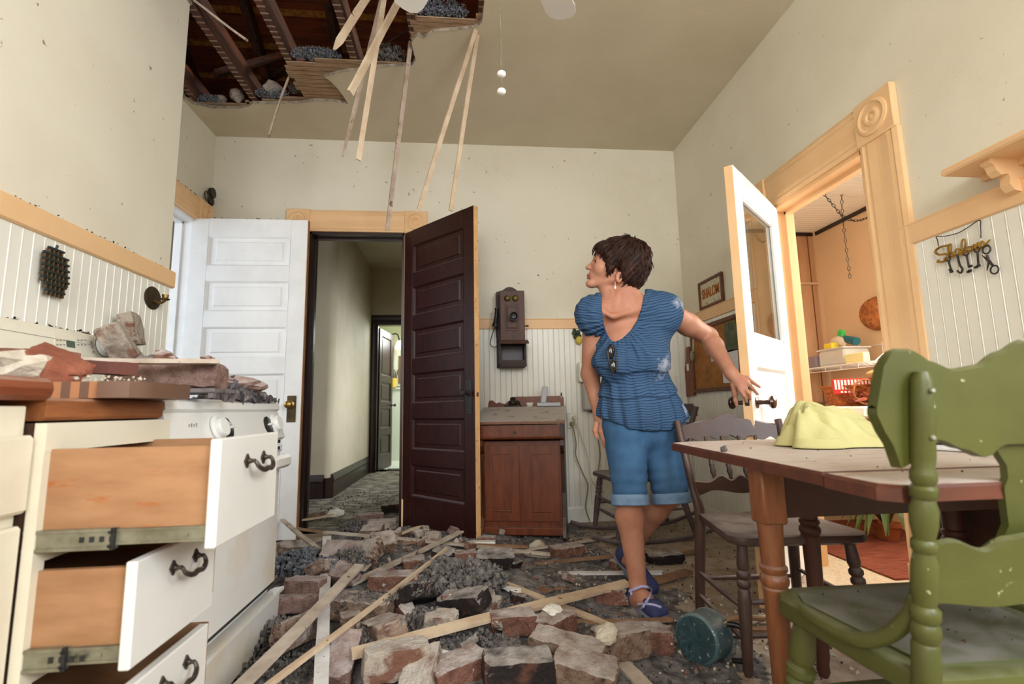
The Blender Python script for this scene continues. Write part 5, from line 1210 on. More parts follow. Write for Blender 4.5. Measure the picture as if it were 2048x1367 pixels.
def vnoise(P, s, seed=0):
    """cheap smooth 3-D noise: sum of rotated sines"""
    r = np.random.RandomState(seed); out = np.zeros(len(P), np.float32)
    for i in range(7):
        k = r.normal(size=3); k = k/np.linalg.norm(k)*s*(.6+.9*r.rand())
        out += np.sin(P @ k.astype(np.float32)+r.rand()*6.28)
    return out/3.0
def px_of(P):
    d = P-np.array(CPOS, np.float32); z = d @ np.array(CF, np.float32)
    return 1024+FPX*(d @ np.array(CR, np.float32))/z, 683.5-FPX*(d @ np.array(CU, np.float32))/z
# ---------------------------------------------------------------- the woman
M['skin'] = mat('skin', (184,132,108), .5, (172,116,92), 9, spec=.3, sss=.1, bump=.05, bs=220)
M['lips'] = mat('lip_skin', (158,92,78), .45, sss=.1); M['hair'] = mat('dark_brown_hair', (32,17,12), .55, (54,27,16), 18, spec=.2)
M['blouse'] = mat('blue_striped_cotton', (66,98,134), .85, spec=.15)
M['denim'] = mat('mid_blue_denim', (68,104,140), .85, (54,86,122), 7, bump=.25, bs=260, spec=.15, vary2=((100,140,172), 3.0, .55, .75)); M['denimcuff'] = mat('pale_denim_cuff', (122,150,178), .9, (104,132,164), 20, bump=.3, bs=240, spec=.1)
M['sole'] = mat('grey_rubber_sole', (112,116,126), .7); M['navy'] = mat('navy_sandal_fabric', (52,58,98), .8); M['strap'] = mat('lavender_strap', (172,168,204), .8)
M['eyew'] = mat('eye_white', (176,160,150), .35); M['iris'] = mat('dark_iris', (52,36,26), .15)
def stripes(m_):      # thin dark crosswise stripes + chalky plaster dust rubbed on the side and shoulder
    nt = m_.node_tree; N = nt.nodes; L = nt.links; b = N['Principled BSDF']
    tc = N.new('ShaderNodeTexCoord'); nz = N.new('ShaderNodeTexNoise'); nz.inputs['Scale'].default_value = 7; L.new(tc.outputs['Object'], nz.inputs['Vector'])
    ad = N.new('ShaderNodeVectorMath'); ad.operation = 'MULTIPLY_ADD'; L.new(nz.outputs['Color'], ad.inputs[0]); ad.inputs[1].default_value = (.05,.05,.05); L.new(tc.outputs['Object'], ad.inputs[2])
    mpn = N.new('ShaderNodeMapping'); mpn.vector_type = 'POINT'; L.new(ad.outputs[0], mpn.inputs[0]); nn = Vector(oy(1250,430,2.2))-Vector((WB.x,WB.y,0)); mpn.inputs['Location'].default_value = (-nn.x*.8, 0, -nn.z); mpn.inputs['Scale'].default_value = (.8,0,1)
    wv = N.new('ShaderNodeTexWave'); wv.wave_type = 'RINGS'; wv.rings_direction = 'SPHERICAL'; wv.inputs['Scale'].default_value = 26; L.new(mpn.outputs[0], wv.inputs['Vector'])
    r1 = N.new('ShaderNodeMapRange'); r1.inputs['From Min'].default_value = .55; r1.inputs['From Max'].default_value = .9; L.new(wv.outputs['Fac'], r1.inputs['Value'])
    mx = N.new('ShaderNodeMix'); mx.data_type = 'RGBA'; L.new(r1.outputs[0], mx.inputs[0]); mx.inputs[6].default_value = (*lin((64,92,124)),1); mx.inputs[7].default_value = (*lin((40,60,90)),1)
    n2 = N.new('ShaderNodeTexNoise'); n2.inputs['Scale'].default_value = 22; n2.inputs['Detail'].default_value = 8; n2.inputs['Roughness'].default_value = .75; L.new(tc.outputs['Object'], n2.inputs['Vector'])
    acc = None
    for c, rad in DUSTSPOTS:
        ds = N.new('ShaderNodeVectorMath'); ds.operation = 'DISTANCE'; L.new(tc.outputs['Object'], ds.inputs[0]); ds.inputs[1].default_value = c
        r2 = N.new('ShaderNodeMapRange'); r2.inputs['From Min'].default_value = rad; r2.inputs['From Max'].default_value = rad*.25; r2.inputs['To Max'].default_value = .42; L.new(ds.outputs['Value'], r2.inputs['Value'])
        if acc is None: acc = r2.outputs[0]
        else:
            mm = N.new('ShaderNodeMath'); mm.operation = 'MAXIMUM'; L.new(acc, mm.inputs[0]); L.new(r2.outputs[0], mm.inputs[1]); acc = mm.outputs[0]
    su = N.new('ShaderNodeMath'); su.operation = 'ADD'; L.new(acc, su.inputs[0]); L.new(n2.outputs['Fac'], su.inputs[1])
    r3 = N.new('ShaderNodeMapRange'); r3.inputs['From Min'].default_value = .80; r3.inputs['From Max'].default_value = .98; r3.inputs['To Max'].default_value = .75; L.new(su.outputs[0], r3.inputs['Value'])
    m3 = N.new('ShaderNodeMix'); m3.data_type = 'RGBA'; L.new(r3.outputs[0], m3.inputs[0]); L.new(mx.outputs[2], m3.inputs[6]); m3.inputs[7].default_value = (*lin((170,176,192)),1)
    L.new(m3.outputs[2], b.inputs['Base Color'])
w_ = lambda px, py, Y_: np.array(oy(px, py, Y_), np.float32)
WB = oz(1290, 1215, 0.0)
WO = thing('person', 'short haired woman in blue blouse and rolled jeans looking up at the ceiling', 'person', (WB.x, WB.y, 0))
DUSTSPOTS = [(tuple(Vector(oy(1335,735,2.1))-Vector((WB.x,WB.y,0))), .13), (tuple(Vector(oy(1352,610,2.15))-Vector((WB.x,WB.y,0))), .10), (tuple(Vector(oy(1362,820,2.2))-Vector((WB.x,WB.y,0))), .08)]
stripes(M['blouse'])
# joints
nb, hb0 = w_(1253,612,2.20), w_(1250,568,2.175)
shR, elR, wrR = w_(1188,626,2.19), w_(1180,748,2.30), w_(1199,828,2.30)
shL, elL, wrL = w_(1326,620,2.20), w_(1416,672,2.33), w_(1463,747,2.11)
hpR, knR, anR = w_(1250,862,2.25), w_(1259,985,2.205), w_(1276,1168,2.215)
hpL, knL, anL = w_(1322,862,2.28), w_(1340,982,2.235), w_(1266,1092,2.52)
# head frame: fwd to the left of the picture, a little away from the viewer
ha = math.radians(9)
HO = w_(1246,533,2.16)
cr, cu, cf = [np.array(v, np.float32) for v in (CR, CU, CF)]
hs = -cf*math.cos(ha)+cr*0-cr*math.sin(ha)*-1*0; 
fwd = -cr*math.cos(ha)+cf*math.sin(ha); sid = -cf*math.cos(ha)-cr*math.sin(ha)
RH = np.stack([fwd, cu, sid], 1)         # head local (a forward, b up, s towards the viewer) -> world
K = .00222
def hl(P): return (P-HO) @ RH/1000.0*1000.0
def hw(a, b, s): return HO+RH @ np.array([a, b, s], np.float32)*.001
def head_sdf(P):
    Q = (P-HO) @ RH*1000.0        # millimetres
    S = Q.copy(); S[:, 2] = np.abs(S[:, 2])
    d = ell(Q, (2,38,0), (96,84,72))
    d = smin(d, ell(Q, (76,2,0), (70,84,60)), 30)
    d = smin(d, cap(S, (30,-62,50), (138,-76,8), 17, 17), 22)
    d = smin(d, ell(Q, (148,-77,0), (25,20,25)), 14)
    d = smin(d, ell(Q, (124,-36,0), (36,34,33)), 16)
    d = smin(d, ell(S, (104,-12,36), (28,26,22)), 18)
    d = smin(d, cap(S, (127,37,5), (116,40,34), 8, 8), 12)
    d = smax(d, -ell(S, (134,22,31), (13,10,17)), 10)
    d = smin(d, cap(Q, (131,26,0), (160,2,0), 7.5, 10), 9)
    d = smin(d, ell(Q, (163,-1,0), (11,9,12)), 5); d = smin(d, ell(S, (150,-6,11), (9,7,7)), 5)
    d = smax(d, -ell(S, (155,-13,7), (5,4,3.5)), 3)
    d = smin(d, cap(S, (162,-37,0), (147,-43,20), 7, 3), 5); d = smin(d, cap(S, (161,-50,0), (147,-45,18), 7.5, 3), 5)
    d = smax(d, -cap(S, (170,-43.5,0), (149,-45,22), 1.6, 1.2), 3)
    d = smax(d, -cap(S, (157,-60,0), (152,-62,12), 4, 3), 8)
    # ear
    e = ell(S, (22,-58,70), (15,27,9)); e = smax(e, -ell(S, (24,-54,80), (9,18,9)), 5); e = smin(e, cap(S, (33,-58,72), (30,-74,70), 4, 5), 4)
    d = smin(d, e, 6)
    return d*.001
def hand_sdf(P, wr, palm, tips, thumb, pr=.021, fr=.0082, flat=None):
    d = cap(P, wr, palm*.55+wr*.45, .024, .027)
    for kn, mid, tip in tips:
        d = smin(d, cap(P, palm*.35+wr*.65, kn, .016, .0125), .014)
    f = None
    for kn, mid, tip in tips:
        g = np.minimum(cap(P, kn, mid, fr+.0016, fr+.0004), cap(P, mid, tip, fr, fr-.0018))
        f = g if f is None else np.minimum(f, g)
    d = smin(d, f, .006)
    for i in range(len(thumb)-1): d = smin(d, cap(P, thumb[i], thumb[i+1], .0125-.0015*i, .011-.0015*i), .008)
    return d
# left hand on the door edge, seen from the back
palmL = w_(1488,776,2.075)
def h3(a, b, c): return (w_(*a), w_(*b), w_(*c))
tipsL = [h3((1494,757,2.078), (1508,767,2.078), (1519,772,2.085)), h3((1494,769,2.068), (1506,777,2.062), (1515,782,2.072)), h3((1488,779,2.064), (1496,787,2.05), (1499,795,2.075)), h3((1481,783,2.066), (1489,791,2.055), (1492,800,2.075))]
tipsL = [h3((1495,756,2.078), (1507,765,2.074), (1519,773,2.082)), h3((1494,766,2.068), (1505,776,2.062), (1515,788,2.072)), h3((1489,775,2.064), (1497,786,2.052), (1500,797,2.068)), h3((1482,781,2.066), (1489,792,2.055), (1493,803,2.068))]
thL = [w_(1466,770,2.10), w_(1470,787,2.105), w_(1471,800,2.11), w_(1473,809,2.115)]
palmR = w_(1203,852,2.29)
tipsR = [h3((1200,862,2.265), (1206,878,2.262), (1210,890,2.27)), h3((1203,864,2.28), (1209,881,2.278), (1213,893,2.285)), h3((1206,864,2.295), (1211,879,2.297), (1215,889,2.30)), h3((1208,862,2.31), (1212,873,2.315), (1215,881,2.318))]
thR = [w_(1193,846,2.26), w_(1190,860,2.245), w_(1193,873,2.245)]
footR = [(w_(1268,1198,2.225), .03), (w_(1288,1198,2.15), .034), (w_(1306,1216,2.085), .032), (w_(1318,1224,2.05), .022)]
ft0, ft1, ft2 = w_(1246,1106,2.52), w_(1272,1136,2.44), w_(1303,1172,2.36)
def feet_sdf(P):
    d = cap(P, footR[0][0], footR[1][0], .031, .034)
    d = smin(d, cap(P, anR, footR[0][0]*.6+footR[1][0]*.4, .037, .036), .03)
    d = smin(d, cap(P, footR[1][0], footR[2][0], .034, .034), .02)
    off = np.array([.018, .008, 0], np.float32)
    for k in (-1, 0, 1): d = smin(d, cap(P, footR[2][0]+off*k, footR[3][0]+off*k*1.1, .02, .015), .012)
    e = cap(P, ft0, ft1, .03, .033); e = smin(e, cap(P, anL, ft0*.7+ft1*.3, .036, .032), .03); e = smin(e, cap(P, ft1, ft2, .033, .026), .02)
    return np.minimum(d, e)
bR, bL = w_(1222,722,2.145), w_(1300,716,2.145)
chest, waist, hips = w_(1265,688,2.225), w_(1272,772,2.245), w_(1286,838,2.27)
def torso_sdf(P):
    d = ell(P, chest, (.165,.105,.165)); d = smin(d, ell(P, waist, (.148,.11,.14)), .08); d = smin(d, ell(P, hips, (.178,.125,.125)), .07)
    d = smin(d, ell(P, bR, (.072,.062,.07)), .05); d = smin(d, ell(P, bL, (.072,.062,.07)), .05)
    d = smin(d, cap(P, nb, shR, .062, .058), .05); d = smin(d, cap(P, nb, shL, .062, .058), .05)
    return d
def legs_sdf(P, k=0.0):
    d = chain_sdf(P, [hpR, knR], [.092+k, .062+k]); d = smin(d, chain_sdf(P, [hpL, knL], [.098+k, .068+k]), .02)
    return d
def body_sdf(P):
    d = torso_sdf(P)
    d = smin(d, cap(P, nb, hb0, .062, .056), .035)
    # neck tendons and collar bones
    d = smin(d, cap(P, w_(1238,586,2.135), w_(1230,632,2.14), .008, .009), .03)
    d = smin(d, cap(P, w_(1232,632,2.118), w_(1300,612,2.15), .007, .008), .03); d = smin(d, cap(P, w_(1222,632,2.118), w_(1190,614,2.14), .007, .008), .03)
    d = smin(d, cap(P, hw(84,-82,0), w_(1232,618,2.185), .034, .05), .035)
    d = smin(d, head_sdf(P), .02)
    d = smin(d, chain_sdf(P, [shR, elR, wrR], [.052, .041, .028], .02), .03)
    m1 = shL*.45+elL*.55; m2 = elL*.72+wrL*.28
    d = smin(d, chain_sdf(P, [shL, m1, elL, m2, wrL], [.058, .053, .044, .043, .0275], .02), .03)
    d = smin(d, hand_sdf(P, wrL, palmL, tipsL, thL), .02); d = smin(d, hand_sdf(P, wrR, palmR, tipsR, thR), .02)
    d = smin(d, legs_sdf(P), .04)
    c1 = knR*.72+anR*.28+np.array([-.004,.018,0], np.float32)
    d = smin(d, chain_sdf(P, [knR, c1, anR], [.060, .058, .037], .03), .02)
    c2 = knL*.66+anL*.34+np.array([0,.012,.01], np.float32)
    d = smin(d, chain_sdf(P, [knL, c2, anL], [.062, .058, .038], .03), .02)
    d = smin(d, feet_sdf(P), .012)
    return d
def bbox(pts, pad): a = np.array(pts); return a.min(0)-pad, a.max(0)+pad
allj = [nb,hb0,shR,elR,wrR,shL,elL,wrL,hpR,knR,anR,hpL,knL,anL,palmL,palmR,ft0,ft1,ft2,footR[0][0],footR[3][0],chest,hips,hw(180,130,0),hw(-100,100,70),hw(-100,100,-70),tipsL[0][2],tipsR[0][2]]
lo, hi = bbox(allj, .16); lo[2] = -.005
v, F = polygonize(body_sdf, lo, hi, .0036)
v = smooth_np(v, F, 1, .4)
cen = v[F].mean(1); q = (cen-HO) @ RH*1000
lip = ((q[:,0] > 147) & (q[:,1] < -30.5) & (q[:,1] > -56) & (np.abs(q[:,2]) < 19+(q[:,0]-147)*.1)).astype(int)
body = np_obj('body', v, F, [M['skin'], M['lips']], WO, lip)
# eyes and brows
for sg in (1, -1):
    e = MB(); c = hw(119,22.5,32.5*sg); e.sphere(c, .0122, 16, 10); eo = obj('eye', e, M['eyew'], WO)
    e = MB(); d_ = Vector(fwd*.72+cu*.2+sid*.68*sg).normalized(); e.sphere(Vector(c)+d_*.0062, .0078, 12, 8); obj('iris', e, M['iris'], eo)
    e = MB(); e.tube(bez([hw(127,40,16*sg), hw(122,44,28*sg), hw(111,42,41*sg)], 5), [.0025,.003,.003,.003,.003,.003,.003,.003,.0025,.002,.001], 6); obj('eyebrow', e, M['hair'], WO)
    e = MB(); e.tube(bez([hw(130,27,22*sg), hw(131,33,33*sg), hw(121,28,45*sg)], 5), .0028, 6); e.tube(bez([hw(129,17,22*sg), hw(129,13,33*sg), hw(120,18,44*sg)], 5), .0025, 6); obj('eyelid', e, M['skin'], WO)
# hair: cap volume with combed grooves, plus loose locks
def hair_sdf(P):
    Q = (P-HO) @ RH*1000.0; S = Q.copy(); S[:, 2] = np.abs(S[:, 2])
    d = ell(Q, (0,50,0), (122,92,88))
    d = smin(d, ell(Q, (-48,0,0), (70,92,80)), 35)
    d = smin(d, ell(Q, (-28,-55,0), (48,58,62)), 30)
    d = smin(d, ell(Q, (92,84,0), (44,32,62)), 25)
    d = smin(d, ell(S, (62,20,60), (26,62,22)), 18)
    d = smin(d, cap(S, (66,-20,68), (84,-62,66), 13, 4), 12)
    d = smin(d, ell(S, (-12,-30,66), (30,52,20)), 14)
    # face opening
    face = ell(Q, (142,-16,0), (62,98,98)); d = smax(d, -face, 6)
    d = smax(d, -cap(S, (96,25,80), (104,-60,80), 22, 34), 6)
    d = smax(d, -ell(S, (24,-62,84), (19,30,22)), 5)
    d = smax(d, -(Q[:, 1]+118), 6)
    C0 = np.array([-30,100,10], np.float32); ax = np.array([-.38,.92,.08], np.float32); rel = Q-C0; e1 = np.array([.92,.38,0], np.float32); e2 = np.cross(ax, e1); ang = np.arctan2(rel @ e2, rel @ e1)+.004*(rel @ ax); g = np.sin(ang*30+vnoise(Q, .03, 7)*1.4)*1.7+np.sin(ang*61+vnoise(Q, .05, 8))*.9+vnoise(Q, .045, 3)*1.8
    return (d+g)*.001
lo, hi = bbox([hw(150,160,100), hw(-140,-130,-100), hw(150,-130,-100), hw(-140,160,100), hw(150,160,-100), hw(-140,-130,100)], .01)
v, F = polygonize(hair_sdf, lo, hi, .004)
hair = np_obj('hair', v, F, M['hair'], WO)
rh = random.Random(11); mb = MB(); vv = v
nrm_c = np.array(hw(0,40,0))
for i in range(620):
    k = rh.randrange(len(vv)); p = Vector(vv[k]); n_ = (p-Vector(nrm_c)).normalized()
    q = (vv[k]-HO) @ RH*1000
    # combed direction: away from the crown, down and forward at the fringe
    crown = Vector(hw(-45,125,5)); t_ = (p-crown); t_ = t_-n_*t_.dot(n_)
    if t_.length < 1e-3: continue
    t_.normalize(); t_ = (t_+Vector((rh.uniform(-.35,.35), rh.uniform(-.35,.35), rh.uniform(-.35,.2)))).normalized()
    L_ = rh.uniform(.018,.045)
    if q[0] > 60 and q[1] < 70: L_ *= .45
    a = p+n_*.0005; b_ = a+t_*L_*.5+n_*rh.uniform(.001,.005); c_ = a+t_*L_+n_*rh.uniform(-.003,.004)
    mb.tube(bez([a-t_*.006-n_*.003, a, b_, c_], 3), [.0018,.0022,.0026,.0028,.0028,.0027,.0024,.002,.0013,.0004], 5, cap=False)
obj('hair_locks', mb, M['hair'], WO)
# blouse
def poly_sdf2(X_, Y_, poly):
    n = len(poly); ins = np.zeros(len(X_), bool); dm = np.full(len(X_), 1e9, np.float32)
    for i in range(n):
        (x0, y0), (x1, y1) = poly[i], poly[(i+1) % n]
        ex, ey = x1-x0, y1-y0; t = np.clip(((X_-x0)*ex+(Y_-y0)*ey)/(ex*ex+ey*ey+1e-9), 0, 1)
        dm = np.minimum(dm, np.hypot(X_-x0-t*ex, Y_-y0-t*ey))
        c = ((y0 > Y_) != (y1 > Y_)) & (X_ < (x1-x0)*(Y_-y0)/(y1-y0+1e-9)+x0); ins ^= c
    return np.where(ins, -dm, dm)
NECK = [(1190,550),(1196,572),(1203,588),(1204,620),(1208,648),(1214,667),(1222,680),(1230,683),(1244,677),(1262,660),(1276,638),(1284,612),(1289,590),(1290,572),(1290,550)]
def blouse_sdf(P):
    x_, y_ = px_of(P)
    k = .014
    low = np.clip((np.float32(waist[2]+.10)-P[:, 2])/.30, 0, 1)
    d = torso_sdf(P)-k-low*.024
    d = smin(d, ell(P, w_(1278,812,2.235), (.185,.140,.13)), .05)
    # cap sleeves
    slR = ell(P, w_(1181,636,2.18), (.064,.085,.080)); slL = ell(P, w_(1329,634,2.20), (.080,.095,.092)); slL = smin(slL, cap(P, w_(1292,592,2.22), w_(1340,612,2.21), .035, .05), .05); slR = smin(slR, cap(P, w_(1206,597,2.20), w_(1180,618,2.19), .03, .045), .04)
    d = smin(d, slR, .045); d = smin(d, slL, .045)
    # tiers and gathers
    nc = w_(1250,500,2.2); z = -np.sqrt((P[:, 0]-nc[0])**2*.8+(P[:, 2]-nc[2])**2)+.008*np.sin(P[:, 0]*30)
    for py_, amp in ((747, .010), (797, .010)):
        zt = float(w_(1250,py_,2.13)[2]-nc[2])
        st_ = np.clip((zt-z)/.003, -1, 1)*.5+.5; d = d+amp*st_*np.clip(1-(zt-z)/.10, 0, 1)
    th = np.arctan2(P[:, 0]-chest[0], -(P[:, 1]-chest[1]-.05))
    fold = np.sin(th*17+vnoise(P, 9, 5)*1.6)*.0048*(.35+low)+np.sin(th*31+P[:, 2]*25)*.0014
    cx, cy = 1240, 640; rad = np.arctan2(y_-cy, x_-cx); rr_ = np.hypot(x_-cx, y_-cy)
    gath = np.sin(rad*34)*.0042*np.clip(1-(rr_-45)/70, 0, 1)*(rr_ > 30)
    d = d+fold+gath+vnoise(P, 26, 9)*.0018
    # cut: neckline (front), hem, sleeve openings, top of neck
    cut = poly_sdf2(x_, y_, NECK)*.0022
    front = np.where(P[:, 1] < 2.26, cut, .2)
    d = smax(d, -front, .006)
    hem = np.interp(x_, [1180,1200,1235,1262,1300,1340,1366,1385], [826,834,846,858,862,860,846,830])
    d = smax(d, (y_-hem)*.0022, .004)
    d = smax(d, -cap(P, nb+np.array([0,.02,0], np.float32), hb0+np.array([0,.0,.1], np.float32), .082, .085), .006)
    aL = (elL-shL)/np.linalg.norm(elL-shL); d = smax(d, np.where((P[:, 2] > float(elL[2])-.06) & (P[:, 0] > shL[0]), ((P-shL) @ aL-.092), -.2), .005)
    return d
lo, hi = bbox([chest, waist, hips, shR, shL, nb, hips-np.array([0,0,.1])], .17)
v, F = polygonize(blouse_sdf, lo, hi, .0045)
np_obj('blouse', v, F, M['blouse'], WO)
# jeans
def jeans_sdf(P):
    x_, y_ = px_of(P)
    d = legs_sdf(P, .012); d = smin(d, ell(P, hips, (.186,.134,.128)), .05)
    d = smin(d, ell(P, hips-np.array([0,0,.05], np.float32), (.165,.12,.09)), .04)
    for kn, hp in ((knR, hpR), (knL, hpL)):
        a = (kn-hp)/np.linalg.norm(kn-hp); t_ = (P-kn) @ a
        near = np.exp(-(np.linalg.norm(P-kn, axis=1)/.12)**2)
        d = d+np.sin(t_*120+vnoise(P, 14, 2)*1.5)*.003*near
    d = d+vnoise(P, 18, 6)*.0022
    d = smax(d, (float(knR[2])-.036-P[:, 2])-np.where(P[:, 0] > (knR[0]+knL[0])/2, .0, 0)*0, .004)
    d = smax(d, P[:, 2]-float(hips[2])-.03, .004)
    return d
lo, hi = bbox([hips, hpR, hpL, knR, knL], .16)
v, F = polygonize(jeans_sdf, lo, hi, .0045)
np_obj('jeans', v, F, M['denim'], WO)
for kn, hp, rr_, tl in ((knR, hpR, .082, .0), (knL, hpL, .086, .05)):
    def cuff(P):
        a = (kn-hp)/np.linalg.norm(kn-hp); t_ = (P-kn) @ a
        d = np.abs(cap(P, kn-a*.1, kn+a*.2, rr_, rr_-.005)+np.sin(t_*200)*.0008+vnoise(P, 22, 4)*.002)-.006
        return smax(d, np.abs(t_-.030-tl*0)-.024, .006)
    lo, hi = bbox([kn], .13); v, F = polygonize(cuff, lo, hi, .004); np_obj('jeans_cuff', v, F, M['denimcuff'], WO)
# sandals: sole, toe cap + heel cup, straps
def sandal(nm, axis_pts, up, toe_from, sole_off):
    heel, ball, toe = axis_pts
    s_ = thing
    def upper(P):
        d = np.abs(feet_sdf(P)-.004)-.0035
        a = (toe-heel); L_ = np.linalg.norm(a); a = a/L_; t_ = ((P-heel) @ a)/L_
        h_ = (P-heel) @ up
        reg = np.minimum(smax(toe_from-t_, t_-1.5, .02), smax(t_-.16, -.6-t_, .02))*L_
        reg = smax(reg, h_-.062, .01); side = smax(np.abs(t_-.5)*L_-.3*L_, h_+.002, .01)
        reg = smin(reg, side, .02)
        near = np.minimum(np.minimum(np.linalg.norm(P-heel, axis=1), np.linalg.norm(P-toe, axis=1)), np.linalg.norm(P-ball, axis=1))-.13
        return smax(smax(d, reg, .004), near, .004)
    lo, hi = bbox([heel, ball, toe], .09); v, F = polygonize(upper, lo, hi, .0036)
    up_o = np_obj('sandal', v, F, M['navy'], WO)
    def sole(P):
        q = np.array(up, np.float32)
        Pp = P
        f = None
        for a_, b_, r1, r2 in ((heel, ball, .036, .040), (ball, toe, .044, .036)):
            ab = b_-a_; t_ = np.clip(((P-a_) @ ab)/(ab @ ab), 0, 1); c = a_+t_[:, None]*ab; dv = P-c; h_ = dv @ q
            lat = np.linalg.norm(dv-h_[:, None]*q, axis=1)-(r1+(r2-r1)*t_); e = smax(lat, np.abs(h_+sole_off)-.011, .008)
            f = e if f is None else smin(f, e, .012)
        return f
    v, F = polygonize(sole, lo, hi, .0036); np_obj('sandal_sole', v, F, M['sole'], up_o)
    return up_o
u0 = np.array([0,0,1], np.float32)
so = sandal('sandal', (w_(1266,1204,2.222), w_(1298,1215,2.10), w_(1320,1226,2.045)), u0, .66, .016)
axL = ft2-ft0; axL = axL/np.linalg.norm(axL); upL = u0-axL*float(u0 @ axL); upL = upL/np.linalg.norm(upL)
sandal('sandal', (ft0-upL*.012, ft1-upL*.016, ft2-upL*.01), upL, .62, .02)
def footstrap(pts, wid=.006):
    """ribbon laid on the foot surface through photo points"""
    mb = MB(); P = []
    for (px, py) in pts:
        d = np.array(pray(px, py).normalized(), np.float32); t_ = 1.9
        o_ = np.array(CPOS, np.float32)
        for _ in range(60):
            g = float(feet_sdf((o_+d*t_)[None])[0])-.008; t_ += g
            if abs(g) < 1e-4 or t_ > 3.2: break
        P.append(Vector(o_+d*t_))
    P = bez(P, 6); mb.tube(P, wid, 8)
    obj('strap', mb, M['strap'], so)
footstrap([(1259,1182),(1270,1177),(1284,1172),(1296,1174),(1303,1178)]); footstrap([(1303,1178),(1300,1190),(1292,1204),(1284,1217),(1281,1230)], .005); footstrap([(1262,1180),(1263,1190)], .005)
footstrap([(1276,1208),(1290,1207),(1308,1209),(1322,1214)], .005); footstrap([(1278,1222),(1286,1212),(1294,1200)], .005)
# sunglasses hooked at the neckline, earring, ring
mb = MB()
def gl(px, py, d): return oy(px, py, d)
for (cx, cy) in ((1221,704),(1227,733)):
    c = gl(cx, cy, 2.055); mb.sphere(c, .028, 14, 9, (.62,.3,1.05))
mb.tube(bez([gl(1222,688,2.06), gl(1216,700,2.05), gl(1219,725,2.045), gl(1226,748,2.05)], 6), .005, 8); mb.tube(bez([gl(1228,690,2.06), gl(1232,712,2.05), gl(1233,742,2.05)], 6), .004, 8)
obj('sunglasses', mb, mat('black_sunglasses', (16,15,17), .12, spec=.6), WO)
mb = MB(); p = Vector(hw(40,-92,76)); mb.tube([p+Vector((0,0,.012)), p-Vector((0,0,.008))], .0012, 6); mb.sphere(p-Vector((0,0,.014)), .0045, 10, 7, (1,1,1.6)); obj('earring', mb, M['ceramic'], WO)
mb = MB(); c = w_(1500,772,2.064); a_ = (tipsL[1][1]-tipsL[1][0]); a_ = Vector(a_).normalized(); x_ = a_.orthogonal().normalized(); y_ = a_.cross(x_)
mb.tube([Vector(c)+x_*math.cos(t)*.0108+y_*math.sin(t)*.0108 for t in [i*PI/8 for i in range(16)]], .0022, 6, closed=True); obj('ring', mb, M['steel'], WO)
# ---------------------------------------------------------------- rubble on the kitchen floor
def hgt(x, y):
    h = 0.0
    for cx, cy, a, sx_, sy_ in ((-.55,2.95,.10,.38,.45),(-.62,2.35,.11,.28,.45),(-.1,2.75,.07,.45,.5),(-.25,3.45,.05,.5,.35),(-.1,2.05,.055,.5,.45),(.35,2.35,.03,.45,.4),(.2,1.65,.02,.5,.3)):
        h += a*math.exp(-((x-cx)/sx_)**2-((y-cy)/sy_)**2)
    return h
def fade(x, y):
    e = min(1, max(0, (1.25-x)/.6))
    return e
gx = np.arange(-.98, 1.74, .0145); gy = np.arange(1.05, 3.92, .0145)
GX, GY = np.meshgrid(gx, gy)
Hh = np.zeros_like(GX)
for cx, cy, a, sx_, sy_ in ((-.55,2.95,.10,.38,.45),(-.62,2.35,.11,.28,.45),(-.1,2.75,.07,.45,.5),(-.25,3.45,.05,.5,.35),(-.1,2.05,.055,.5,.45),(.35,2.35,.03,.45,.4),(.2,1.65,.02,.5,.3)):
    Hh += a*np.exp(-((GX-cx)/sx_)**2-((GY-cy)/sy_)**2)
P_ = np.stack([GX.ravel(), GY.ravel(), np.zeros(GX.size)], 1).astype(np.float32)
rs = np.random.RandomState(4)
amp = np.clip((1.55-GX)/1.0, .12, 1)*np.clip((GY-1.0)/.3, .3, 1)
n1 = vnoise(P_, 14, 1).reshape(GX.shape); n2 = vnoise(P_, 38, 2).reshape(GX.shape); n3 = vnoise(P_, 95, 3).reshape(GX.shape)
Hh = Hh*.8-.009*(1-amp)+amp*(np.maximum(n1, -.2)*.008+n2*.006+n3*.0035+rs.rand(*GX.shape)*.006)-.004*(1-amp)
r_, c_ = GX.shape
I_ = np.arange(r_*c_).reshape(r_, c_)
Fq = np.stack([I_[:-1,:-1].ravel(), I_[:-1,1:].ravel(), I_[1:,1:].ravel(), I_[1:,:-1].ravel()], 1)
keep = (Hh.ravel()[Fq].max(1) > .001)
cxs = GX.ravel()[Fq].mean(1); cys = GY.ravel()[Fq].mean(1)
keep &= ~((cxs < -.745) & (cys < 2.09)) & (cys < 3.9) & ~((cys > 3.82) & ((cxs > -.5) | (cxs < -1.19)))
M['dust'] = mat('grey_brown_plaster_dust', (132,127,125), .95, (84,81,80), 16, vlo=.4, vhi=.62, bump=.8, bs=70, spec=.1, vary2=((160,155,152), 9.0, .56, .7), spots=.08, sscale=60, scol=(58,54,54))
ob = np_obj('plaster_dust', np.stack([GX.ravel(), GY.ravel(), np.maximum(Hh.ravel(), .0005)], 1), Fq[keep], M['dust'])
set_props(ob, 'grey plaster dust and crumbs spread in a low mound over the kitchen floor', 'plaster dust', None, 'stuff')
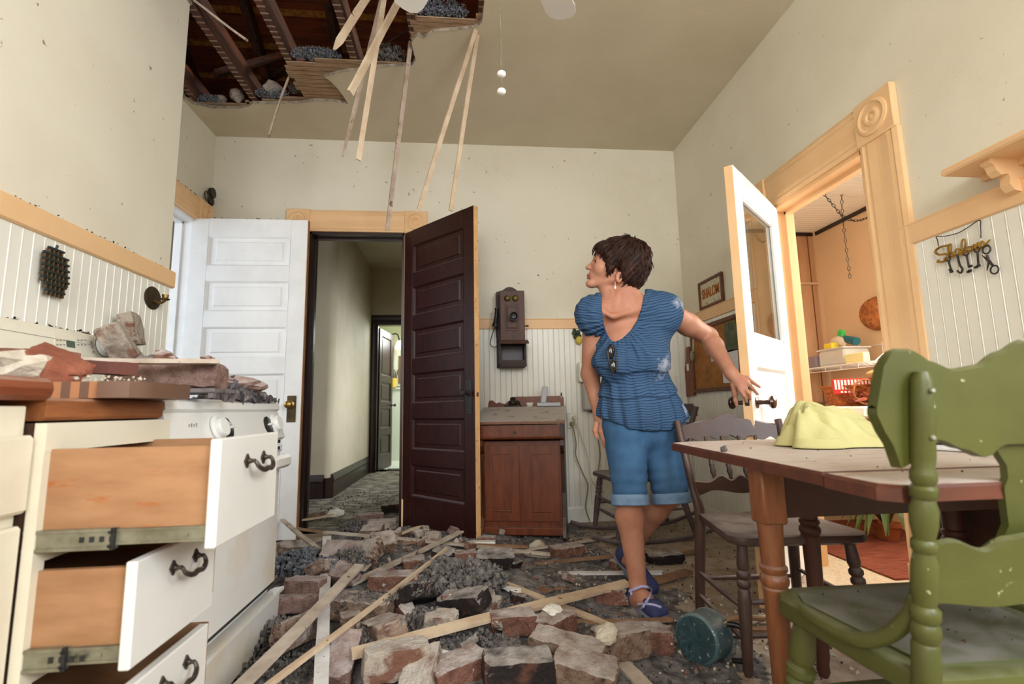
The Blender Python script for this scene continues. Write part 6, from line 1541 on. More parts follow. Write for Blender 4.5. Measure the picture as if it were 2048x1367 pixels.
# ---- bricks: each one a weathered block of its own
M['bk_red'] = mat('red_brick', (134,96,82), .9, (104,72,60), 38, bump=.9, bs=110, spec=.15, dust=.95, dcol=(192,184,180), dlo=.3, spots=.06, sscale=40, scol=(196,184,170))  # brick materials: real dust on tops, paled further to imitate light from above
M['bk_tan'] = mat('dusty_tan_brick', (142,120,104), .9, (108,84,70), 30, bump=.9, bs=110, spec=.12, dust=.85, dcol=(194,186,180), dlo=.3, spots=.10, sscale=46, scol=(70,62,60))
M['bk_soot'] = mat('sooty_brick', (46,40,39), .9, (108,74,60), 9, vlo=.5, vhi=.66, bump=.9, bs=110, spec=.15, dust=.8, dcol=(194,188,182), dlo=.4)
M['bk_mort'] = mat('mortar_coated_brick', (172,160,146), .95, (120,86,72), 9, vary2=((92,82,76),7.0,.55,.68), vlo=.52, vhi=.62, bump=.9, bs=100, spec=.1, dust=.6, dcol=(212,206,200), dlo=.4)
M['bk_pink'] = mat('dusty_pink_brick', (146,120,110), .9, (116,92,84), 34, bump=.9, bs=110, spec=.12, dust=.7, dcol=(198,188,186), dlo=.3)
M['lump'] = mat('cream_plaster_lump', (206,198,182), .95, (172,160,142), 14, bump=.6, bs=70, spec=.1)
def brickmesh(L_, W_, H_, seed, brk=0.0):
    """weathered block: subdivided box with worn edges, chips and (brk) a jagged broken end"""
    r = random.Random(seed); nx, ny, nz = 22, 12, 8
    pts = {}; mb = MB()
    def vid(i, j, k):
        if (i, j, k) in pts: return pts[(i,j,k)]
        x, y, z = (i/nx-.5)*L_, (j/ny-.5)*W_, (k/nz-.5)*H_
        p = Vector((x, y, z))
        on_ = (i in (0, nx))+(j in (0, ny))+(k in (0, nz))
        n_ = noise.noise_vector(p*24+Vector((seed*3.1, 0, 0)))*.0042+noise.noise_vector(p*70+Vector((0, seed*1.7, 0)))*.0016+noise.noise_vector(p*160+Vector((0, seed*1.7, 4)))*.0011
        if on_ >= 2: p *= 1-.012-.035*abs(noise.noise(p*22+Vector((0,0,seed*2.3))))*on_
        for c, rad in chips:
            d = (p-c).length
            if d < rad: p = p+(-c.normalized())*(rad-d)*.55
        if brk > 0:
            t = (x/L_+.5)
            if t > 1-brk: p.x -= (t-(1-brk))*L_*(.25+.75*abs(noise.noise(Vector((seed*5.0, y*40, z*40)))))
        pts[(i,j,k)] = len(mb.v); mb.v.append(p+n_); return pts[(i,j,k)]
    chips = [(Vector((r.choice((-.5,.5))*L_, r.choice((-.5,.5))*W_, r.choice((-.5,.5))*H_)), r.uniform(.018,.04)) for _ in range(3)]
    F_ = []
    for i in range(nx):
        for j in range(ny):
            for k, fl in ((0, 1), (nz, 0)):
                q = [vid(i,j,k), vid(i+1,j,k), vid(i+1,j+1,k), vid(i,j+1,k)]; F_.append(q[::-1] if fl else q)
    for i in range(nx):
        for k in range(nz):
            for j, fl in ((0, 0), (ny, 1)):
                q = [vid(i,j,k), vid(i+1,j,k), vid(i+1,j,k+1), vid(i,j,k+1)]; F_.append(q[::-1] if fl else q)
    for j in range(ny):
        for k in range(nz):
            for i, fl in ((0, 1), (nx, 0)):
                q = [vid(i,j,k), vid(i,j+1,k), vid(i,j+1,k+1), vid(i,j,k+1)]; F_.append(q[::-1] if fl else q)
    mb.f = F_; mb.sm = [False]*len(F_); mb.mi = [0]*len(F_)
    return mb
def put(name, mb, m_, c, rot, label, cat, group=None):
    me_o = obj(name, mb, m_); me_o.matrix_world = Matrix.Translation(Vector(c)) @ rot.to_4x4()
    for p in me_o.data.polygons: p.use_smooth = False
    return set_props(me_o, label, cat, group)
def ground_at(px, py, dz=0.0):
    p = oz(px, py, .05)
    for _ in range(6): p = oz(px, py, hgt(p.x, p.y)*.8+dz)
    return p
D = math.radians
# (px, py of the centre, yaw, tilt about length, pitch, L, W, H, material, broken, lift, label)
BR = [
 (592,1262,72,62,8,.205,.095,.062,'bk_tan',0,.035,'dusty tan brick leaning on its side by the range\'s bottom drawer'),
 (608,1168,-12,0,0,.17,.07,.05,'bk_pink',0,.045,'pinkish brick lying level right beside the far corner of the range'),
 (596,1205,8,-10,0,.19,.10,.06,'bk_pink',0,.0,'dusty mauve brick low against the far bottom corner of the range'),
 (718,1212,-14,0,3,.25,.12,.07,'bk_tan',0,.02,'big flat tan brick covered with dark crumbs under the diagonal laths'),
 (790,1160,-4,0,0,.215,.09,.062,'bk_red',0,.02,'clean red brick lying lengthwise behind the tilted sooty brick'),
 (838,1186,58,-28,16,.215,.095,.062,'bk_soot',0,.035,'long brick tilted up diagonally with a black sooty side'),
 (925,1202,-34,10,-14,.215,.095,.065,'bk_soot',0,.03,'black sided brick with white mortar on top beside the insulation heap'),
 (768,1256,-62,8,-14,.19,.105,.062,'bk_tan',0,.04,'tan brick with rounded far corners sloping down to the wide bare lath'),
 (886,1242,-8,0,0,.125,.09,.06,'bk_mort',.25,.02,'pale mortar coated half brick just above the wide bare lath'),
 (792,1318,14,-6,2,.20,.115,.085,'bk_mort',0,.03,'large brick with a mortar crust in front of the wide bare lath\'s end'),
 (684,1315,86,8,-28,.17,.09,.06,'bk_pink',0,.03,'mauve brick standing steeply beside the white painted lath at the front'),
 (843,1346,80,-10,-20,.16,.10,.065,'bk_mort',0,.02,'whitish half brick at the bottom edge left of the purple red brick'),
 (914,1338,34,0,0,.20,.11,.07,'bk_red',0,.0,'purple red brick with white plaster crumbs on top at the bottom edge'),
 (1036,1335,4,0,2,.215,.115,.075,'bk_soot',0,.015,'large brick with dark brown burnt face at the bottom edge centre'),
 (1025,1243,3,0,0,.165,.09,.068,'bk_red',0,.005,'red brick square to the camera right under the wide bare lath'),
 (1108,1247,40,0,0,.15,.11,.068,'bk_red',0,.005,'red half brick turned cornerwise beside the loose diagonal lath'),
 (1135,1297,-30,4,4,.25,.10,.065,'bk_tan',0,.02,'long tan brick pointing diagonally with a dark shaded side'),
 (1240,1282,10,-4,0,.19,.11,.085,'bk_tan',0,.01,'thick tan brick in front of the woman\'s near foot with a plaster lump on it'),
 (1310,1274,-10,0,0,.13,.10,.075,'bk_red',.2,.0,'dark red broken brick touching the teal pan'),
 (1172,1343,-24,6,8,.20,.12,.075,'bk_tan',.1,.01,'crumbly yellowish brick at the bottom edge right of the burnt faced brick'),
 (1224,1192,-14,-14,0,.15,.10,.062,'bk_red',.2,.0,'brick with white plaster patch right behind the woman\'s near heel'),
 (1134,1101,17,0,0,.20,.10,.062,'bk_red',0,.0,'isolated red brick lying near the desk foot'),
 (995,1117,-6,12,0,.22,.11,.062,'bk_soot',.3,.02,'ragged grey and orange broken brick beyond the insulation heap'),
 (931,1114,4,0,0,.115,.08,.06,'bk_red',0,.01,'small red brick end just left of the ragged broken brick'),
 (737,1103,-36,46,-16,.17,.105,.062,'bk_tan',.2,.05,'broken brick tipped on edge with an orange core left of centre'),
 (768,1084,24,30,0,.13,.10,.062,'bk_tan',.2,.05,'pale brick end propped behind the orange cored brick'),
 (890,1110,-30,10,10,.12,.09,.06,'bk_soot',.2,.01,'dark brick end half hidden under the crossing laths'),
 (828,1126,10,0,0,.11,.09,.05,'bk_red',0,.0,'reddish brick end peeping out between the diagonal laths'),
 (740,1034,2,6,0,.21,.07,.062,'bk_pink',0,.015,'mauve brick lying lengthwise across the dark doorway'),
 (786,1014,24,0,0,.20,.09,.062,'bk_soot',0,.01,'dusty dark brick against the hinge side of the dark door'),
 (764,1048,8,0,0,.20,.10,.062,'bk_mort',0,.01,'white topped brick lying just inside the dark doorway'),
 (745,1061,-6,16,0,.13,.10,.06,'bk_tan',0,.02,'grey brick with a black soot spot in front of the white topped brick'),
 (592,1096,28,14,8,.2,.10,.062,'bk_tan',.15,.02,'dusty brick half buried in the heap beyond the range'),
 (684,1104,-14,34,0,.19,.10,.062,'bk_pink',0,.03,'mauve brick tipped behind the white painted lath'),
 (648,1138,66,-30,20,.15,.09,.055,'bk_tan',.2,.03,'mortared brick fragment left of the white painted lath'),
 (688,1150,-40,24,0,.14,.09,.06,'bk_pink',.2,.02,'mauve brick fragment just right of the white painted lath'),
 (989,1151,-70,0,-30,.10,.07,.055,'bk_soot',.3,.03,'small orange black brick end in the right side of the insulation heap'),
 (984,1208,-20,0,0,.08,.07,.05,'bk_mort',.3,.01,'small white and red brick crumb between sooty brick and wide lath'),
 (815,1200,-50,20,0,.09,.06,.04,'bk_tan',.3,.01,'small tan brick crumb below the diagonal lath tips'),
 (866,1072,-10,0,0,.10,.07,.045,'bk_mort',.2,.02,'pale brick chip at the foot of the dark door'),
 (632,1028,22,0,0,.14,.08,.05,'bk_tan',.2,.02,'tan brick piece in the doorway beside the white door\'s edge'),
 (702,1240,14,0,0,.08,.06,.05,'bk_tan',.3,.03,'small stubby brick chip beside the white painted lath'),
 (975,1080,-4,0,0,.12,.07,.045,'bk_red',.2,.0,'reddish brick piece by the peach edge of the dark door'),
 (1330,1115,4,0,0,.2,.09,.05,'bk_soot',0,.0,'dark brick lying behind the woman\'s ankles'),
 (1240,1128,12,0,0,.10,.07,.045,'bk_red',.3,.0,'small red brick piece left of the woman\'s raised heel'),
]
for i, (px, py, yaw, tl, pt, L_, W_, H_, mk, bk, lift, lab) in enumerate(BR):
    p = ground_at(px, py, H_*.5+lift); p.z = p.z
    put('brick', brickmesh(L_, W_, H_, i+1, bk), M[mk], p, eul(D(tl), D(pt), D(yaw)), lab, 'brick')
# loose chips between the bricks
rq = random.Random(19); n_ = 0
while n_ < 46:
    x, y = rq.gauss(-.15,.4), rq.uniform(1.45, 3.5)
    if x < -.66 or x > .75 or (x > .35 and y > 2.6): continue
    s = rq.uniform(.45, 1); mk = rq.choice(['bk_tan','bk_pink','bk_red','bk_mort','bk_soot'])
    put('brick_chip', brickmesh(.085*s, .06*s, .045*s, 200+n_, .3), M[mk], (x, y, hgt(x, y)*.8+.03+rq.uniform(0,.02)), eul(rq.uniform(-.6,.6), rq.uniform(-.6,.6), rq.uniform(0,6)), 'small broken brick chip lying loose among the larger bricks', 'brick chip', 'brick chips among the rubble'); n_ += 1
# plaster lumps
def lump(px, py, s, m_, lab, cat='plaster lump', lift=.0, seed=0, flat=.6, nm='plaster_lump', Yfix=None):
    r = random.Random(seed+77); mb = MB(); mb.sphere((0,0,0), 1, 12, 8)
    mb.v = [Vector((p.x*s*1.2, p.y*s, p.z*s*flat))*(1+.35*noise.noise(p*1.7+Vector((seed*3.3,0,0)))+.15*noise.noise(p*4+Vector((0,seed*2.0,0)))) for p in mb.v]
    c = ground_at(px, py, s*flat*.6+lift) if Yfix is None else oy(px, py, Yfix)
    o = put(nm, mb, m_, c, eul(r.uniform(-.3,.3), r.uniform(-.3,.3), r.uniform(0,6)), lab, cat); return o
lump(1073,1092,.045,M['lump'],'cream plaster lump on the laths near the desk foot',seed=1,flat=.7)
lump(1213,1267,.045,M['lump'],'yellowish plaster lump lying on the thick tan brick',seed=2,lift=.07)
lump(1106,1218,.035,M['ceramic'],'white plaster chip on the red half brick under the diagonal lath',seed=3,flat=.3,lift=.07)
lump(880,1315,.05,M['ceramic'],'white plaster patch on the dust left of the burnt faced brick',seed=4,flat=.3,lift=.0)
lump(670,1026,.06,M['ceramic'],'white rounded plaster slab end at the doorway threshold',seed=5,flat=.5,lift=.03)
lump(1030,1178,.05,M['ceramic'],'scatter of white plaster between the insulation heap and the long lath',seed=6,flat=.2)
mb = MB(); mb.box((0,0,0), (.15,.06,.02), None, 0, .004); put('plaster_slab', mb, M['ceramic'], ground_at(965,1085,.02), eul(0,.05,D(8)), 'white plaster slab lying by the dark door\'s bottom corner', 'plaster slab')
# ---- crumbs: angular bits too many to count
def crumbs(name, n, zone, smin_, smax_, m_, label, seed, hf=None):
    r = random.Random(seed); mb = MB()
    for i in range(n):
        x, y = zone(r); s = r.uniform(smin_, smax_)*r.uniform(.5,1)
        z = (hf(x, y) if hf else hgt(x, y)*.8)+s*.3+r.uniform(0,.012)
        R_ = eul(r.uniform(0,6), r.uniform(0,6), r.uniform(0,6)); c = Vector((x, y, z))
        a = [Vector((1,.1,.2)), Vector((-.2,1,.1)), Vector((-.9,-.2,.3)), Vector((.1,-.8,-.3)), Vector((.2,.1,.8)), Vector((-.1,.2,-.7))]
        a = [c+R_ @ (p*s*r.uniform(.5,1.1)) for p in a]
        mb.add(a, [(0,1,4),(1,2,4),(2,3,4),(3,0,4),(1,0,5),(2,1,5),(3,2,5),(0,3,5)])
    o = obj(name, mb, m_, fixn=False); return set_props(o, label, 'crumbs', None, 'stuff')
def zmain(r):
    while True:
        x, y = r.gauss(-.05,.55), r.uniform(1.3, 3.75)
        if x > -.72 and x < 1.3 and not (x < -.7 and y < 2.1): return x, y
def zright(r): return r.uniform(.5, 1.7), r.uniform(1.3, 3.7)
crumbs('plaster_crumbs', 1300, zmain, .003, .018, mat('grey_mortar_crumb', (136,126,116), .95, (96,84,76), 10), 'grey mortar crumbs scattered among the bricks', 21)
crumbs('plaster_crumbs', 260, zmain, .003, .012, mat('white_plaster_crumb', (190,184,178), .9), 'white plaster crumbs scattered among the bricks', 22)
crumbs('brick_crumbs', 300, zmain, .004, .02, mat('brick_crumb', (128,92,78), .9, (100,68,58), 10), 'reddish brick crumbs scattered among the bricks', 23)
crumbs('soot_crumbs', 900, zmain, .004, .014, mat('dark_soot_crumb', (70,67,67), .95), 'dark soot crumbs scattered among the bricks', 24)
crumbs('soot_crumbs', 500, zright, .003, .011, M['bk_soot'], 'dark crumbs sprinkled on the floor around the brown chair', 25)
crumbs('plaster_crumbs', 260, lambda r: (r.gauss(1.0,.25), r.gauss(1.95,.25)), .004, .018, M['lump'], 'pale plaster crumbs around the teal pan', 26)
crumbs('hall_crumbs', 500, lambda r: (r.uniform(-1.3,-.2), r.uniform(3.98,5.6)), .004, .016, M['bk_soot'], 'dark crumbs scattered over the hall carpet', 27, hf=lambda x, y: .002)
# ---- fluffy blown insulation
M['insul'] = mat('grey_loose_insulation', (146,140,135), 1.0, (92,88,86), 30, bump=1.0, bs=160, spec=.05)
M['insulblue'] = mat('blue_grey_insulation', (146,150,158), 1.0, (94,97,104), 40, bump=1.0, bs=160, spec=.05)
def fluff(c, r_, label, m_, seed=0, name='insulation_clump', dense=1.0):
    """clump of tufts around an ellipsoid of radii r_"""
    r = random.Random(seed); c = Vector(c)
    n_ = int(420*dense)
    cs = []
    for i in range(n_):
        v = Vector((r.gauss(0,1), r.gauss(0,1), r.gauss(0,1))).normalized()*r.random()**.4
        if v.z < -.35: v.z = -.35
        cs.append((v.x*r_[0], v.y*r_[1], v.z*r_[2]))
    mb = MB()
    for i, q in enumerate(cs):
        s = r.uniform(.05,.13)*min(r_[0], r_[1], r_[2]*1.6)*r.uniform(.6,1.3)
        k = MB(); k.sphere((0,0,0), 1, 6, 4)
        vs = [Vector((p.x, p.y, p.z))*s*(1+1.1*noise.noise(p*2.6+Vector((i*1.7, seed, 0)))) + Vector(q) for p in k.v]
        mb.add(vs, k.f, False)
    o = obj(name, mb, m_, fixn=False); o.location = c
    return set_props(o, label, 'insulation', None, 'stuff')
g = lambda px, py, dz: ground_at(px, py, dz)
fluff(g(925,1160,.05), (.20,.16,.075), 'largest heap of grey loose insulation in the middle of the rubble', M['insul'], 1, dense=3.0)
fluff(g(880,1140,.04), (.12,.10,.06), 'grey insulation tuft at the left shoulder of the largest heap', M['insul'], 2, dense=1.6)
fluff(g(600,1125,.06), (.13,.14,.06), 'blue grey insulation beside the far corner of the range', M['insulblue'], 3, dense=2.2)
fluff(g(640,1140,.05), (.12,.09,.05), 'blue grey insulation just left of the white painted lath', M['insulblue'], 4, dense=1.6)
fluff(g(700,1120,.05), (.10,.09,.05), 'grey insulation between the white painted lath and the tipped brick', M['insul'], 5, dense=1.4)
fluff(g(735,1195,.09), (.13,.07,.02), 'thin grey insulation crust on the big flat tan brick', M['insul'], 6, dense=1.5)
fluff(g(850,1240,.02), (.10,.08,.04), 'grey insulation in the gap below the tilted sooty brick', M['insul'], 7, dense=1.4)
fluff(g(730,1285,.04), (.10,.06,.04), 'grey insulation on the tan brick left of the wide lath end', M['insul'], 8, dense=1.2)
fluff(g(930,1285,.0), (.20,.11,.035), 'grey insulation spread in front of the wide bare lath', M['insul'], 9, dense=2.2)
fluff(g(1010,1210,.01), (.14,.06,.03), 'flat grey insulation strip behind the wide bare lath', M['insul'], 10, dense=1.2)
fluff(g(560,1268,.02), (.14,.12,.05), 'dark insulation heaped against the range\'s bottom drawer', M['insul'], 11, dense=1.6)
fluff(g(1050,1068,.0), (.35,.12,.035), 'grey insulation strewn along the floor before the desk', M['insul'], 12, dense=2.4)
fluff(g(720,1053,.03), (.14,.10,.05), 'dark insulation among the bricks at the hall threshold', M['insul'], 13, dense=1.4)
fluff(g(1120,1205,.0), (.10,.06,.03), 'small grey insulation patch behind the loose diagonal lath', M['insul'], 14, dense=1.0)
fluff(g(640,1300,.0), (.12,.14,.03), 'dark insulation between the two long laths at the front', M['insul'], 15, dense=1.2)
fluff(g(540,1335,.0), (.18,.12,.04), 'dark insulation in the shade at the front beside the range', M['insul'], 16, dense=1.4)
# ---- loose laths on the rubble
M['lathbare'] = mat('bare_sawn_lath', (206,186,160), .8, (184,160,134), 9, bump=.25, bs=60, spec=.15, spots=.03, sscale=30, scol=(110,84,62), stretch=(1,1,1))
M['lathdusty'] = mat('dusty_lath', (194,182,168), .85, (164,148,132), 9, bump=.25, bs=60, spec=.12, spots=.04, sscale=30, scol=(96,80,66))
M['lathwhite'] = mat('white_painted_lath', (212,210,208), .7, (188,184,180), 8, spots=.04, sscale=60, scol=(110,104,100))
M['lathred'] = mat('reddish_lath', (152,118,94), .85, (126,94,72), 9, bump=.25, bs=60, spec=.12)
def lathbar(a, b, wd, th, m_, label, roll=0.0, split=False, name='wood_lath', group=None, seed=0):
    a, b = Vector(a), Vector(b); d = (b-a); L_ = d.length; d.normalize()
    up = Vector((0,0,1)); sd = d.cross(up)
    sd = sd.normalized() if sd.length > .05 else d.orthogonal().normalized()
    up = sd.cross(d); R_ = Matrix((d, -sd, up)).transposed() @ Matrix.Rotation(roll, 3, 'X')
    r = random.Random(seed+int(abs(a.x)*1e4)); n_ = 14; mb = MB(); rings = []
    for i in range(n_+1):
        t = i/n_; x = (t-.5)*L_; w2 = wd*.5*(1+.05*r.uniform(-1,1)); t2 = th*.5*(1+.08*r.uniform(-1,1)); bow = .004*math.sin(t*PI*1.3+seed)
        if split and t > .85: w2 *= 1-(t-.85)*4.5
        e = r.uniform(-.006,.006) if i in (0, n_) else 0
        rings.append([(x+e, -w2, bow-t2), (x-e, w2, bow-t2), (x-e, w2, bow+t2), (x+e, -w2, bow+t2)])
    vs = [p for q in rings for p in q]; fs = [(i*4+j, i*4+(j+1) % 4, i*4+4+(j+1) % 4, i*4+4+j) for i in range(n_) for j in range(4)]+[(3,2,1,0), tuple(range(len(vs)-4, len(vs)))]
    mb.add(vs, fs)
    return put(name, mb, m_, (a+b)/2, R_, label, 'lath', group)
def L2(p1, z1, p2, z2, wd, th, mk, lab, roll=0.0, split=False, seed=0):
    return lathbar(oz(*p1, z1), oz(*p2, z2), wd, th, M[mk], lab, roll, split, seed=seed)
L2((654,1074), .20, (641,1392), .115, .042, .008, 'lathwhite', 'white painted lath pointing straight at the camera over the rubble', seed=1)
L2((719,1131), .21, (460,1392), .15, .044, .010, 'lathdusty', 'wide dusty lath slanting from the rubble to the bottom left corner', seed=2)
L2((893,1097), .17, (515,1388), .165, .015, .014, 'lathbare', 'narrow square lath running diagonally to the bottom edge', seed=3)
L2((922,1061), .13, (700,1170), .13, .040, .010, 'lathdusty', 'flat dusty lath rising towards the bottom of the dark door', seed=4)
L2((766,1098), .16, (722,1140), .15, .042, .010, 'lathdusty', 'short stub of lath on the orange cored brick', seed=5)
L2((649,1063), .14, (1100,1107), .055, .030, .012, 'lathdusty', 'longest lath lying left to right across the far rubble', seed=6)
L2((795,1086), .10, (1055,1091), .06, .030, .012, 'lathred', 'brown lath lying close behind the longest one below the dark door', seed=7)
L2((564,1040), .16, (639,1098), .17, .028, .012, 'lathdusty', 'lath sloping down beside the far corner of the range', seed=8)
L2((577,1042), .09, (668,1029), .10, .030, .012, 'lathbare', 'short lath lying at the foot of the white door', seed=9)
L2((583,1052), .09, (648,1066), .10, .028, .010, 'lathred', 'thin reddish lath just below the short one at the white door', seed=10)
L2((787,1071), .11, (844,1052), .12, .026, .008, 'lathbare', 'splintered lath end sticking up by the dark door', 0, True, 11)
L2((795,1068), .09, (848,1062), .10, .022, .008, 'lathred', 'splintered reddish lath end just under the raised splinter by the dark door', 0, True, 12)
L2((703,1308), .115, (1256,1163), .095, .050, .012, 'lathbare', 'wide bare lath lying across the front of the rubble towards the woman\'s feet', .12, seed=13)
L2((993,1162), .07, (1218,1246), .045, .034, .010, 'lathbare', 'pointed loose lath lying diagonally under the wide bare lath', .1, True, 14)
L2((1143,1244), .035, (1342,1238), .035, .022, .012, 'lathred', 'thin lath running from the loose diagonal one to the teal pan', seed=15)
L2((1000,1143), .035, (1325,1146), .03, .030, .012, 'lathwhite', 'long pale lath lying left to right behind the woman\'s feet', seed=16)
L2((1035,1129), .03, (1222,1114), .025, .028, .012, 'lathred', 'brown lath just beyond the long pale one', seed=17)
L2((1000,1194), .035, (1160,1174), .03, .045, .012, 'lathred', 'wide reddish lath behind the wide bare one', seed=18)
L2((1030,1104), .03, (1125,1088), .05, .024, .010, 'lathdusty', 'lath leading to the isolated red brick near the desk', seed=19)
L2((1025,1107), .025, (1098,1112), .03, .02, .010, 'lathdusty', 'thin lath splinter in front of the cream plaster lump', seed=20)
L2((1150,1086), .02, (1238,1067), .02, .030, .010, 'lathdusty', 'dusty lath on the bare floor beside the desk foot', seed=21)
L2((1305,1111), .02, (1412,1099), .02, .026, .010, 'lathred', 'brown lath lying towards the rocking chair', seed=22)
L2((1298,1162), .025, (1378,1144), .02, .045, .02, 'lathred', 'short thick reddish board behind the woman\'s near ankle', seed=23)
L2((1232,1313), .03, (1300,1385), .03, .05, .010, 'lathdusty', 'wide dusty lath running off the bottom edge near the teal pan', seed=24)
L2((1448,1240), .02, (1545,1236), .02, .024, .010, 'lathred', 'reddish lath under the brown chair', seed=25)
L2((1448,1262), .02, (1620,1256), .02, .03, .010, 'lathred', 'second reddish lath lying nearer under the brown chair', seed=26)
# ---- laths hanging from the broken ceiling
def H2(p1, p2, Y1, Y2, wd, th, mk, lab, seed, roll=.5, split=False):
    return lathbar(oy(*p1, Y1), oy(*p2, Y2), wd, th, M[mk], lab, roll, split, name='hanging_lath', seed=seed)
M['lathpink'] = mat('mauve_dusty_lath', (180,162,146), .85, (150,130,114), 12, spots=.06, sscale=40, scol=(90,70,62))
def topY(px, py): return oz(px, py, ZC+.03).y
H2((583,140),(537,272), topY(583,150)+.05, 3.05, .032, .010, 'lathpink', 'short mauve lath hanging from the left part of the ceiling hole', 31)
H2((812,-22),(699,186), 2.38, 2.22, .036, .014, 'lathbare', 'widest fresh lath hanging steeply across the middle of the hole', 32, .9)
H2((771,-20),(717,320), 2.42, 2.58, .028, .014, 'lathbare', 'long hanging lath just right of the widest fresh one, ending lower', 33)
H2((765,-8),(686,312), 2.50, 2.72, .024, .010, 'lathpink', 'thin hanging lath ending in a point left of the long fresh ones', 34, .4, True)
H2((742,-18),(668,99), 2.42, 2.50, .04, .014, 'lathbare', 'broken stub of lath hanging beside the blue insulation strip', 35, .8, True)
H2((821,84),(775,461), topY(821,84)+.03, 2.85, .026, .010, 'lathpink', 'very long hanging lath ending left of the dark door', 36)
H2((962,26),(838,418), topY(962,40)+.03, 2.75, .026, .010, 'lathbare', 'long hanging lath slanting from the right corner of the hole to above the dark door', 37)
H2((960,38),(901,422), topY(960,45)+.05, 2.70, .026, .010, 'lathbare', 'rightmost hanging lath ending at the top edge of the dark door', 38)
H2((376,-6),(494,79), 2.55, 2.65, .03, .012, 'lathpink', 'mauve lath hanging across the top left corner of the hole', 39)
# insulation and plaster bits on the edge of the hole
def hz(px, py, z): p = oz(px, py, z); return p
fluff(hz(632,109,ZC+.05), (.16,.05,.045), 'strip of blue grey insulation on the lath edge in the middle of the hole', M['insulblue'], 41, dense=2.2)
fluff(hz(780,110,ZC+.06), (.10,.06,.07), 'dark insulation tuft behind the hanging laths at the hole', M['insul'], 42, dense=1.4)
fluff(hz(880,20,ZC+.07), (.17,.05,.07), 'dark blue insulation heap at the top right of the hole', M['insulblue'], 43, dense=2.0)
fluff(hz(545,187,ZC+.04), (.12,.05,.035), 'grey insulation at the near end of the reddish joist in the hole', M['insulblue'], 44, dense=1.3)
fluff(hz(420,200,ZC+.035), (.09,.05,.03), 'insulation at the left corner of the hole', M['insulblue'], 45, dense=1.0)
fluff(hz(590,178,ZC+.05), (.05,.04,.045), 'small dark insulation tuft by the mauve hanging lath', M['insul'], 46, dense=.7)
def hlump(px, py, s, lab, seed, m_=None): 
    mb = MB(); mb.sphere((0,0,0), 1, 10, 7); mb.v = [Vector((p.x*s*1.2, p.y*s, p.z*s*.9))*(1+.4*noise.noise(p*1.6+Vector((seed*3.7,0,0)))) for p in mb.v]
    put('plaster_lump', mb, m_ or M['bk_mort'], oz(px, py, ZC+.03+s*.8), eul(0,0,seed), lab, 'plaster lump')
hlump(548,178,.055,'whitish plaster lump lying on the edge of the ceiling hole beside the mauve hanging lath',51)
hlump(474,190,.045,'grey white plaster lump standing near the left corner of the ceiling hole',52)
hlump(443,199,.032,'small cream plaster lump at the left end of the ceiling hole',53)
mb = MB(); mb.tube(bez([oz(823,55,ZC+.1), oz(790,75,ZC+.08), oz(760,95,ZC+.07)], 5), .003, 6); solo('attic_wire', mb, M['oldiron'], 'thin wire hanging in the ceiling hole behind the hanging laths', 'wire')
# ---------------------------------------------------------------- teal pan lying on its side
PX = oz(1396, 1330, .0)
pc = Vector(oy(1391, 1278, 1.715)); pdn = Vector((-.80,-.58,.10)).normalized()
pan = thing('cooking_pot', 'teal enamel pot lying on its side on the floor beside the brown chair', 'pot', (pc.x+.05, pc.y+.04, 0))
M['teal'] = mat('worn_teal_enamel', (72,98,104), .38, (56,80,90), 6, spec=.5, spots=.07, sscale=60, scol=(170,176,172), dust=.5, dcol=(150,150,142), dlo=.5)
R0 = pc.z-.004
mb = MB(); mb.lathe([(.0,.0),(R0-.03,.0),(R0-.009,.0)], pc, pdn, 44, False); mb.lathe([(R0-.009,0),(R0-.003,-.003),(R0,-.009)], pc, pdn, 44, False); mb.lathe([(R0,-.009),(R0,-.095),(R0+.003,-.098),(R0+.003,-.102),(R0-.003,-.102)], pc, pdn, 44, True, 0, False); mb.lathe([(R0-.003,-.102),(R0-.004,-.02),(0,-.012)], pc, pdn, 44, True, 0, False); obj('pot_body', mb, M['teal'], pan)
bk = pc-pdn*.095
sdv = pdn.cross(Vector((0,0,1))).normalized()
hx = -sdv if (-sdv).x > 0 else sdv
mb = MB(); e = bk+hx*(R0*.75)+Vector((0,0,.02)); mb.tube(bez([e+Vector((.0,0,.03)), e+hx*.035+Vector((.02,0,.028)), e+hx*.06+Vector((.02,0,-.02)), e+hx*.05+Vector((.02,0,-.07)), e+hx*.01+Vector((.01,0,-.085))], 8), .0095, 10); obj('handle', mb, M['knobblack'], pan)
mb = MB(); mb.box(e+Vector((.0,0,.03)), (.03,.02,.022), RotZ(.5), 0, .004); obj('handle_bracket', mb, M['steel'], pan)
# ---------------------------------------------------------------- rocking chair behind the woman
RC = thing('rocking_chair', 'dusty mauve rocking chair half hidden behind the woman', 'chair', (1.20, 3.36, 0), math.radians(96))
RC.scale = (1, 1.25, 1)
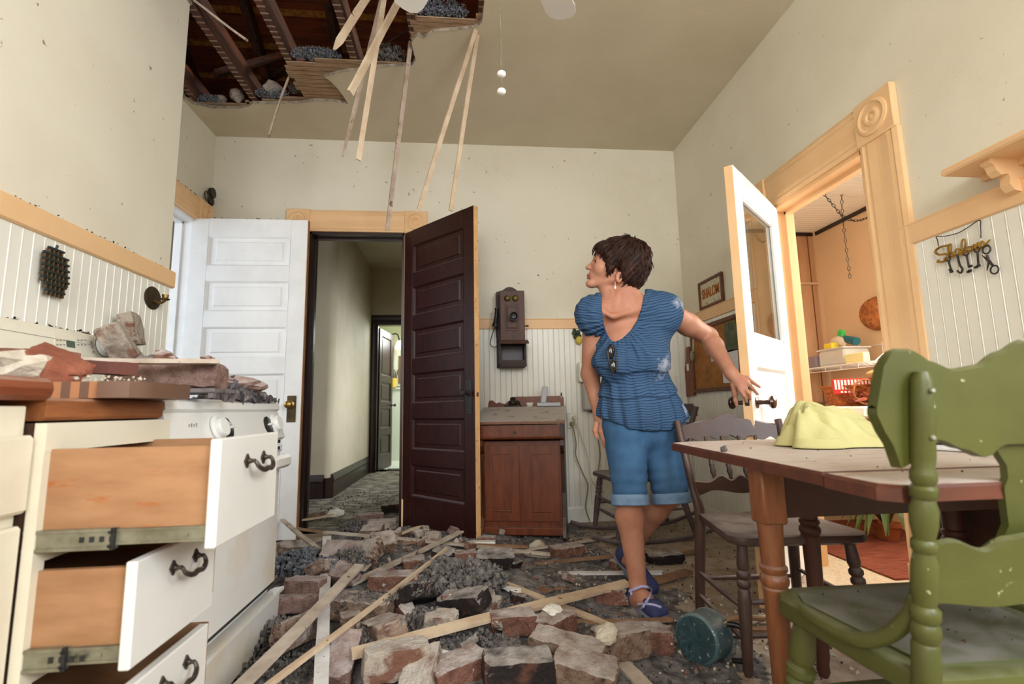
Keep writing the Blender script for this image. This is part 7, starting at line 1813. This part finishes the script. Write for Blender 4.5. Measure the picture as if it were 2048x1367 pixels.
# local +y = front (towards the left of the picture after rotation)
def rc(nm, mb): return obj(nm, mb, M['chairR'], RC, local=True)
rc('seat', seatslab(.44, .38, -.17, .23, .42, .034))
for sx in (-1, 1):
    mb = MB(); leg_turn(mb, (sx*.20,.22,.035), (sx*.185,.18,.39), .017); rc('leg', mb)
    mb = MB(); leg_turn(mb, (sx*.185,-.22,.035), (sx*.16,-.13,.39), .017); rc('leg', mb)
    mb = MB(); mb.tube(bez([(sx*.205,.36,.075),(sx*.202,.22,.028),(sx*.195,0,.014),(sx*.185,-.22,.03),(sx*.18,-.40,.09)], 8), .014, 8); rc('rocker', mb)
    mb = MB(); mb.tube(bez([(sx*.17,-.15,.40),(sx*.18,-.19,.6),(sx*.19,-.27,.86)], 6), .015, 10); rc('back_post', mb)
for z in (.16, .24):
    mb = MB(); mb.turned((-.19,.20,z), (.19,.20,z), [(0,.008),(.5,.011),(1,.008)], 10); rc('stretcher', mb)
for sx in (-1, 1):
    mb = MB(); mb.turned((sx*.192,.2,.2), (sx*.172,-.17,.2), [(0,.008),(.5,.011),(1,.008)], 10); rc('stretcher', mb)
for z, h_ in ((.60,.06), (.73,.06), (.84,.09)):
    mb = MB(); mb.box((0, -.19-(z-.6)*.31, z), (.36,.012,h_), eul(-.3,0,0), 0, .004); rc('back_slat', mb)
# ---------------------------------------------------------------- things on the table
def cloth():
    mb = MB(); Na, Nr = 84, 26; rows = []
    c = Vector((1.105, 1.42, TZ+.002)); pk = Vector((-.062, .0))
    rim = []
    for i in range(Na+1):
        a = 2*PI*i/Na
        rx = .168+.028*math.cos(a*3+.4)+.018*math.sin(a*7) + (.055 if math.cos(a) > .2 else 0); ry = .13+.02*math.sin(a*5)
        rim.append((math.cos(a)*rx, math.sin(a)*ry))
    for j in range(Nr+1):
        t = j/Nr; row = []
        for i in range(Na+1):
            a = 2*PI*i/Na; x = pk.x*(1-t)+rim[i % Na][0]*t; y = pk.y*(1-t)+rim[i % Na][1]*t
            h = .128*(1-t)**.95
            sh = math.exp(-((x-.08)/.07)**2-((y+.01)/.08)**2)*.055
            h = max(h, sh+.035*(1-t))
            h += (.030*(abs(math.sin(a*2.5+t*2.2+.8))-.5)+.020*(abs(math.sin(a*4.5-t*3))-.5)+.004*math.sin(a*17+t*9))*math.sin(min(1, t*1.15)*PI)**.8
            h += (abs(noise.noise(Vector((x*13+3, y*17, .5))))-.2)*.045*math.sin(min(1, t*1.1)*PI)
            if t > .86: h = max(h, .0)*(1-(t-.86)/.14)+.012*(1-(t-.86)/.14)
            row.append(c+Vector((x, y, max(h, .0)+.001)))
        rows.append(row)
    mb.grid(rows); return mb
M['cloth'] = mat('pale_yellow_linen', (196,190,136), .9, (186,180,126), 6, bump=.2, bs=200, spec=.1)
mb = cloth(); o = solo('cloth', mb, M['cloth'], 'crumpled pale yellow cloth tented over something on the table', 'cloth')
md = o.modifiers.new('thick', 'SOLIDIFY'); md.thickness = .0025; md.offset = 1
mb = MB(); mb.lathe([(.05,0),(.055,.004),(.085,.03),(.10,.052),(.098,.054),(.08,.03),(.05,.008),(0,.008)], (1.36, 1.28, TZ+.012), Z, 28)
solo('serving_bowl', mb, mat('grey_brown_stoneware', (150,136,122), .5), 'grey brown stoneware bowl on the table seen under the green chair\'s top rail', 'bowl')
mb = MB(); mb.box((1.33, 1.22, TZ+.005), (.22, .20, .006), RotZ(.3), 0, .001)
solo('paper_sheet', mb, M['paper'], 'white paper under the stoneware bowl on the table', 'paper')
mb = MB(); mb.lathe([(.0,.002),(.06,.004),(.10,.016),(.102,.018),(.06,.008),(0,.006)], (1.50, 1.36, TZ+.002), Z, 28)
solo('dinner_plate', mb, M['ceramic'], 'white plate behind the stoneware bowl on the table', 'plate')
rt = random.Random(31)
for i, (px, py, s) in enumerate(((1448,903,.010),)):
    p = oz(px, py, TZ); mb = MB(); mb.sphere((0,0,0), s, 8, 6); mb.v = [v*(1+.5*noise.noise(v*180)) for v in mb.v]; put('soot_lump', mb, M['insul'], (p.x, p.y, TZ+s*.7), eul(0,0,0), 'dark fluffy lump lying near the left corner of the table', 'soot lump')
def ontop(r, x0=.74, x1=1.6, y0=.78, y1=1.68): return r.uniform(x0,x1), r.uniform(y0,y1)
crumbs('table_crumbs', 60, ontop, .0015, .0045, M['bk_soot'], 'dark crumbs sprinkled on the table top', 61, hf=lambda x, y: TZ-.006)
crumbs('table_crumbs', 40, lambda r: (r.gauss(1.08,.08), r.gauss(1.22,.03)), .0015, .005, M['lump'], 'pale plaster crumbs in front of the yellow cloth on the table', 62, hf=lambda x, y: TZ-.006)
crumbs('seat_crumbs', 40, lambda r: (r.uniform(.74,1.04), r.uniform(.80,1.06)), .002, .005, M['bk_soot'], 'dark crumbs on the green chair\'s seat', 63, hf=lambda x, y: .4555)
# ---------------------------------------------------------------- clutter on the range and counter
B1 = oy(340,752,1.46)
put('brick', brickmesh(.27,.10,.068,101,0), M['bk_pink'], oy(340,751,1.45)+Vector((0,0,0)), eul(D(-6),D(2),D(6)), 'large dusty pink brick lying across the iron grate at the front of the range', 'brick')
gr = MB()
q = oy(392,787,1.47)
for dy in (-.07, 0, .07): gr.box((q.x, q.y+dy, .934), (.17,.012,.012), None, 0, .002)
for dx in (-.075, -.025, .025, .075): gr.box((q.x+dx, q.y, .934), (.012,.15,.012), None, 0, .002)
for dx in (-.075, .075):
    for dy in (-.065, .065): gr.box((q.x+dx, q.y+dy, .922), (.014,.014,.016))
solo('burner_grate', gr, mat('grey_iron_grate', (112,104,104), .6, (86,80,80), 20), 'grey iron burner grate under the dusty pink brick on the range', 'grate')
put('brick', brickmesh(.075,.11,.20,102,.0), M['bk_mort'], oy(258,700,1.86)+Vector((-.02,.0,.0)), eul(D(14),D(-30),D(20)), 'mortar coated brick leaning against the oven dial on the range', 'brick')
put('brick', brickmesh(.06,.09,.13,103,.1), M['bk_mort'], oz(263,659,1.225), eul(0,D(-12),D(10)), 'small pinkish brick standing on the top of the range\'s control panel', 'brick')
put('brick', brickmesh(.12,.10,.10,104,.4), mat('orange_red_terracotta', (150,90,68), .85, (122,68,50), 12, bump=.4), oy(104,757,1.12), eul(D(20),D(28),D(30)), 'orange red terracotta chunk on the edge of the cutting board', 'brick')
lump(38,743,.06,M['lump'],'whitish plaster chunk lying on the counter at the left edge',seed=9,Yfix=1.08,flat=.55)
lump(150,770,.03,M['lump'],'small cream plaster bit beside the terracotta chunk',seed=10,Yfix=1.14,flat=.6)
lump(296,727,.028,M['insul'],'round grey soot lump on the dusty pink brick',seed=11,Yfix=1.44,flat=.75)
lump(328,716,.03,M['bk_red'],'red brick bit behind the round soot lump on the range',seed=12,Yfix=1.50,flat=.8)
lump(418,722,.018,M['bk_red'],'tiny reddish bit at the right end of the plank on the range',seed=13,Yfix=1.45,flat=.8)
crumbs('plaster_crumbs', 60, lambda r: (r.uniform(-.98,-.69), r.uniform(1.08,1.16)), .003, .010, M['lump'], 'cream plaster crumbs along the edge of the cutting board', 71, hf=lambda x, y: .941)
a, b_ = oy(0,713,1.22), oy(436,726,1.40)
lathbar(a+(a-b_)*.1, b_, .045, .012, M['lathdusty'], 'thin dusty plank lying across the clutter on counter and range', 0, seed=41, name='wood_plank')
a, b_ = oy(0,726,1.12), oy(262,742,1.30)
lathbar(a+(a-b_)*.1, b_, .05, .03, mat('dark_red_board', (92,48,36), .7, (72,38,30), 8), 'dark red board lying under the thin plank on the counter', 0, seed=42, name='wood_plank')
a, b_ = oy(-20,706,1.30), oy(160,719,1.42)
lathbar(a, b_, .05, .03, mat('rusty_board', (124,80,60), .7, (98,60,46), 8), 'rusty brown board end behind the plank at the left edge', 0, seed=43, name='wood_plank')
mb = MB(); mb.tube(bez([oy(248,731,1.4), oy(264,720,1.42), oy(282,705,1.44)], 5), .0015, 5); solo('bent_nail', mb, M['oldiron'], 'thin bent wire sticking up beside the dusty pink brick', 'wire')
def pile(r):
    return r.gauss(-.80,.045), r.gauss(1.86,.09)
pr_ = lambda x, y: .918+.085*math.exp(-((x+.83)/.07)**2-((y-1.83)/.11)**2)*.8
r = random.Random(5); mb = MB()
for i in range(420):
    x, y = pile(r)
    if x > -.752: x = -.752-r.random()*.03
    z = .918+r.random()*(.078*math.exp(-((x+.82)/.07)**2-((y-1.83)/.12)**2)); s = r.uniform(.006,.02)
    R_ = eul(r.uniform(0,6), r.uniform(0,6), r.uniform(0,6)); mb.box((x, y, z), (s*2.2, s*.8, s*.6), R_)
o = obj('rubble_pile', mb, mat('grey_rubble_flakes', (98,92,94), .95, (60,56,58), 14, vary2=((170,160,156), 11.0, .6, .7)), fixn=False); set_props(o, 'pile of grey rubble flakes on the far front corner of the range', 'rubble', None, 'stuff')
c = oy(484,768,1.84); mb = MB(); mb.sphere((0,0,0), 1, 12, 8); mb.v = [Vector((p.x*.085, p.y*.06, p.z*.028))*(1+.3*noise.noise(p*2.1)) for p in mb.v]
put('plaster_slab', mb, M['bk_pink'], c, eul(0,.15,.2), 'pinkish plaster slab on top of the rubble pile on the range', 'plaster slab')
crumbs('soot_crumbs', 70, lambda r: (-1.40+r.uniform(-.03,.03), r.uniform(1.5,2.08)), .003, .012, M['bk_soot'], 'dark crumbs along the top edge of the range\'s control panel', 72, hf=lambda x, y: 1.166)
crumbs('soot_crumbs', 40, lambda r: (XN+r.uniform(.003,.022), r.uniform(1.6,2.5)), .003, .008, M['bk_soot'], 'dark crumbs along the peach rail over the range', 73, hf=lambda x, y: RZ1-.004)
crumbs('soot_crumbs', 30, lambda r: (r.uniform(-1.9,-1.2), 3.63+r.uniform(-.015,.015)), .003, .010, M['bk_soot'], 'dark crumbs along the top edge of the white door', 74, hf=lambda x, y: 2.284)
crumbs('soot_crumbs', 30, lambda r: (XL+r.uniform(.004,.02), r.uniform(3.2,3.78)), .003, .012, M['bk_soot'], 'dark crumbs along the top of the left door casing', 75, hf=lambda x, y: 2.452)
